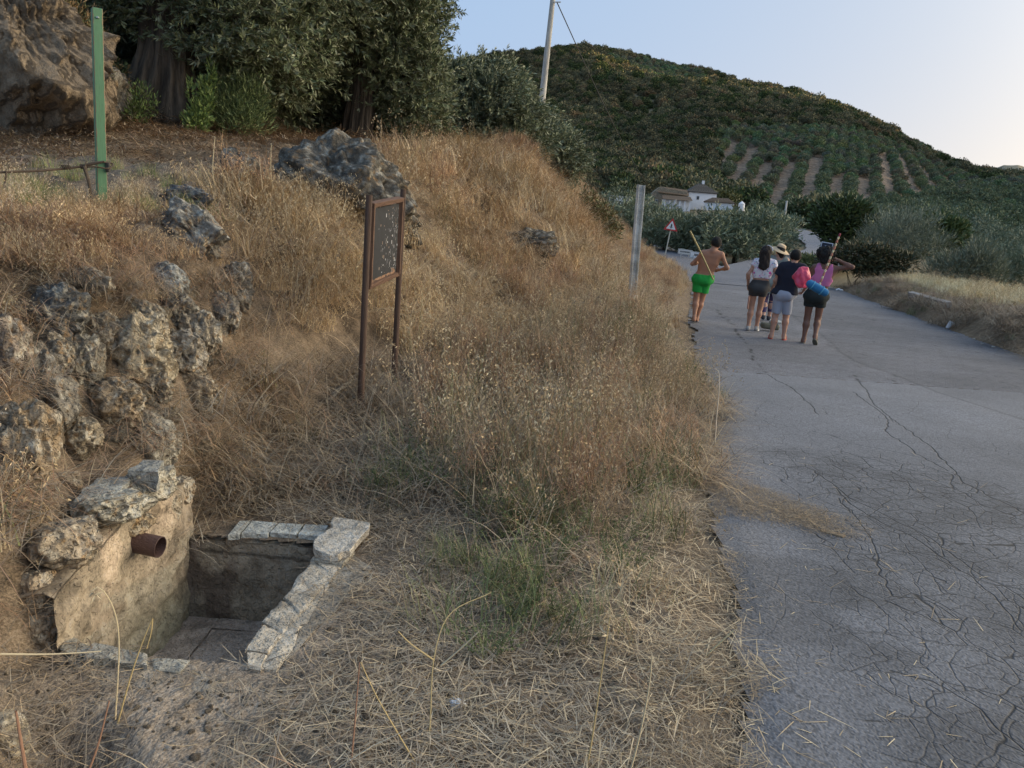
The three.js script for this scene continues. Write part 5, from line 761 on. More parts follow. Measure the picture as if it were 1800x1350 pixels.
// last ridge far off on the right
{
  const pos = [], idx = [], n = 60, TOP = [[1600, 330], [1690, 300], [1712, 296], [1740, 293], [1790, 292], [1850, 293], [1950, 300]];
  for (let i = 0; i <= n; i++) { const px = mix(1560, 2050, i / n), p = P(px, lerpTable(TOP, px), 3000); for (let j = 0; j <= 6; j++) { const k = 1 + (j - 3) * 0.06; pos.push(p.x * k, j < 3 ? mix(p.y - 140, p.y, j / 3) : mix(p.y, 0, (j - 3) / 3) + 5 * noise(i * 0.6, j, 4), p.z * k); } }
  for (let i = 0; i < n; i++) for (let j = 0; j < 6; j++) { const a = i * 7 + j, b = a + 7; idx.push(a, b, a + 1, b, b + 1, a + 1); }
  const g = new THREE.BufferGeometry(); g.setAttribute('position', new THREE.Float32BufferAttribute(pos, 3)); g.setIndex(idx); g.computeVertexNormals(); struct('distant_hill', g, std([0.10, 0.11, 0.09], 1));
}
// ---------------------------------------------------------------- people
function nets(f, lo, hi, cell) {                        // surface nets of a distance function
  const nx = Math.ceil((hi[0] - lo[0]) / cell) + 1, ny = Math.ceil((hi[1] - lo[1]) / cell) + 1, nz = Math.ceil((hi[2] - lo[2]) / cell) + 1, val = new Float32Array(nx * ny * nz).fill(9), B = 4;
  const at = (i, j, k) => (k * ny + j) * nx + i;
  for (let k0 = 0; k0 < nz; k0 += B) for (let j0 = 0; j0 < ny; j0 += B) for (let i0 = 0; i0 < nx; i0 += B) {
    const c = f(lo[0] + (i0 + B / 2) * cell, lo[1] + (j0 + B / 2) * cell, lo[2] + (k0 + B / 2) * cell); if (Math.abs(c) > cell * B * 1.6) { for (let k = k0; k < Math.min(nz, k0 + B); k++) for (let j = j0; j < Math.min(ny, j0 + B); j++) for (let i = i0; i < Math.min(nx, i0 + B); i++) val[at(i, j, k)] = c; continue; }
    for (let k = k0; k < Math.min(nz, k0 + B); k++) for (let j = j0; j < Math.min(ny, j0 + B); j++) for (let i = i0; i < Math.min(nx, i0 + B); i++) val[at(i, j, k)] = f(lo[0] + i * cell, lo[1] + j * cell, lo[2] + k * cell);
  }
  const id = new Int32Array(nx * ny * nz).fill(-1), pos = [], idx = [], E = [[0, 1], [2, 3], [4, 5], [6, 7], [0, 2], [1, 3], [4, 6], [5, 7], [0, 4], [1, 5], [2, 6], [3, 7]];
  for (let k = 0; k < nz - 1; k++) for (let j = 0; j < ny - 1; j++) for (let i = 0; i < nx - 1; i++) {
    const v = []; let neg = 0; for (let q = 0; q < 8; q++) { const d = val[at(i + (q & 1), j + ((q >> 1) & 1), k + (q >> 2))]; v.push(d); if (d < 0) neg++; } if (neg === 0 || neg === 8) continue;
    let x = 0, y = 0, z = 0, n = 0; for (const [a, b] of E) if ((v[a] < 0) !== (v[b] < 0)) { const t = v[a] / (v[a] - v[b]); x += mix(a & 1, b & 1, t); y += mix((a >> 1) & 1, (b >> 1) & 1, t); z += mix(a >> 2, b >> 2, t); n++; }
    id[at(i, j, k)] = pos.length / 3; pos.push(lo[0] + (i + x / n) * cell, lo[1] + (j + y / n) * cell, lo[2] + (k + z / n) * cell);
  }
  const quad = (a, b, c, d, fl) => { if (a < 0 || b < 0 || c < 0 || d < 0) return; if (fl) idx.push(a, b, c, a, c, d); else idx.push(a, c, b, a, d, c); };
  for (let k = 1; k < nz - 1; k++) for (let j = 1; j < ny - 1; j++) for (let i = 1; i < nx - 1; i++) {
    const s = val[at(i, j, k)] < 0;
    if (s !== val[at(i + 1, j, k)] < 0) quad(id[at(i, j - 1, k - 1)], id[at(i, j, k - 1)], id[at(i, j, k)], id[at(i, j - 1, k)], s);
    if (s !== val[at(i, j + 1, k)] < 0) quad(id[at(i - 1, j, k - 1)], id[at(i - 1, j, k)], id[at(i, j, k)], id[at(i, j, k - 1)], s);
    if (s !== val[at(i, j, k + 1)] < 0) quad(id[at(i - 1, j - 1, k)], id[at(i, j - 1, k)], id[at(i, j, k)], id[at(i - 1, j, k)], s);
  }
  const g = new THREE.BufferGeometry(); g.setAttribute('position', new THREE.Float32BufferAttribute(pos, 3)); g.setIndex(idx); g.computeVertexNormals(); return g;
}
function cap(p, a, b, ra, rb, sz = 1) {                  // tapered capsule, depth divided by sz
  const bax = b.x - a.x, bay = b.y - a.y, baz = (b.z - a.z) / sz, pax = p[0] - a.x, pay = p[1] - a.y, paz = (p[2] - a.z) / sz, t = sat((pax * bax + pay * bay + paz * baz) / (bax * bax + bay * bay + baz * baz + 1e-9));
  return (Math.hypot(pax - bax * t, pay - bay * t, paz - baz * t) - mix(ra, rb, t)) * Math.min(1, sz);
}
const ell = (p, c, rx, ry, rz) => { const k = Math.hypot((p[0] - c.x) / rx, (p[1] - c.y) / ry, (p[2] - c.z) / rz); return (k - 1) * Math.min(rx, ry, rz); };
const smin = (a, b, k) => { const h = Math.max(k - Math.abs(a - b), 0) / k; return Math.min(a, b) - h * h * k * 0.25; };
function ik(a, c, l1, l2, pole) {                       // middle joint of a two bone chain
  const d = c.clone().sub(a), L = Math.min(d.length(), (l1 + l2) * 0.999), n = d.clone().normalize(), x = (l1 * l1 - l2 * l2 + L * L) / (2 * L), h = Math.sqrt(Math.max(0, l1 * l1 - x * x)), q = pole.clone().addScaledVector(n, -pole.dot(n)).normalize();
  return a.clone().addScaledVector(n, x).addScaledVector(q, h);
}
function person(o) {                                    // stands at o.at, looks along -z before the turn
  const h = o.h, f = o.female, S = (x, y, z) => V(x * h, y * h, z * h), lean = o.lean || [0, 0], J = {};
  const off = (y, v) => v.add(V(lean[0] * sat((y - 0.5) / 0.32) * h, 0, lean[1] * sat((y - 0.5) / 0.32) * h));
  const t = thing('person', o.label, 'person', o.at); t.rotation.y = o.turn;
  const fat = o.fat || 1, hw = f ? 0.052 : 0.047, sw = f ? 0.094 : 0.104;
  const hip = [-1, 1].map((s) => S(s * hw, 0.50, 0)), ankle = o.feet.map(([x, z, l = 0]) => S(x, 0.042 + l, z)), knee = ankle.map((a, i) => ik(hip[i], a, 0.243 * h, 0.225 * h, V(0, 0, -1)));
  const sh = [-1, 1].map((s) => off(0.81, S(s * sw, 0.805, 0))), wr = o.hands.map((p, i) => off(0.81, S(...p))), el = wr.map((w, i) => ik(sh[i], w, 0.172 * h, 0.15 * h, V(...(o.poles?.[i] || [(i ? 1 : -1) * 0.6, -0.4, 1]))));
  const neck = off(0.82, S(0, 0.835, 0.005)), head = off(0.82, S(o.head?.[0] || 0, 0.925, (o.head?.[1] || 0) - 0.012)), hy = o.headTurn || 0;
  const W = [[0.515, 0.056, 0.068], [0.60, 0.036, 0.060], [0.70, 0.050, 0.066], [0.765, 0.060, 0.060]].map(([y, x, r], i) => [off(y, S(-x * (f && i === 1 ? 0.85 : 1), y, 0)), off(y, S(x * (f && i === 1 ? 0.85 : 1), y, 0)), r * h * fat]);
  const limbs = []; const bone = (a, b, ra, rb) => limbs.push([a, b, ra * h, rb * h]);
  const thR = 0.052 * fat, caR = 0.034 * fat, legs = [0, 1].map((i) => { bone(hip[i], knee[i], thR, 0.033 * fat); const mid = knee[i].clone().lerp(ankle[i], 0.3).add(V(0, 0, 0.008 * h)); bone(knee[i], mid, 0.031 * fat, caR); bone(mid, ankle[i], caR, 0.019); const fl = o.feet[i][2] || 0, pt = o.feet[i][3] || 0, toe = ankle[i].clone().add(V((i ? 1 : -1) * 0.018 * h, -0.030 * h - (pt ? 0.05 * h : 0), -(pt ? 0.06 : 0.095) * h)), heel = ankle[i].clone().add(V(0, -0.024 * h + (pt ? 0.005 * h : 0), 0.022 * h)); bone(ankle[i], heel, 0.018, 0.015); bone(heel, toe, 0.015, 0.012); bone(ankle[i], toe.clone().lerp(heel, 0.4), 0.018, 0.015); return { toe, heel }; });
  for (const i of [0, 1]) { bone(sh[i], el[i], 0.027 * fat, 0.021 * fat); bone(el[i], el[i].clone().lerp(wr[i], 0.3), 0.021 * fat, 0.021 * fat); bone(el[i].clone().lerp(wr[i], 0.3), wr[i], 0.021 * fat, 0.0135); }
  const torso = (p, g = 0) => { let d = 9; for (let i = 0; i < 3; i++) { // slabs between neighbouring sections
      const [a0, b0, r0] = W[i], [a1, b1, r1] = W[i + 1], y = sat((p[1] - a0.y) / (a1.y - a0.y)), A = V(mix(a0.x, a1.x, y), mix(a0.y, a1.y, y), mix(a0.z, a1.z, y)), Bq = V(mix(b0.x, b1.x, y), A.y, mix(b0.z, b1.z, y)); d = Math.min(d, cap(p, A, Bq, mix(r0, r1, y) + g, mix(r0, r1, y) + g, 0.78)); }
    return d; };
  const shoulders = (p, g = 0) => Math.min(cap(p, sh[0], sh[1], 0.030 * h + g, 0.030 * h + g, 0.95), smin(cap(p, neck, sh[0], 0.030 * h + g, 0.026 * h + g), cap(p, neck, sh[1], 0.030 * h + g, 0.026 * h + g), 0.02));
  const fwd = V(-Math.sin(hy), 0, -Math.cos(hy)), rgt = V(Math.cos(hy), 0, -Math.sin(hy)), hp = (x, y, z) => head.clone().addScaledVector(rgt, x * h).add(V(0, y * h, 0)).addScaledVector(fwd, z * h);
  const glut = [-1, 1].map((s) => S(s * 0.036, 0.49, 0.034));
  const chin = hp(0, -0.048, 0.030), nose = hp(0, -0.008, 0.066), ears = [hp(-0.052, -0.005, 0), hp(0.052, -0.005, 0)], sock = [hp(-0.022, 0.008, 0.062), hp(0.022, 0.008, 0.062)], mouth = [hp(-0.014, -0.034, 0.062), hp(0.014, -0.034, 0.062)];
  const headF = (p) => { let d = smin(ell(p, head, 0.052 * h, 0.066 * h, 0.060 * h), cap(p, hp(0, -0.02, 0.02), chin, 0.04 * h, 0.022 * h), 0.03 * h); d = smin(d, cap(p, nose.clone().add(V(0, 0.015 * h, 0)), nose, 0.006 * h, 0.009 * h), 0.01 * h); for (const e of ears) d = smin(d, ell(p, e, 0.008 * h, 0.017 * h, 0.012 * h), 0.006 * h); for (const e of sock) d = Math.max(d, -(ell(p, e, 0.012 * h, 0.008 * h, 0.010 * h))); return Math.max(d, -cap(p, mouth[0], mouth[1], 0.003 * h, 0.003 * h)); };
  const body = (x, y, z) => { const p = [x, y, z]; let d = torso(p); d = smin(d, shoulders(p), 0.045 * h); for (const g of glut) d = smin(d, ell(p, g, 0.05 * h, 0.055 * h, 0.046 * h), 0.035 * h); for (const [a, b, ra, rb] of limbs) d = smin(d, cap(p, a, b, ra, rb), 0.022 * h); d = smin(d, cap(p, neck, head, 0.030 * h, 0.030 * h), 0.03 * h); return smin(d, headF(p), 0.012 * h); };
  const bb = [[9, 9, 9], [-9, -9, -9]]; for (const q of [...sh, ...wr, ...el, ...knee, ...ankle, ...legs.flatMap((l) => [l.toe, l.heel]), head.clone().add(V(0, 0.07 * h, 0))]) { [q.x, q.y, q.z].forEach((c, i) => { bb[0][i] = Math.min(bb[0][i], c - 0.14); bb[1][i] = Math.max(bb[1][i], c + 0.14); }); }
  const geos = [nets(body, bb[0], bb[1], 0.0115)];
  // hands: palm, four fingers of their own lengths, a thumb
  [0, 1].forEach((i) => {
    const d = wr[i].clone().sub(el[i]).normalize(), gr = o.grip?.[i] || 0.5, side = (o.palm?.[i] ? V(...o.palm[i]) : V(i ? -1 : 1, 0, -0.3)), nrm = side.clone().addScaledVector(d, -side.dot(d)).normalize(), acr = d.clone().cross(nrm).normalize().multiplyScalar(i ? 1 : -1), k = 0.105 * h, fs = [];
    const pb = wr[i], pe = wr[i].clone().addScaledVector(d, 0.48 * k);
    [[-0.17, 0.40], [-0.06, 0.46], [0.06, 0.43], [0.17, 0.34]].forEach(([w, L]) => { const a = pe.clone().addScaledVector(acr, w * k * -1), ang = gr * 1.3, m = a.clone().addScaledVector(d, Math.cos(ang * 0.6) * L * k * 0.5).addScaledVector(nrm, Math.sin(ang * 0.6) * L * k * 0.5), e = m.clone().addScaledVector(d, Math.cos(ang * 1.8) * L * k * 0.5).addScaledVector(nrm, Math.sin(ang * 1.8) * L * k * 0.5); fs.push([a, m, 0.048 * k, 0.044 * k], [m, e, 0.044 * k, 0.036 * k]); });
    const tb = wr[i].clone().addScaledVector(d, 0.16 * k).addScaledVector(acr, 0.16 * k), tm = tb.clone().addScaledVector(d, 0.18 * k).addScaledVector(acr, 0.14 * k).addScaledVector(nrm, 0.08 * k), te = tm.clone().addScaledVector(d, 0.18 * k).addScaledVector(nrm, 0.10 * k * (1 + gr)); fs.push([tb, tm, 0.055 * k, 0.05 * k], [tm, te, 0.05 * k, 0.04 * k]);
    const hand = (x, y, z) => { const p = [x, y, z]; let q = smin(cap(p, pb, pe, 0.12 * k, 0.11 * k), Math.min(cap(p, pb.clone().addScaledVector(acr, 0.05 * k), pe.clone().addScaledVector(acr, 0.13 * k), 0.09 * k, 0.075 * k), cap(p, pb.clone().addScaledVector(acr, -0.05 * k), pe.clone().addScaledVector(acr, -0.13 * k), 0.09 * k, 0.075 * k)), 0.05 * k); for (const [a, b, ra, rb] of fs) q = smin(q, cap(p, a, b, ra, rb), 0.012 * k); return smin(q, cap(p, el[i].clone().lerp(wr[i], 0.85), wr[i], 0.015 * h, 0.0135 * h), 0.02); };
    const c = wr[i].clone().addScaledVector(d, 0.4 * k), r = 0.13; geos.push(nets(hand, [c.x - r, c.y - r, c.z - r], [c.x + r, c.y + r, c.z + r], 0.005));
  });
  part('body', mergeGeometries(geos), std(o.skin, 0.6), t);
  for (const e of sock) { const g = new THREE.SphereGeometry(0.007 * h, 12, 8); g.translate(e.x - fwd.x * 0.008 * h, e.y, e.z - fwd.z * 0.008 * h); part('eye', g, std([0.6, 0.6, 0.58], 0.3), t); }
  // garments: the body's own shape grown a little, ended by cut planes
  const plane = (p, c, n) => (p[0] - c.x) * n.x + (p[1] - c.y) * n.y + (p[2] - c.z) * n.z;
  const lo = [bb[0][0], 0, bb[0][2]], hi = [bb[1][0], h, bb[1][2]], fold = (x, y, z, a) => a * (noise(x * 14, y * 9, z * 14) * 0.7 + noise(x * 30, y * 14, z * 30) * 0.3);
  function garment(name, fn, mat, y0, y1, cell = 0.011) { return part(name, nets(fn, [lo[0], y0 * h, lo[2]], [hi[0], y1 * h, hi[2]], cell), mat, t); }
  const shorts = (len, flare, top = 0.575, g = 0.012, a = 0.006) => (x, y, z) => { const p = [x, y, z]; let d = torso(p, g); for (const q of glut) d = smin(d, ell(p, q, 0.05 * h + g * 1.3, 0.055 * h + g, 0.046 * h + g * 1.3), 0.03 * h); d = Math.max(d, y - top * h, 0.415 * h - y); for (const i of [0, 1]) { const e = hip[i].clone().lerp(knee[i], len), n = e.clone().sub(hip[i]).normalize(), up = hip[i].clone().add(V(0, 0.02 * h, 0)); d = smin(d, Math.max(cap(p, up, e.clone().addScaledVector(n, 0.05), thR * h + g, (mix(thR, 0.035, len) + flare) * h + g), plane(p, e, n)), i ? 0.004 : 0.02); } return d + fold(x, y, z, a); };
  const shirt = (hem, sleeve, g = 0.012, o2 = {}) => (x, y, z) => { const p = [x, y, z]; let d = smin(torso(p, g), shoulders(p, g * 0.8), 0.045 * h); if (hem < 0.5) for (const q of glut) d = smin(d, ell(p, q, 0.05 * h + g, 0.055 * h + g, 0.046 * h + g), 0.03 * h); if (hem < 0.52) d = Math.min(d, cap(p, off(0.5, S(-0.052, Math.min(0.5, hem), 0)), off(0.5, S(0.052, Math.min(0.5, hem), 0)), 0.074 * h * fat + g, 0.074 * h * fat + g, 0.85) ); d = Math.max(d, hem * h - y + 0.01 * noise(x * 9, 3, z * 9)); if (sleeve > 0) for (const i of [0, 1]) { const e = sh[i].clone().lerp(el[i], sleeve), n = e.clone().sub(sh[i]).normalize(); d = smin(d, Math.max(cap(p, sh[i], e.clone().addScaledVector(n, 0.04), 0.032 * h + g, 0.031 * h + g), plane(p, e, n)), 0.02); } const nd = Math.hypot(x - neck.x, (z - neck.z) * 1.1) - (o2.neck ?? 0.045) * h; if (y > (o2.nl ?? 0.825) * h) d = Math.max(d, -nd); if (o2.arm) for (const i of [0, 1]) d = Math.max(d, -cap(p, sh[i].clone().add(V((i ? 1 : -1) * 0.02 * h, 0.01, 0)), sh[i].clone().add(V((i ? 1 : -1) * 0.005 * h, -0.08 * h, 0)), o2.arm * h, o2.arm * 0.8 * h)); return d + fold(x, y, z, o2.fold ?? 0.006); };
  const hair = (pts, cut = 0.02, nz = 0.006) => (x, y, z) => { const p = [x, y, z]; let d = ell(p, hp(0, 0.012, -0.006), 0.060 * h, 0.068 * h, 0.066 * h); const rel = V(x, y, z).sub(head), fz = rel.dot(fwd); d = Math.max(d, Math.min(fz - 0.028 * h, 1) - Math.max(0, rel.y - 0.035 * h) * 3, -rel.y - 0.055 * h + Math.max(0, fz + 0.02 * h) * 1.6); for (const [a, b, ra, rb] of pts) d = smin(d, cap(p, a, b, ra * h, rb * h, 0.8), 0.03 * h); return d + nz * (noise(x * 38, y * 16, z * 38) + 0.6 * noise(x * 80, y * 30, z * 80)); };
  const Hb = { lo: [bb[0][0], 0.55 * h, bb[0][2]], hi: [bb[1][0], 1.08 * h, bb[1][2]] };
  o.dress({ t, h, S, off, hip, knee, ankle, sh, el, wr, neck, head, hp, legs, garment, shorts, shirt, hair, part, plane, thR, caR, fat, limbs, Hb, glut, torso,
    addHair(pts, mat, nz) { part('hair', nets(hair(pts, 0.02, nz), Hb.lo, Hb.hi, 0.009), mat, t); },
    shoe(i, kind, mat, solemat) { const { toe, heel } = legs[i], d = toe.clone().sub(heel), L = d.length() + 0.05, g = new THREE.Shape(); const n = d.clone().normalize(); g.absellipse(0, 0, 0.036 * h / 1.6 * 1.05, L / 2, 0, 6.283, false, 0); const ex = new THREE.ExtrudeGeometry(g, { depth: 0.014, bevelEnabled: true, bevelSize: 0.004, bevelThickness: 0.004, bevelSegments: 2, curveSegments: 24 }); const m = part(kind === 'sneaker' ? 'shoe_sole' : 'sandal', ex, solemat || mat, t); const yv = n.clone(), xv = V(0, 1, 0).cross(yv).normalize(), zv = xv.clone().cross(yv).normalize(); if (zv.y > 0) { zv.negate(); xv.negate(); } m.matrixAutoUpdate = true; m.quaternion.setFromRotationMatrix(new THREE.Matrix4().makeBasis(xv, yv, zv)); m.position.copy(heel.clone().lerp(toe, 0.5)).add(zv.clone().multiplyScalar(0.008 * h)); m.updateMatrix();
      if (kind === 'sneaker') part('shoe', nets((x, y, z) => { const p = [x, y, z]; return Math.max(smin(Math.min(cap(p, heel, toe, 0.022 * h, 0.018 * h), cap(p, ankle[i], toe.clone().lerp(heel, 0.35), 0.025 * h, 0.020 * h)), cap(p, ankle[i].clone().add(V(0, 0.008 * h, 0)), heel, 0.025 * h, 0.022 * h), 0.02), y - ankle[i].y - 0.012 * h); }, [heel.x - 0.2, heel.y - 0.1, heel.z - 0.3], [heel.x + 0.2, heel.y + 0.2, heel.z + 0.15], 0.008), mat, t);
      else { const a = toe.clone().lerp(heel, 0.25), up = V(0, 0.020 * h, 0), w = V(0.022 * h, 0, 0); part('strap', mergeGeometries([tube([a.clone().add(up.clone().multiplyScalar(0.9)), a.clone().lerp(heel, 0.4).add(up).add(w), a.clone().lerp(heel, 0.6).add(w)], 0.005, 8, 5), tube([a.clone().add(up.clone().multiplyScalar(0.9)), a.clone().lerp(heel, 0.4).add(up).sub(w), a.clone().lerp(heel, 0.6).sub(w)], 0.005, 8, 5)]), mat, t); } } });
  return t;
}
const cloth = (c, o = {}) => std(c, 0.9, o), HAIR = std([0.010, 0.008, 0.007], 0.9), HEAD = -0.27;
const dist = (px, py) => { const g = G(px, py, 0.012); return g; };
// boy without a shirt
person({ at: dist(1226, 566), turn: HEAD + 0.06, h: 1.70, skin: [0.36, 0.175, 0.105], label: 'shirtless boy in bright green shorts walking along the left edge of the road', lean: [0.075, 0.03], feet: [[-0.045, 0.10, 0.012], [-0.012, -0.03]], hands: [[-0.10, 0.70, -0.13], [0.105, 0.625, -0.12]], poles: [[-1, -0.6, 0.5], [1, -0.5, 0.9]], head: [0.03, -0.01], headTurn: 0.1, grip: [0.9, 0.8],
  dress(k) { k.garment('shorts', k.shorts(0.62, 0.008, 0.56, 0.013, 0.010), cloth([0.012, 0.30, 0.045]), 0.25, 0.62); k.addHair([], HAIR, 0.004); for (const i of [0, 1]) k.shoe(i, 'flip', std([0.02, 0.02, 0.025], 0.7), std(i ? [0.10, 0.11, 0.15] : [0.02, 0.02, 0.02], 0.7)); } });
{ const a = P(1213, 406, 15.2), b = P(1254, 492, 15.55); solo('stick', tube([a, a.clone().lerp(b, 0.5).add(V(0.01, 0, 0)), b], 0.017, 16, 8, 0.9), std([0.36, 0.31, 0.15], 0.7), 'peeled bamboo stick over the left shoulder of the shirtless boy', 'stick'); }
// girl with long hair
const printTex = canvasTex(256, 256, (g, w, h) => { g.fillStyle = '#d9d7dc'; g.fillRect(0, 0, w, h); const R = rng(5), C = ['#3a4fb0', '#1d2440', '#d657a8', '#59a8c9', '#e86fb6', '#2b2f55', '#c94e8d']; for (let i = 0; i < 95; i++) { g.fillStyle = C[Math.floor(R() * C.length)]; g.save(); g.translate(R() * w, R() * h); g.rotate(R() * 6); g.fillRect(-10 * R(), -4, 6 + 18 * R(), 3 + 8 * R()); g.restore(); } g.fillStyle = '#e23f97'; for (let i = 0; i < 7; i++) g.fillRect(100 + R() * 60, 90 + R() * 90, 14, 20); });
person({ at: dist(1324, 581), turn: HEAD - 0.05, h: 1.60, female: true, fat: 0.94, skin: [0.40, 0.215, 0.145], label: 'girl with long dark hair, white printed top and dark grey shorts', lean: [0.03, 0.0], feet: [[-0.062, 0.02], [0.030, -0.04]], hands: [[-0.155, 0.52, -0.03], [0.125, 0.53, -0.05]], poles: [[-0.8, 0, 1], [0.8, 0, 1]], head: [0.0, 0.0], headTurn: -0.3,
  dress(k) { k.garment('shorts', k.shorts(0.36, 0.004, 0.60, 0.012), cloth([0.045, 0.045, 0.047]), 0.33, 0.66); const m = k.garment('printed_top', k.shirt(0.615, 0.38, 0.014, { neck: 0.05 }), cloth([1, 1, 1], { map: printTex }), 0.55, 0.88); boxUV(m.geometry, 3.2); k.addHair([[k.hp(0, -0.02, -0.05), k.off(0.75, k.S(0.0, 0.745, 0.058)), 0.046, 0.034], [k.hp(-0.03, -0.01, -0.03), k.off(0.75, k.S(-0.045, 0.755, 0.052)), 0.03, 0.018], [k.hp(0.03, -0.01, -0.03), k.off(0.75, k.S(0.04, 0.76, 0.055)), 0.03, 0.018]], std([0.018, 0.011, 0.009], 0.85), 0.009);
    const band = new THREE.TorusGeometry(0.062 * k.h, 0.010, 8, 30, Math.PI); const b = part('headband', band, cloth([0.6, 0.6, 0.66]), k.t); b.position.copy(k.hp(0, 0.018, 0.012)); b.rotation.x = -0.35; for (const i of [0, 1]) k.shoe(i, 'sneaker', cloth([0.35, 0.34, 0.33]), std([0.7, 0.7, 0.7], 0.6)); const br = part('bracelet', new THREE.TorusGeometry(0.026, 0.007, 8, 20), std([0.03, 0.03, 0.03], 0.5), k.t); br.position.copy(k.wr[0]); br.rotation.x = Math.PI / 2; } });
// woman in a straw hat, further on
person({ at: dist(1347, 563), turn: HEAD + 0.02, h: 1.66, female: true, fat: 1.0, skin: [0.45, 0.25, 0.18], label: 'woman in a straw sun hat and grey tank dress over purple leggings', lean: [0.055, 0.0], feet: [[-0.05, 0.09, 0.02], [0.03, -0.08]], hands: [[-0.12, 0.56, -0.14], [0.14, 0.55, -0.06]], head: [0.0, -0.01], headTurn: 0.35,
  dress(k) { k.garment('tank_dress', k.shirt(0.36, 0, 0.020, { arm: 0.034, neck: 0.062, nl: 0.80 }), cloth([0.20, 0.225, 0.215]), 0.30, 0.88);
    part('leggings', nets((x, y, z) => { const p = [x, y, z]; let d = 9; for (const i of [0, 1]) { d = Math.min(d, cap(p, k.hip[i], k.knee[i], 0.056 * k.h, 0.038 * k.h), cap(p, k.knee[i], k.knee[i].clone().lerp(k.ankle[i], 0.3), 0.036 * k.h, 0.041 * k.h), cap(p, k.knee[i].clone().lerp(k.ankle[i], 0.3), k.knee[i].clone().lerp(k.ankle[i], 0.8), 0.041 * k.h, 0.027 * k.h)); } return Math.max(d, y - 0.47 * k.h, 0.11 * k.h - y); }, [-0.35, 0.1, -0.5], [0.35, 0.9, 0.5], 0.011), cloth([0.05, 0.035, 0.10]), k.t);
    k.addHair([[k.hp(0, -0.03, -0.045), k.hp(0, -0.075, -0.055), 0.045, 0.03]], HAIR, 0.006);
    const prof = [[0.001, 0.075], [0.03, 0.074], [0.05, 0.066], [0.058, 0.045], [0.060, 0.018], [0.075, 0.010], [0.105, -0.004], [0.125, -0.016], [0.124, -0.019], [0.1, -0.008], [0.07, 0.006], [0.055, 0.014]].map(([a, b]) => new THREE.Vector2(a * k.h, b * k.h)); const hat = part('straw_hat', new THREE.LatheGeometry(prof, 40), cloth([0.60, 0.45, 0.29], { bumpMap: soilBump, bumpScale: 0.004 }), k.t); hat.position.copy(k.hp(0, 0.010, 0)); hat.rotation.set(0.22, 0, -0.30); const bd = part('hat_band', new THREE.CylinderGeometry(0.0595 * k.h, 0.0612 * k.h, 0.016 * k.h, 36, 1, true), cloth([0.33, 0.22, 0.13]), hat); bd.position.y = 0.026 * k.h; for (const i of [0, 1]) k.shoe(i, 'sneaker', cloth([0.03, 0.035, 0.045]), std([0.6, 0.6, 0.6], 0.6)); } });
// boy in navy
person({ at: dist(1367, 596), turn: HEAD - 0.05, h: 1.56, fat: 0.98, skin: [0.42, 0.22, 0.15], label: 'boy in a navy t-shirt, light grey shorts and red flip-flops', lean: [0.055, 0.02], feet: [[-0.072, 0.045], [0.060, 0.02]], hands: [[-0.125, 0.52, -0.08], [0.15, 0.565, -0.13]], poles: [[-1, 0, 0.8], [1, -0.2, 0.7]], head: [0.01, -0.01],
  dress(k) { k.garment('shorts', k.shorts(0.88, 0.003, 0.60, 0.011, 0.010), cloth([0.34, 0.36, 0.43]), 0.2, 0.66); k.garment('tshirt', k.shirt(0.50, 0.62, 0.030), cloth([0.012, 0.014, 0.028]), 0.45, 0.89); k.addHair([], HAIR, 0.003); for (const i of [0, 1]) k.shoe(i, 'flip', std([0.40, 0.03, 0.03], 0.6), std([0.42, 0.035, 0.03], 0.6)); } });
// girl with the striped pole
person({ at: dist(1422, 604), turn: HEAD - 0.1, h: 1.60, female: true, fat: 0.96, skin: [0.165, 0.078, 0.052], label: 'girl in a pink racerback top and dark shorts with dark curly hair', lean: [0.045, 0.0], feet: [[-0.058, 0.02], [0.050, 0.10, 0.05, 1]], hands: [[-0.135, 0.60, -0.14], [0.125, 0.895, 0.0]], poles: [[-1, -0.3, 0.8], [1, -0.35, 0.2]], head: [-0.005, -0.01], headTurn: -0.1, grip: [0.6, 0.9], palm: [[1, 0, -0.3], [-1, 0.2, -0.3]],
  dress(k) { k.garment('shorts', k.shorts(0.42, 0.006, 0.585, 0.016, 0.008), cloth([0.012, 0.018, 0.018]), 0.3, 0.64); k.garment('racerback_top', k.shirt(0.615, 0, 0.010, { arm: 0.050, neck: 0.055, nl: 0.79, fold: 0.003 }), cloth([0.52, 0.16, 0.33]), 0.56, 0.88); k.addHair([[k.hp(-0.03, 0.03, -0.04), k.hp(0.035, 0.03, -0.04), 0.06, 0.06], [k.hp(0, 0.0, -0.05), k.hp(0, -0.03, -0.06), 0.055, 0.045], [k.hp(0, 0.05, 0), k.hp(0, 0.05, -0.03), 0.045, 0.05]], HAIR, 0.018); k.shoe(0, 'flip', std([0.35, 0.33, 0.3], 0.7), std([0.25, 0.24, 0.2], 0.7)); k.shoe(1, 'flip', std([0.1, 0.1, 0.08], 0.7), std([0.13, 0.135, 0.11], 0.7)); } });
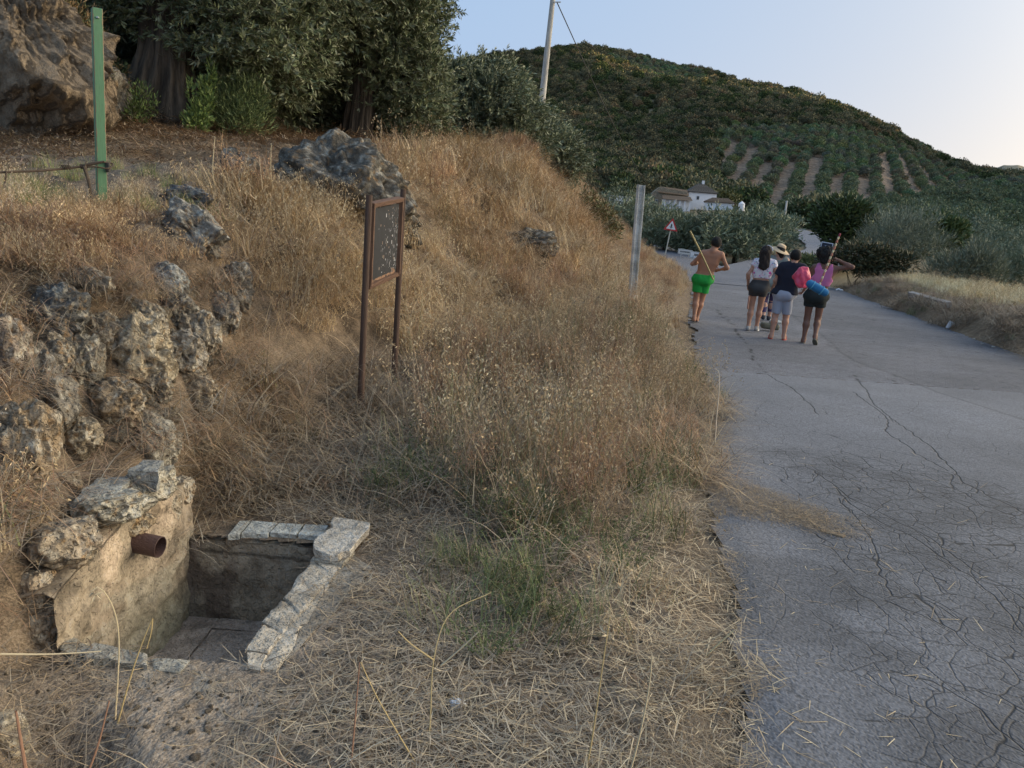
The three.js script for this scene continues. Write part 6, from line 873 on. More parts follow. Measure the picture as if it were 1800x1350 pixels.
{ // striped pole over her shoulder
  const a = P(1477, 410, 12.85), b = P(1440, 502, 12.72), pole = thing('striped_pole', 'red and cream striped pole held over the shoulder of the girl in pink', 'pole', a), n = 16, d = b.clone().sub(a);
  for (let i = 0; i < n; i++) part('stripe', bar(d.clone().multiplyScalar(i / n), d.clone().multiplyScalar((i + 1) / n), 0.030, 0.030, 0.45), std(i === 0 ? [0.25, 0.02, 0.05] : i & 1 ? [0.55, 0.47, 0.30] : [0.38, 0.15, 0.10], 0.6), pole);
  // blue roll bag slung at her hip
  const c1 = P(1419, 496, 12.66), c2 = P(1455, 517, 12.72), bag = thing('roll_bag', 'blue rolled bag slung across the back of the girl in pink', 'bag', c1), e = c2.clone().sub(c1), L = e.length(), prof = [[0.001, -0.01], [0.035, 0.0], [0.062, 0.03], [0.066, L * 0.5], [0.06, L - 0.03], [0.035, L], [0.001, L + 0.01]].map(([x, y]) => new THREE.Vector2(x, y)), g = new THREE.LatheGeometry(prof, 32), pp = g.attributes.position; for (let i = 0; i < pp.count; i++) { const k = 1 + 0.1 * noise(pp.getX(i) * 20, pp.getY(i) * 12, pp.getZ(i) * 20); pp.setX(i, pp.getX(i) * k); pp.setZ(i, pp.getZ(i) * k); } g.applyQuaternion(new THREE.Quaternion().setFromUnitVectors(V(0, 1, 0), e.clone().normalize())); g.computeVertexNormals(); part('roll', g, cloth([0.025, 0.16, 0.34]), bag);
  for (const q of [0.25, 0.7]) { const r = new THREE.TorusGeometry(0.067, 0.007, 8, 28); r.applyQuaternion(new THREE.Quaternion().setFromUnitVectors(V(0, 0, 1), e.clone().normalize())); r.translate(e.x * q, e.y * q, e.z * q); part('buckle_strap', r, cloth([0.10, 0.35, 0.52]), bag); }
  // red inflatable between the two
  const fc = P(1409, 488, 13.35), fl = thing('inflatable', 'red pink half deflated inflatable carried between the navy boy and the girl in pink', 'swim toy', fc), g2 = new THREE.IcosahedronGeometry(0.17, 10), p2 = g2.attributes.position; for (let i = 0; i < p2.count; i++) { const v = V(p2.getX(i), p2.getY(i), p2.getZ(i)), k = 1 + 0.3 * noise(v.x * 9, v.y * 9, v.z * 9) + 0.1 * noise(v.x * 22, v.y * 22, v.z * 22); p2.setXYZ(i, v.x * k * 0.75, v.y * k * 1.0, v.z * k * 0.6); } const g3 = mergeVertices((() => { g2.deleteAttribute('normal'); g2.deleteAttribute('uv'); return g2; })(), 1e-4); g3.computeVertexNormals(); part('bladder', g3, std([0.62, 0.06, 0.13], 0.35), fl); const vv = part('valve', new THREE.CylinderGeometry(0.012, 0.016, 0.03, 14), std([0.7, 0.1, 0.16], 0.4), fl); vv.position.set(-0.04, 0.15, 0.03);
}
// ---------------------------------------------------------------- post, cable, signboard, poles, road signs
const rust = (c, o = {}) => std(c, 0.8, { map: rockTex, bumpMap: rockBump, bumpScale: 0.003, ...o });
{
  const b = P(180, 372, 6.1), top = P(180, 14, 6.05), y0 = H(b.x, b.z), t = thing('green_post', 'green painted square steel post at upper left with rust along its edge', 'post', V(b.x, y0, b.z)), hh = top.y - y0;
  const g = new RoundedBoxGeometry(0.062, hh + 0.2, 0.062, 3, 0.006); g.rotateY(0.66); g.translate(0, hh / 2 - 0.1, 0);
  const tex = canvasTex(128, 512, (c, w, h) => { c.fillStyle = '#56805f'; c.fillRect(0, 0, w, h); const R = rng(8); for (let i = 0; i < 500; i++) { c.fillStyle = ['#4b7355', '#64906c', '#3f664b', '#6b5138'][Math.floor(R() * 3.15)]; c.globalAlpha = 0.35; c.fillRect(R() * w, R() * h, 1 + R() * 5, 2 + R() * 26); } c.globalAlpha = 0.8; c.fillStyle = '#8a6a52'; c.fillRect(0, 0, 5, h); c.fillRect(w - 5, 0, 5, h); for (let i = 0; i < 70; i++) c.fillRect((R() < 0.5 ? 0 : w - 14) + R() * 10, R() * h, 2 + R() * 6, 3 + R() * 16); });
  part('shaft', g, std([1, 1, 1], 0.6, { map: tex }), t); const bolt = part('bolt', new THREE.CylinderGeometry(0.006, 0.006, 0.02, 10), std([0.5, 0.5, 0.48], 0.4, { metalness: 0.8 }), t); bolt.position.set(0.022, hh - 0.06, 0.03); bolt.rotation.x = Math.PI / 2;
  const lk = part('latch', new RoundedBoxGeometry(0.025, 0.06, 0.025, 2, 0.004), std([0.05, 0.045, 0.04], 0.7), t); lk.position.set(0.052, P(192, 295, 6.1).y - y0, 0.01);
  // rusty cable with wound ties
  const Q = [P(-60, 308, 5.7), P(0, 303, 5.8), P(70, 300, 5.9), P(140, 293, 6.0), P(183, 284, 6.0)], base = Q[0].clone(), c = thing('cable', 'dark rusty cable tied to the green post at upper left', 'cable', base), L = Q.map((p) => p.clone().sub(base));
  part('strand', tube(L, 0.008, 50, 7), rust([0.10, 0.07, 0.05]), c); part('loop', tube([P(140, 293, 6.0), P(170, 285, 6.02), P(198, 288, 6.1), P(190, 296, 6.02), P(165, 293, 6.0), P(142, 295, 6)].map((p) => p.sub(base)), 0.006, 40, 6), rust([0.10, 0.07, 0.05]), c);
  const tie = (x, y, r, s) => { const p = P(x, y, r).sub(base), a = []; for (let i = 0; i < 26; i++) a.push(p.clone().add(V((i / 26 - 0.5) * s, Math.sin(i * 1.25) * 0.014, Math.cos(i * 1.25) * 0.014))); a.push(p.clone().add(V(0.02, 0.04, 0))); part('wire_tie', tube(a, 0.003, 110, 5), rust([0.11, 0.08, 0.055]), c); }; tie(115, 294, 5.97, 0.07); tie(147, 293, 6, 0.04);
  solo('stick', tube([P(148, 292, 5.98), P(156, 320, 5.96), P(163, 358, 5.95)], 0.012, 20, 8, 0.7), rust([0.10, 0.075, 0.055]), 'short dark stake hanging from the cable beside the green post', 'stick');
  solo('hook', tube([P(10, 300, 5.8), P(11, 306, 5.8), P(9, 318, 5.8), P(8, 333, 5.8)], 0.006, 20, 6), rust([0.12, 0.09, 0.07]), 'small wire hook hanging from the cable at the left edge', 'hook');
}
{
  const b1 = P(633, 724, 5.2), b2 = P(692, 676, 5.83), t1 = P(649, 343, 5.2), t2 = P(709, 333, 5.83), y0 = Math.min(H(b1.x, b1.z), H(b2.x, b2.z)), base = V(b1.x, y0, b1.z), t = thing('signboard', 'rusty empty signboard on two posts with a flaking dark panel', 'signboard', base), L = (p) => p.clone().sub(base);
  const iron = rust([0.10, 0.06, 0.045]), iron2 = rust([0.19, 0.105, 0.07]);
  const post = (a, c) => { const g = new THREE.CylinderGeometry(0.021, 0.023, a.distanceTo(c), 18, 1); g.applyQuaternion(new THREE.Quaternion().setFromUnitVectors(V(0, 1, 0), c.clone().sub(a).normalize())); const m = a.clone().add(c).multiplyScalar(0.5); g.translate(m.x, m.y, m.z); part('post', g, iron, t); };
  const A0 = L(b1), A1 = L(t1), B0 = L(b2), B1 = L(t2); post(A0.clone().addScaledVector(A1.clone().sub(A0).normalize(), -0.25), A1); post(B0.clone().addScaledVector(B1.clone().sub(B0).normalize(), -0.25), B1);
  const at = (u, v) => A0.clone().lerp(A1, v).lerp(B0.clone().lerp(B1, v), u), vb = 0.585, vt = 0.955, nrm = B0.clone().sub(A0).cross(V(0, 1, 0)).normalize().negate();
  const fr = (a, b, w) => part('frame_bar', bar(a, b, w, 0.03, 0.1), iron2, t); fr(at(0.06, vt), at(0.94, vt), 0.05); fr(at(0.06, vb), at(0.94, vb), 0.035); fr(at(0.085, vb), at(0.085, vt), 0.045); fr(at(0.915, vb), at(0.915, vt), 0.05);
  const tex = canvasTex(512, 640, (c, w, h) => { c.fillStyle = '#1b1d23'; c.fillRect(0, 0, w, h); const R = rng(21); for (let i = 0; i < 900; i++) { c.globalAlpha = 0.12; c.fillStyle = R() < 0.5 ? '#34363e' : '#17181c'; c.fillRect(R() * w, R() * h, 6 + R() * 26, 4 + R() * 20); } c.globalAlpha = 1; for (let i = 0; i < 150; i++) { const x = w * (0.15 + 0.85 * Math.sqrt(R())), y = R() * h; c.fillStyle = ['#c9cbcf', '#8f8d8a', '#a58d76', '#6d6e74'][Math.floor(R() * 4)]; c.save(); c.translate(x, y); c.rotate((R() - 0.5) * 0.4); c.fillRect(0, 0, 2 + R() * 8, 5 + R() * R() * 44); c.restore(); } c.fillStyle = '#8b6a52'; for (let i = 0; i < 110; i++) { const e = R(); c.fillRect(e < 0.4 ? 0 : R() * w, e < 0.4 ? R() * h : h - 26 + R() * 10, 8 + R() * 16, 8 + R() * 18); } for (let i = 0; i < 26; i++) c.fillRect(w - 40 - R() * 60, h - 60 * R(), 20 * R(), 20 * R()); });
  const p = [at(0.13, vb + 0.012), at(0.87, vb + 0.012), at(0.87, vt - 0.02), at(0.13, vt - 0.02)], n = 12, pos = [], uv = [], idx = [];
  for (let s = 0; s < 2; s++) for (let j = 0; j <= n; j++) for (let i = 0; i <= n; i++) { const q = p[0].clone().lerp(p[1], i / n).lerp(p[3].clone().lerp(p[2], i / n), j / n).addScaledVector(nrm, (s ? -0.004 : 0.004) + 0.002 * noise(i, j, 2)); pos.push(q.x, q.y, q.z); uv.push(i / n, j / n); }
  const K = (n + 1) * (n + 1); for (let s = 0; s < 2; s++) for (let j = 0; j < n; j++) for (let i = 0; i < n; i++) { const a = s * K + j * (n + 1) + i, b = a + 1, c = a + n + 1, d = c + 1; if (s) idx.push(a, c, b, b, c, d); else idx.push(a, b, c, b, d, c); }
  const g = new THREE.BufferGeometry(); g.setAttribute('position', new THREE.Float32BufferAttribute(pos, 3)); g.setAttribute('uv', new THREE.Float32BufferAttribute(uv, 2)); g.setIndex(idx); g.computeVertexNormals(); part('panel', g, std([1, 1, 1], 0.7, { map: tex }), t);
}
const galv = std([0.60, 0.62, 0.64], 0.6, { map: rockTex });
{
  const b = P(1110, 540, 10), top = P(1127, 325, 10), y0 = H(b.x, b.z) - 0.1, base = V(b.x, y0, b.z), t = thing('roadside_post', 'bare galvanised channel post standing in the grass at the roadside', 'post', base), q = top.clone().sub(base), L = q.length();
  const sh = new THREE.Shape(); [[-0.045, 0.03], [-0.045, -0.03], [0.045, -0.03], [0.045, 0.03], [0.037, 0.03], [0.037, -0.022], [-0.037, -0.022], [-0.037, 0.03]].forEach(([x, y], i) => (i ? sh.lineTo(x, y) : sh.moveTo(x, y)));
  const g = new THREE.ExtrudeGeometry(sh, { depth: L, bevelEnabled: false }); g.rotateX(-Math.PI / 2); g.rotateY(0.35 + Math.PI); g.applyQuaternion(new THREE.Quaternion().setFromUnitVectors(V(0, 1, 0), q.clone().normalize())); part('channel', g, galv, t);
  const k = (v) => q.clone().multiplyScalar(v), cyl = (v0, v1, r, m, nm) => { const gg = new THREE.CylinderGeometry(r * 0.96, r, L * (v1 - v0), 18); gg.applyQuaternion(new THREE.Quaternion().setFromUnitVectors(V(0, 1, 0), q.clone().normalize())); const c = k((v0 + v1) / 2); gg.translate(c.x, c.y, c.z); part(nm, gg, m, t); }; cyl(0.0, 0.125, 0.062, std([0.42, 0.12, 0.10], 0.7), 'red_base'); cyl(0.125, 0.155, 0.072, std([0.6, 0.58, 0.55], 0.7), 'white_collar');
}
{
  const b = P(944, 262, 33), top = P(979, -70, 33), y0 = H(b.x, b.z) - 0.3, base = V(b.x, y0, b.z), t = thing('utility_pole', 'tall tapered pale grey utility pole rising above the bank', 'utility pole', base), q = top.clone().sub(base), L = q.length();
  const g = new THREE.CylinderGeometry(0.085, 0.15, L, 16, 6); g.translate(0, L / 2, 0); g.applyQuaternion(new THREE.Quaternion().setFromUnitVectors(V(0, 1, 0), q.clone().normalize())); part('shaft', g, std([0.55, 0.54, 0.52], 0.7, { map: rockTex }), t);
  const br = P(977, 4, 32.85).sub(base); part('bracket', bar(br.clone().add(V(-0.12, 0, 0)), br.clone().add(V(0.2, 0.02, 0)), 0.04), galv, t);
  const c0 = P(979, 4, 32.9), c3 = P(1187, 350, 190), pts = [0, 0.08, 0.2, 0.35, 0.55, 0.75, 1].map((u) => { const p = c0.clone().lerp(c3, u); p.y -= 4 * 3.2 * u * (1 - u); return p; }); solo('overhead_cable', tube(pts, 0.022, 80, 5), std([0.03, 0.03, 0.035], 0.8), 'thin dark cable sloping down from the utility pole to the farm', 'cable');
}
const farPole = (x0, y0, x1, y1, r, rad, label) => { const b = P(x0, y0, r), tp = P(x1, y1, r), base = V(b.x, H(b.x, b.z) - 0.3, b.z), t = thing('utility_pole', label, 'utility pole', base), q = tp.sub(base), g = new THREE.CylinderGeometry(rad * 0.7, rad, q.length(), 10); g.translate(0, q.length() / 2, 0); g.applyQuaternion(new THREE.Quaternion().setFromUnitVectors(V(0, 1, 0), q.clone().normalize())); part('shaft', g, std([0.55, 0.54, 0.52], 0.8), t); part('crossarm', bar(q.clone().add(V(-0.35, -0.15, 0)), q.clone().add(V(0.35, -0.15, 0)), 0.1), std([0.4, 0.4, 0.4], 0.8), t); };
farPole(1378, 394, 1383, 353, 180, 0.26, 'small pale pole beside the far road'); farPole(1185, 380, 1188, 351, 185, 0.14, 'thin white pole in front of the farm buildings');
// road signs at the junction
{
  const grey = std([0.45, 0.46, 0.47], 0.5, { metalness: 0.4 }), white = std([0.75, 0.76, 0.78], 0.5), red = std([0.50, 0.035, 0.035], 0.5), black = std([0.02, 0.02, 0.025], 0.6);
  const fr = (p) => Math.atan2(-p.x, -p.z);             // turned to the viewer's side of the road
  { const b = P(1169, 442, 55), c = P(1180, 398, 55), y0 = H(b.x, b.z), base = V(b.x, y0 - 0.1, b.z), t = thing('warning_sign', 'red bordered triangular warning sign on a leaning pole', 'road sign', base), q = c.clone().sub(base);
    part('pole', bar(V(0, 0, 0), q.clone().multiplyScalar(1.0), 0.075, 0.05), std([0.50, 0.49, 0.42], 0.6), t);
    const tri = (s, d) => { const h = new THREE.Shape(), r = 0.06 * s; const P3 = [[0, 0.58 * s], [-0.5 * s, -0.29 * s], [0.5 * s, -0.29 * s]]; P3.forEach((p, i) => { const n = P3[(i + 1) % 3], pr = P3[(i + 2) % 3], u = (a, b2) => { const l = Math.hypot(b2[0] - a[0], b2[1] - a[1]); return [(b2[0] - a[0]) / l, (b2[1] - a[1]) / l]; }, a = u(p, pr), e = u(p, n); const s0 = [p[0] + a[0] * r, p[1] + a[1] * r], s1 = [p[0] + e[0] * r, p[1] + e[1] * r]; if (i) h.lineTo(...s0); else h.moveTo(...s0); h.quadraticCurveTo(p[0], p[1], ...s1); }); return new THREE.ExtrudeGeometry(h, { depth: d, bevelEnabled: false }); };
    const head = new THREE.Group(); const add = (nm, g, m, z) => { g.translate(0, 0, z); g.rotateY(fr(b) * -1 * -1); g.rotateZ(-0.10); g.translate(q.x, q.y, q.z); part(nm, g, m, t); }; add('red_plate', tri(0.98, 0.02), red, 0.05); add('white_face', tri(0.66, 0.006), white, 0.072); const sy = new THREE.Shape(); [[-0.035, -0.14], [0.035, -0.14], [0.035, 0.06], [0.075, 0.06], [0, 0.2], [-0.075, 0.06], [-0.035, 0.06]].forEach(([x, y], i) => (i ? sy.lineTo(x, y) : sy.moveTo(x, y))); const sg = mergeGeometries([new THREE.ExtrudeGeometry(sy, { depth: 0.004, bevelEnabled: false }), new THREE.BoxGeometry(0.2, 0.04, 0.004).translate(0, -0.04, 0.002).toNonIndexed()].map((g) => { const k = g.index ? g.toNonIndexed() : g; k.clearGroups(); return k; })); add('arrow_symbol', sg, black, 0.080); }
  const board = (px, py, w, h, r, label, strokes, bg) => { const c = P(px, py, r), y0 = H(c.x, c.z), t = thing('direction_sign', label, 'road sign', V(c.x, y0 - 0.05, c.z)), hh = c.y - y0 + 0.05; const tex = canvasTex(256, 96, (g, W, Hh) => { g.fillStyle = bg; g.fillRect(0, 0, W, Hh); g.strokeStyle = '#3c3f48'; g.lineWidth = 4; g.strokeRect(4, 4, W - 8, Hh - 8); g.fillStyle = '#23262e'; strokes(g, W, Hh); }); const g = new RoundedBoxGeometry(w, h, 0.04, 2, 0.012); g.rotateY(fr(c)); g.rotateZ(-0.06); g.translate(0, hh, 0); const plate = new THREE.PlaneGeometry(w * 0.97, h * 0.94); plate.translate(0, 0, 0.023); plate.rotateY(fr(c)); plate.rotateZ(-0.06); plate.translate(0, hh, 0); part('plate', g, std([0.72, 0.72, 0.72], 0.6), t); part('lettering', plate, std([1, 1, 1], 0.6, { map: tex }), t); for (const s of [-0.28, 0.28]) part('leg', bar(V(s * w, -0.1, -0.03), V(s * w + 0.02, hh, -0.03), 0.05), grey, t); };
  const word = (g, W, H0) => { const R = rng(4); for (let x = 40; x < W - 50; x += 15) g.fillRect(x, H0 * 0.34, 9 + R() * 3, H0 * 0.32 * (0.7 + 0.3 * R())); };
  board(1204, 443, 0.92, 0.34, 53, 'white direction board with faint lettering, left one of the two at the junction', word, '#c9c9c6'); board(1226, 449, 0.95, 0.42, 51, 'white direction board with bold lettering behind the shirtless boy', (g, W, H0) => { const R = rng(9); for (let x = 70; x < W - 70; x += 17) g.fillRect(x, H0 * 0.28, 13, H0 * 0.42 * (0.75 + 0.25 * R())); }, '#dcdde0');
  { const c = P(1266, 433, 57), y0 = H(c.x, c.z), t = thing('stop_sign', 'grey back of an octagonal road sign right of the shirtless boy', 'road sign', V(c.x, y0, c.z)), hh = c.y - y0; const g = new THREE.CylinderGeometry(0.34, 0.34, 0.03, 8); g.rotateY(Math.PI / 8); g.rotateX(Math.PI / 2); g.rotateY(0.15); g.translate(0, hh, 0); part('plate', g, std([0.50, 0.53, 0.58], 0.5, { metalness: 0.3 }), t); part('pole', bar(V(0, -0.1, 0.04), V(0.02, hh + 0.2, 0.04), 0.06), grey, t); }
  { const c = P(1453, 433, 46), y0 = H(c.x, c.z), t = thing('info_sign', 'small dark blue information panel with a white border right of the far road', 'road sign', V(c.x, y0, c.z)), hh = c.y - y0; const tex = canvasTex(128, 96, (g, W, Hh) => { g.fillStyle = '#c8ccd6'; g.fillRect(0, 0, W, Hh); g.fillStyle = '#1a2236'; g.fillRect(8, 8, W - 16, Hh - 16); g.fillStyle = '#a9b0bf'; g.fillRect(44, 40, 34, 20); g.fillStyle = '#8a4048'; g.fillRect(56, 46, 14, 10); }); const g = new RoundedBoxGeometry(0.62, 0.42, 0.04, 2, 0.01); g.rotateY(fr(c)); g.rotateZ(-0.12); g.translate(0, hh, 0); const pl = new THREE.PlaneGeometry(0.6, 0.4); pl.translate(0, 0, 0.0225); pl.rotateY(fr(c)); pl.rotateZ(-0.12); pl.translate(0, hh, 0); part('panel', g, std([0.6, 0.62, 0.66], 0.6), t); part('print', pl, std([1, 1, 1], 0.6, { map: tex }), t); part('pole', bar(V(0, -0.1, -0.03), V(0, hh, -0.03), 0.05), grey, t); }
}
// farm
{
  const whiteW = std([0.78, 0.78, 0.80], 0.9), stoneW = std([0.44, 0.385, 0.31], 0.95, { map: rockTex, bumpMap: rockBump, bumpScale: 0.2 }), greyR = std([0.16, 0.155, 0.15], 0.9, { map: barkTex }), tanR = std([0.36, 0.26, 0.185], 0.9, { map: barkTex }), brownR = std([0.25, 0.185, 0.135], 0.9, { map: barkTex }), dark = std([0.02, 0.022, 0.03], 0.5);
  const frame = (px, py, r) => { const p = P(px, py, r), a = Math.atan2(p.x, -p.z); return { p, a, k: r / F }; };
  function house(name, label, px, py, r, turn, build) { const { p, a, k } = frame(px, py, r), t = thing(name, label, 'house', V(p.x, p.y, p.z)); t.scale.setScalar(0.93); t.rotation.y = -a + turn; build(t, k); return t; }
  const box = (t, nm, w, h, d, x, y, z, m) => { const g = new THREE.BoxGeometry(w, h, d); g.translate(x, y + h / 2, z); boxUV(g, 0.25); return part(nm, g, m, t); };
  function roofHip(t, w, d, y, hh, x, z, ridge, m, ov = 0.35, parent) { const W = w / 2 + ov, D = d / 2 + ov, mb = new MB(), c = [1, 1, 1], e = [[-W, 0, D], [W, 0, D], [W, 0, -D], [-W, 0, -D]].map(([a, b, q]) => V(a, b, q)), r1 = V(-ridge / 2, hh, 0), r2 = V(ridge / 2, hh, 0), u = e.map((q) => q.clone().add(V(0, -0.15, 0))); mb.quad(e[0], e[1], r2, r1, c, c); mb.quad(e[2], e[3], r1, r2, c, c); mb.tri(e[1], e[2], r2, c); mb.tri(e[3], e[0], r1, c); for (let i = 0; i < 4; i++) mb.quad(u[i], u[(i + 1) % 4], e[(i + 1) % 4], e[i], c, c); mb.quad(u[3], u[2], u[1], u[0], c, c); const g = mb.geo(); g.deleteAttribute('color'); g.translate(x, y, z); boxUV(g, 0.5); return part('roof', g, m, t); }
  const win = (t, x, y, z, w, h) => { const g = new THREE.BoxGeometry(w + 0.2, h + 0.2, 0.1); g.translate(x, y, z + 0.02); const f = part('window', g, std([0.5, 0.5, 0.5], 0.8), t); const q = new THREE.BoxGeometry(w, h, 0.06); q.translate(x, y, z + 0.06); part('pane', q, dark, f); };
  house('white_house', 'white two storey farmhouse with a grey hipped roof', 1228, 362, 202, 0.25, (t, k) => { box(t, 'wall', 7.4, 6.4, 6, 0, -3, 0, whiteW); roofHip(t, 7.4, 6, 3.4, 2.5, 0, 0, 1.2, greyR); const ch = box(t, 'chimney', 0.6, 1.0, 0.6, 0.5, 5.6, 0, whiteW); win(t, -1.2, 1.9, 3.0, 0.55, 0.8); win(t, 1.6, 0.2, 3.0, 0.6, 0.8); });
  house('stone_barn', 'ruined stone barn with a broken tan roof left of the white farmhouse', 1172, 364, 198, 0.15, (t, k) => { const sh = new THREE.Shape(); [[-4.6, -3], [4.6, -3], [4.6, 4.1], [3.0, 4.2], [1.5, 4.4], [-0.5, 4.6], [-2.4, 5.0], [-3.4, 4.3], [-4.4, 3.2]].forEach(([x, y], i) => (i ? sh.lineTo(x, y) : sh.moveTo(x, y))); const g = new THREE.ExtrudeGeometry(sh, { depth: 5, bevelEnabled: false }); g.translate(0, 0, -2.5); part('wall', g, stoneW, t); const mb = new MB(), c = [1, 1, 1]; mb.quad(V(-3.2, 3.5, 3.1), V(5, 3.1, 3.1), V(5, 4.75, -0.2), V(-2.2, 5.2, -0.2), c, c); const rg = mb.geo(); rg.deleteAttribute('color'); boxUV(rg, 0.5); part('roof', rg, tanR, t); win(t, -3.2, 1.2, 2.5, 0.5, 0.6); });
  house('lean_to', 'low white lean-to with a brown roof and pillars in front of the ruined barn', 1188, 366, 193, 0.12, (t, k) => { box(t, 'wall', 7, 4.6, 3, 0, -2.6, -0.5, whiteW); const mb = new MB(), c = [1, 1, 1]; mb.quad(V(-3.8, 2.0, 2.2), V(3.8, 2.0, 2.2), V(3.6, 3.2, -2), V(-3.6, 3.2, -2), c, c); const rg = mb.geo(); rg.deleteAttribute('color'); boxUV(rg, 0.5); part('roof', rg, brownR, t); for (let i = 0; i < 6; i++) box(t, 'pillar', 0.3, 4.4, 0.3, -3.2 + i * 1.28, -2.6, 1.8, whiteW); });
  house('low_shed', 'long low shed with a brown roof right of the white farmhouse', 1264, 366, 196, -0.05, (t, k) => { box(t, 'wall', 7.2, 4.2, 4, 0, -2.8, 0, whiteW); roofHip(t, 7.2, 4, 1.4, 1.2, 0, 0, 4, brownR); });
  house('white_cottage', 'small white flat roofed house left of the ruined barn', 1088, 360, 190, 0.1, (t, k) => { box(t, 'wall', 5.2, 4.3, 4, 0, -2.4, 0, whiteW); const g = new RoundedBoxGeometry(5.5, 0.2, 4.3, 1, 0.05); g.translate(0, 2.0, 0); part('roof', g, std([0.6, 0.6, 0.62], 0.9), t); win(t, -1.8, 1.0, 2.0, 0.7, 0.8); });
  house('water_tank', 'small white conical tank right of the low shed', 1303, 366, 196, 0, (t) => { t.userData.category = 'tank'; const g = new THREE.CylinderGeometry(0.8, 0.9, 1.8, 18); g.translate(0, 0.2, 0); part('vessel', g, whiteW, t); const c = new THREE.ConeGeometry(0.85, 0.7, 18); c.translate(0, 1.44, 0); part('lid', c, whiteW, t); });
  shrub(1092, 362, 215, [[1090, 335, 24], [1108, 342, 18], [1076, 345, 16]], 1500, 0.9, 0.5, OAK, 'big dark green tree behind the small white house', 81, { name: 'broad_tree', cat: 'tree', sr: 0.2 });
  shrub(1275, 362, 215, [[1275, 345, 16], [1290, 352, 12], [1262, 352, 10]], 1000, 0.8, 0.45, [[0.09, 0.10, 0.03], [0.12, 0.12, 0.04]], 'round yellowish green tree right of the white farmhouse', 82, { name: 'round_tree', cat: 'tree', sr: 0.2 });
  shrub(1418, 382, 215, [[1405, 365, 20], [1385, 372, 16], [1365, 376, 14]], 1200, 0.8, 0.45, OAK, 'dark oak beside the pole at the far road', 83, { name: 'broad_tree', cat: 'tree', sr: 0.2 });
  shrub(1238, 160, 545, [[1238, 152, 5, 1], [1238, 143, 4, 1.6]], 500, 1.2, 0.6, [[0.16, 0.15, 0.05], [0.12, 0.12, 0.04]], 'slender tree catching the last sun near the hilltop', 84, { name: 'slender_tree', cat: 'tree', sr: 0.2, stems: 2 });
}
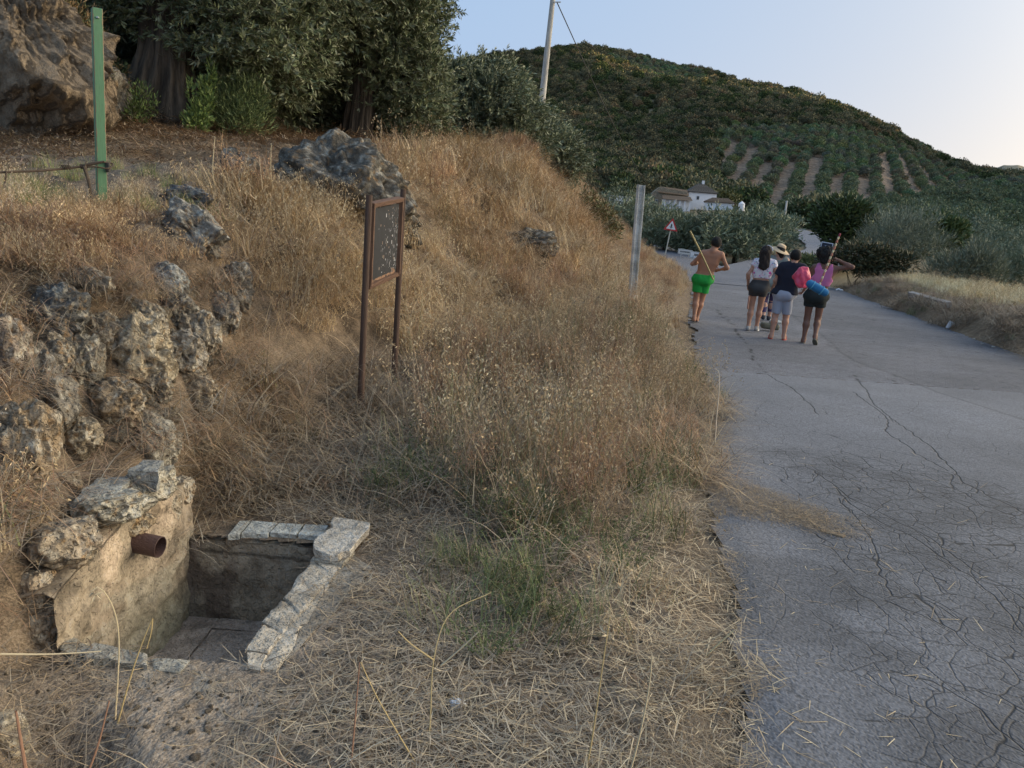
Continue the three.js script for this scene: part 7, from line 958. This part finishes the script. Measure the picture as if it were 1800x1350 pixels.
// ---------------------------------------------------------------- small things on the ground
{
  const litterMat = std([0.72, 0.73, 0.76], 0.5);
  const crumple = (px, py, s, label, name, cat) => { const p = hit(px, py), g0 = new THREE.IcosahedronGeometry(s, 6); g0.deleteAttribute('normal'); g0.deleteAttribute('uv'); const g = mergeVertices(g0, 1e-5), q = g.attributes.position; for (let i = 0; i < q.count; i++) { const v = V(q.getX(i), q.getY(i), q.getZ(i)).divideScalar(s), k = 1 + 0.35 * noise(v.x * 2.6 + px, v.y * 2.6, v.z * 2.6) + 0.2 * noise(v.x * 6, v.y * 6 + px, v.z * 6); q.setXYZ(i, v.x * s * k * 1.2, v.y * s * k * 0.6, v.z * s * k); } g.computeVertexNormals(); const m = solo(name, g, litterMat, label, cat); m.position.copy(p).add(V(0, s * 0.45, 0)); };
  crumple(803, 1241, 0.02, 'crumpled white wrapper in the dry grass at the bottom', 'wrapper', 'litter'); crumple(1475, 512, 0.12, 'white plastic bag at the right edge of the road behind the girl in pink', 'plastic_bag', 'litter');
  { const p = G(1665, 577, 0.02), t = thing('paper_cup', 'white drinks cup lying at the right edge of the road', 'cup', p); const g = new THREE.LatheGeometry([[0.001, 0], [0.045, 0], [0.06, 0.17], [0.062, 0.175], [0.057, 0.17], [0.043, 0.01]].map(([a, b]) => new THREE.Vector2(a, b)), 24); g.rotateZ(-0.5); part('wall', g, litterMat, t); }
  for (const [x, y, s, i] of [[1712, 596, 0.03, 1], [1726, 604, 0.02, 2], [1746, 610, 0.035, 3]]) { const p = G(x, y, 0.02), m = solo('pebble', rockGeo(s, s * 0.6, s, 400 + i, [0.5, 0.5, 0.5], { detail: 5, rough: 0.2 }), rockMat, ['white pebble on the right road edge, nearest to the white cup', 'smallest white pebble of the three on the right road edge', 'white pebble on the right road edge, farthest right of three'][i - 1], 'pebble'); m.position.copy(p); }
  { const a = hit(1600, 521), b = hit(1668, 541), m = thing('concrete_beam', 'old concrete edging beam half hidden in grass right of the road', 'kerb', a), d = b.clone().sub(a); part('beam', bar(V(0, 0.06, 0), d.clone().add(V(0, 0.06, 0)), 0.16, 0.2, 0.1), std([0.36, 0.35, 0.36], 0.9, { map: rockTex }), m); }
  { const a = hit(576, 716), b = hit(618, 682); a.y += 0.04; b.y += 0.05; solo('dead_branch', tube([a, a.clone().lerp(b, 0.5).add(V(0, 0.02, 0.02)), b], 0.022, 20, 8, 0.6), std([0.50, 0.47, 0.41], 0.9, { map: barkTex }), 'pale bleached piece of dead branch left of the signboard', 'branch'); }
  { const a = G(1443, 932, 0.012), b = G(1484, 944, 0.012); solo('bark_strip', (() => { const g = new RoundedBoxGeometry(0.05, 0.012, a.distanceTo(b), 2, 0.005); g.rotateY(Math.atan2(b.x - a.x, b.z - a.z)); g.translate((a.x + b.x) / 2, 0.014, (a.z + b.z) / 2); return g; })(), std([0.55, 0.43, 0.30], 0.9, { map: barkTex }), 'flat strip of wood at the tip of the straw tongue on the asphalt', 'wood strip'); }
  { const a = P(1353, 574, 15.7), t = thing('bundle', 'low olive grey bundle with a pale top on the road between the walkers', 'bundle', V(a.x, 0.02, a.z)); const g = new RoundedBoxGeometry(0.34, 0.12, 0.2, 5, 0.05); g.translate(0, 0.07, 0); const p = g.attributes.position; for (let i = 0; i < p.count; i++) p.setY(i, p.getY(i) + 0.018 * noise(p.getX(i) * 12, 2, p.getZ(i) * 12)); g.computeVertexNormals(); part('roll', g, cloth([0.12, 0.125, 0.095]), t); const c = new RoundedBoxGeometry(0.22, 0.06, 0.18, 4, 0.028); c.translate(0.1, 0.16, 0); part('pale_top', c, cloth([0.52, 0.53, 0.48]), t); }
  { const a = P(1317, 520, 14.55), b = P(1314, 543, 14.6); solo('stick', tube([a, a.clone().lerp(b, 0.5), b], 0.014, 10, 8), std([0.42, 0.23, 0.18], 0.7), 'short pinkish stick at the left hand of the long haired girl', 'stick'); }
  // single stalks: [pixel path], distance, radius, colour, label
  const stalk = (pts, r, rad, col, label, seeds = 0, r1 = r) => { const q = pts.map(([x, y], i) => P(x, y, mix(r, r1, i / (pts.length - 1)))), base = q[0].clone(), t = thing('dry_stalk', label, 'stalk', base), L = q.map((p) => p.clone().sub(base)); part('stem', tube(L, rad, 24, 6, 0.55), std(col, 0.8), t); if (seeds) { const R = rng(seeds), mb = new MB(), e = L[L.length - 1], d = L[L.length - 2]; for (let i = 0; i < seeds; i++) spikelet(mb, e.clone().lerp(d, R() * 0.5).add(V((R() - 0.5) * 0.02, -0.01, (R() - 0.5) * 0.02)), V(R() - 0.5, R() - 0.7, R() - 0.5).normalize(), 0.026, 0.007, [0.6, 0.5, 0.34]); part('husk', mb.geo(), grassMat, t); } };
  const pale = [0.58, 0.48, 0.31], red = [0.30, 0.17, 0.11], yel = [0.46, 0.35, 0.17];
  stalk([[1256, 800], [1259, 740], [1264, 680], [1262, 652], [1256, 648]], 6.0, 0.006, [0.55, 0.47, 0.38], 'pale curved stalk standing out over the road edge', 0);
  stalk([[202, 1276], [209, 1128], [204, 1085], [190, 1050], [172, 1032], [160, 1040]], 2.3, 0.0028, pale, 'pale oat stalk arching in front of the trough', 4); stalk([[204, 1282], [233, 1179], [252, 1125], [268, 1087]], 2.28, 0.003, yel, 'straight yellow stalk right of the arching oat in front of the trough', 0); stalk([[268, 1087], [266, 1110], [258, 1140]], 2.28, 0.0025, yel, 'bent tip hanging from the straight yellow stalk', 0);
  stalk([[50, 1380], [38, 1310], [28, 1250]], 1.95, 0.005, red, 'reddish brown broken stalk at the lower left', 0); stalk([[150, 1370], [172, 1310], [192, 1232]], 2.0, 0.0035, red, 'dark thin stalk leaning right at the lower left', 0); stalk([[0, 1150], [90, 1150], [178, 1145]], 2.2, 0.003, pale, 'pale straw lying level across the front left of the trough', 0);
  stalk([[612, 1390], [622, 1290], [632, 1164]], 1.95, 0.0035, red, 'reddish upright stalk at the bottom, left of the yellow one', 0); stalk([[760, 1390], [700, 1290], [660, 1220], [634, 1164]], 1.95, 0.0026, yel, 'yellow stalk leaning left to meet the reddish one at the bottom', 0); stalk([[748, 1390], [756, 1270], [764, 1150], [790, 1080], [862, 1042]], 2.0, 0.0026, yel, 'tall forked brown stalk at the bottom centre', 0, 2.3); stalk([[762, 1160], [720, 1130], [700, 1110]], 2.1, 0.0028, yel, 'side twig of the forked brown stalk pointing left', 0); stalk([[775, 1170], [810, 1140], [842, 1110]], 2.1, 0.0028, pale, 'pale side twig of the forked brown stalk pointing right', 0);
  stalk([[1024, 1390], [1042, 1290], [1062, 1150], [1072, 1085]], 2.0, 0.0032, yel, 'long golden stalk rising from the bottom edge right of centre', 5); stalk([[1098, 1390], [1125, 1290], [1142, 1200], [1146, 1155]], 2.0, 0.0035, pale, 'thick pale stalk at the bottom right before the asphalt', 3); stalk([[1222, 1172], [1255, 1140], [1290, 1108]], 2.75, 0.004, [0.62, 0.52, 0.30], 'bright straw sticking out over the asphalt edge', 0); stalk([[972, 960], [985, 900], [1005, 860], [1035, 825]], 4.0, 0.004, [0.5, 0.42, 0.33], 'pale thin stem leaning right in the tall roadside grass', 0);
  stalk([[380, 345], [374, 300], [378, 240]], 6.9, 0.004, pale, 'slim dry flower stalk left of the jagged outcrop', 6); stalk([[478, 330], [476, 290], [477, 252]], 7.2, 0.004, pale, 'slim dry flower stalk with pale head in front of the track', 6);
  // straws blown on the asphalt, the tongue of straw washed onto it
  const R = rng(61), mb = new MB(); for (let i = 0; i < 230; i++) { const px = 1270 + 530 * R() * R(), py = 760 + 590 * Math.pow(R(), 0.8), p = G(px, py, 0.012), n = 2 + Math.floor(R() * 2), L = 0.04 + 0.16 * R() * R(), c = dim(pick(R, STRAW), 0.8 + R() * 0.4); blade(mb, p, R() * 6.28, 1.45 + R() * 0.1, L, 0.0035, (R() - 0.5) * 0.2, c, 3, 0.7); if (R() < 0.12) for (let k = 0; k < n; k++) blade(mb, p, R() * 6.28, 1.4, L * 0.6, 0.003, 0.1, c, 2, 0.6); }
  solo('loose_straw', mb.geo(), grassMat, 'single straws scattered over the cracked asphalt', 'straw', null, 'stuff');
  const list = []; for (let i = 0; i < 40; i++) { const u = Math.pow(R(), 1.4), c = G(mix(1262, 1470, u), mix(862, 935, u * 0.9 + 0.1 * R()), 0), w = mix(0.42, 0.05, u); list.push([c.x + (R() - 0.5) * w, 0.014, c.z + (R() - 0.5) * w * 2, 0.40 + R() * 0.5, R() * 6.28, dim([0.95, 0.9, 0.84], 0.7 + R() * 0.5)]); } for (let i = 0; i < 130; i++) { const d = 1.6 + R() * 7, x = roadL(d) + 0.16 * R() * R() - 0.12, z = -d; list.push([x, 0.010, z, 0.4 + R() * 0.4, R() * 6.28, dim([1, 0.96, 0.9], 0.7 + R() * 0.4)]); }
  inst('straw_tongue', KINDS.straw[1], grassMat, list, 'tongue of cut straw spread from the verge onto the asphalt', 'straw', 0.02);
}
scene.traverse((o) => { if (o.isMesh) { o.castShadow = true; o.receiveShadow = true; } });
renderer.render(scene, camera);
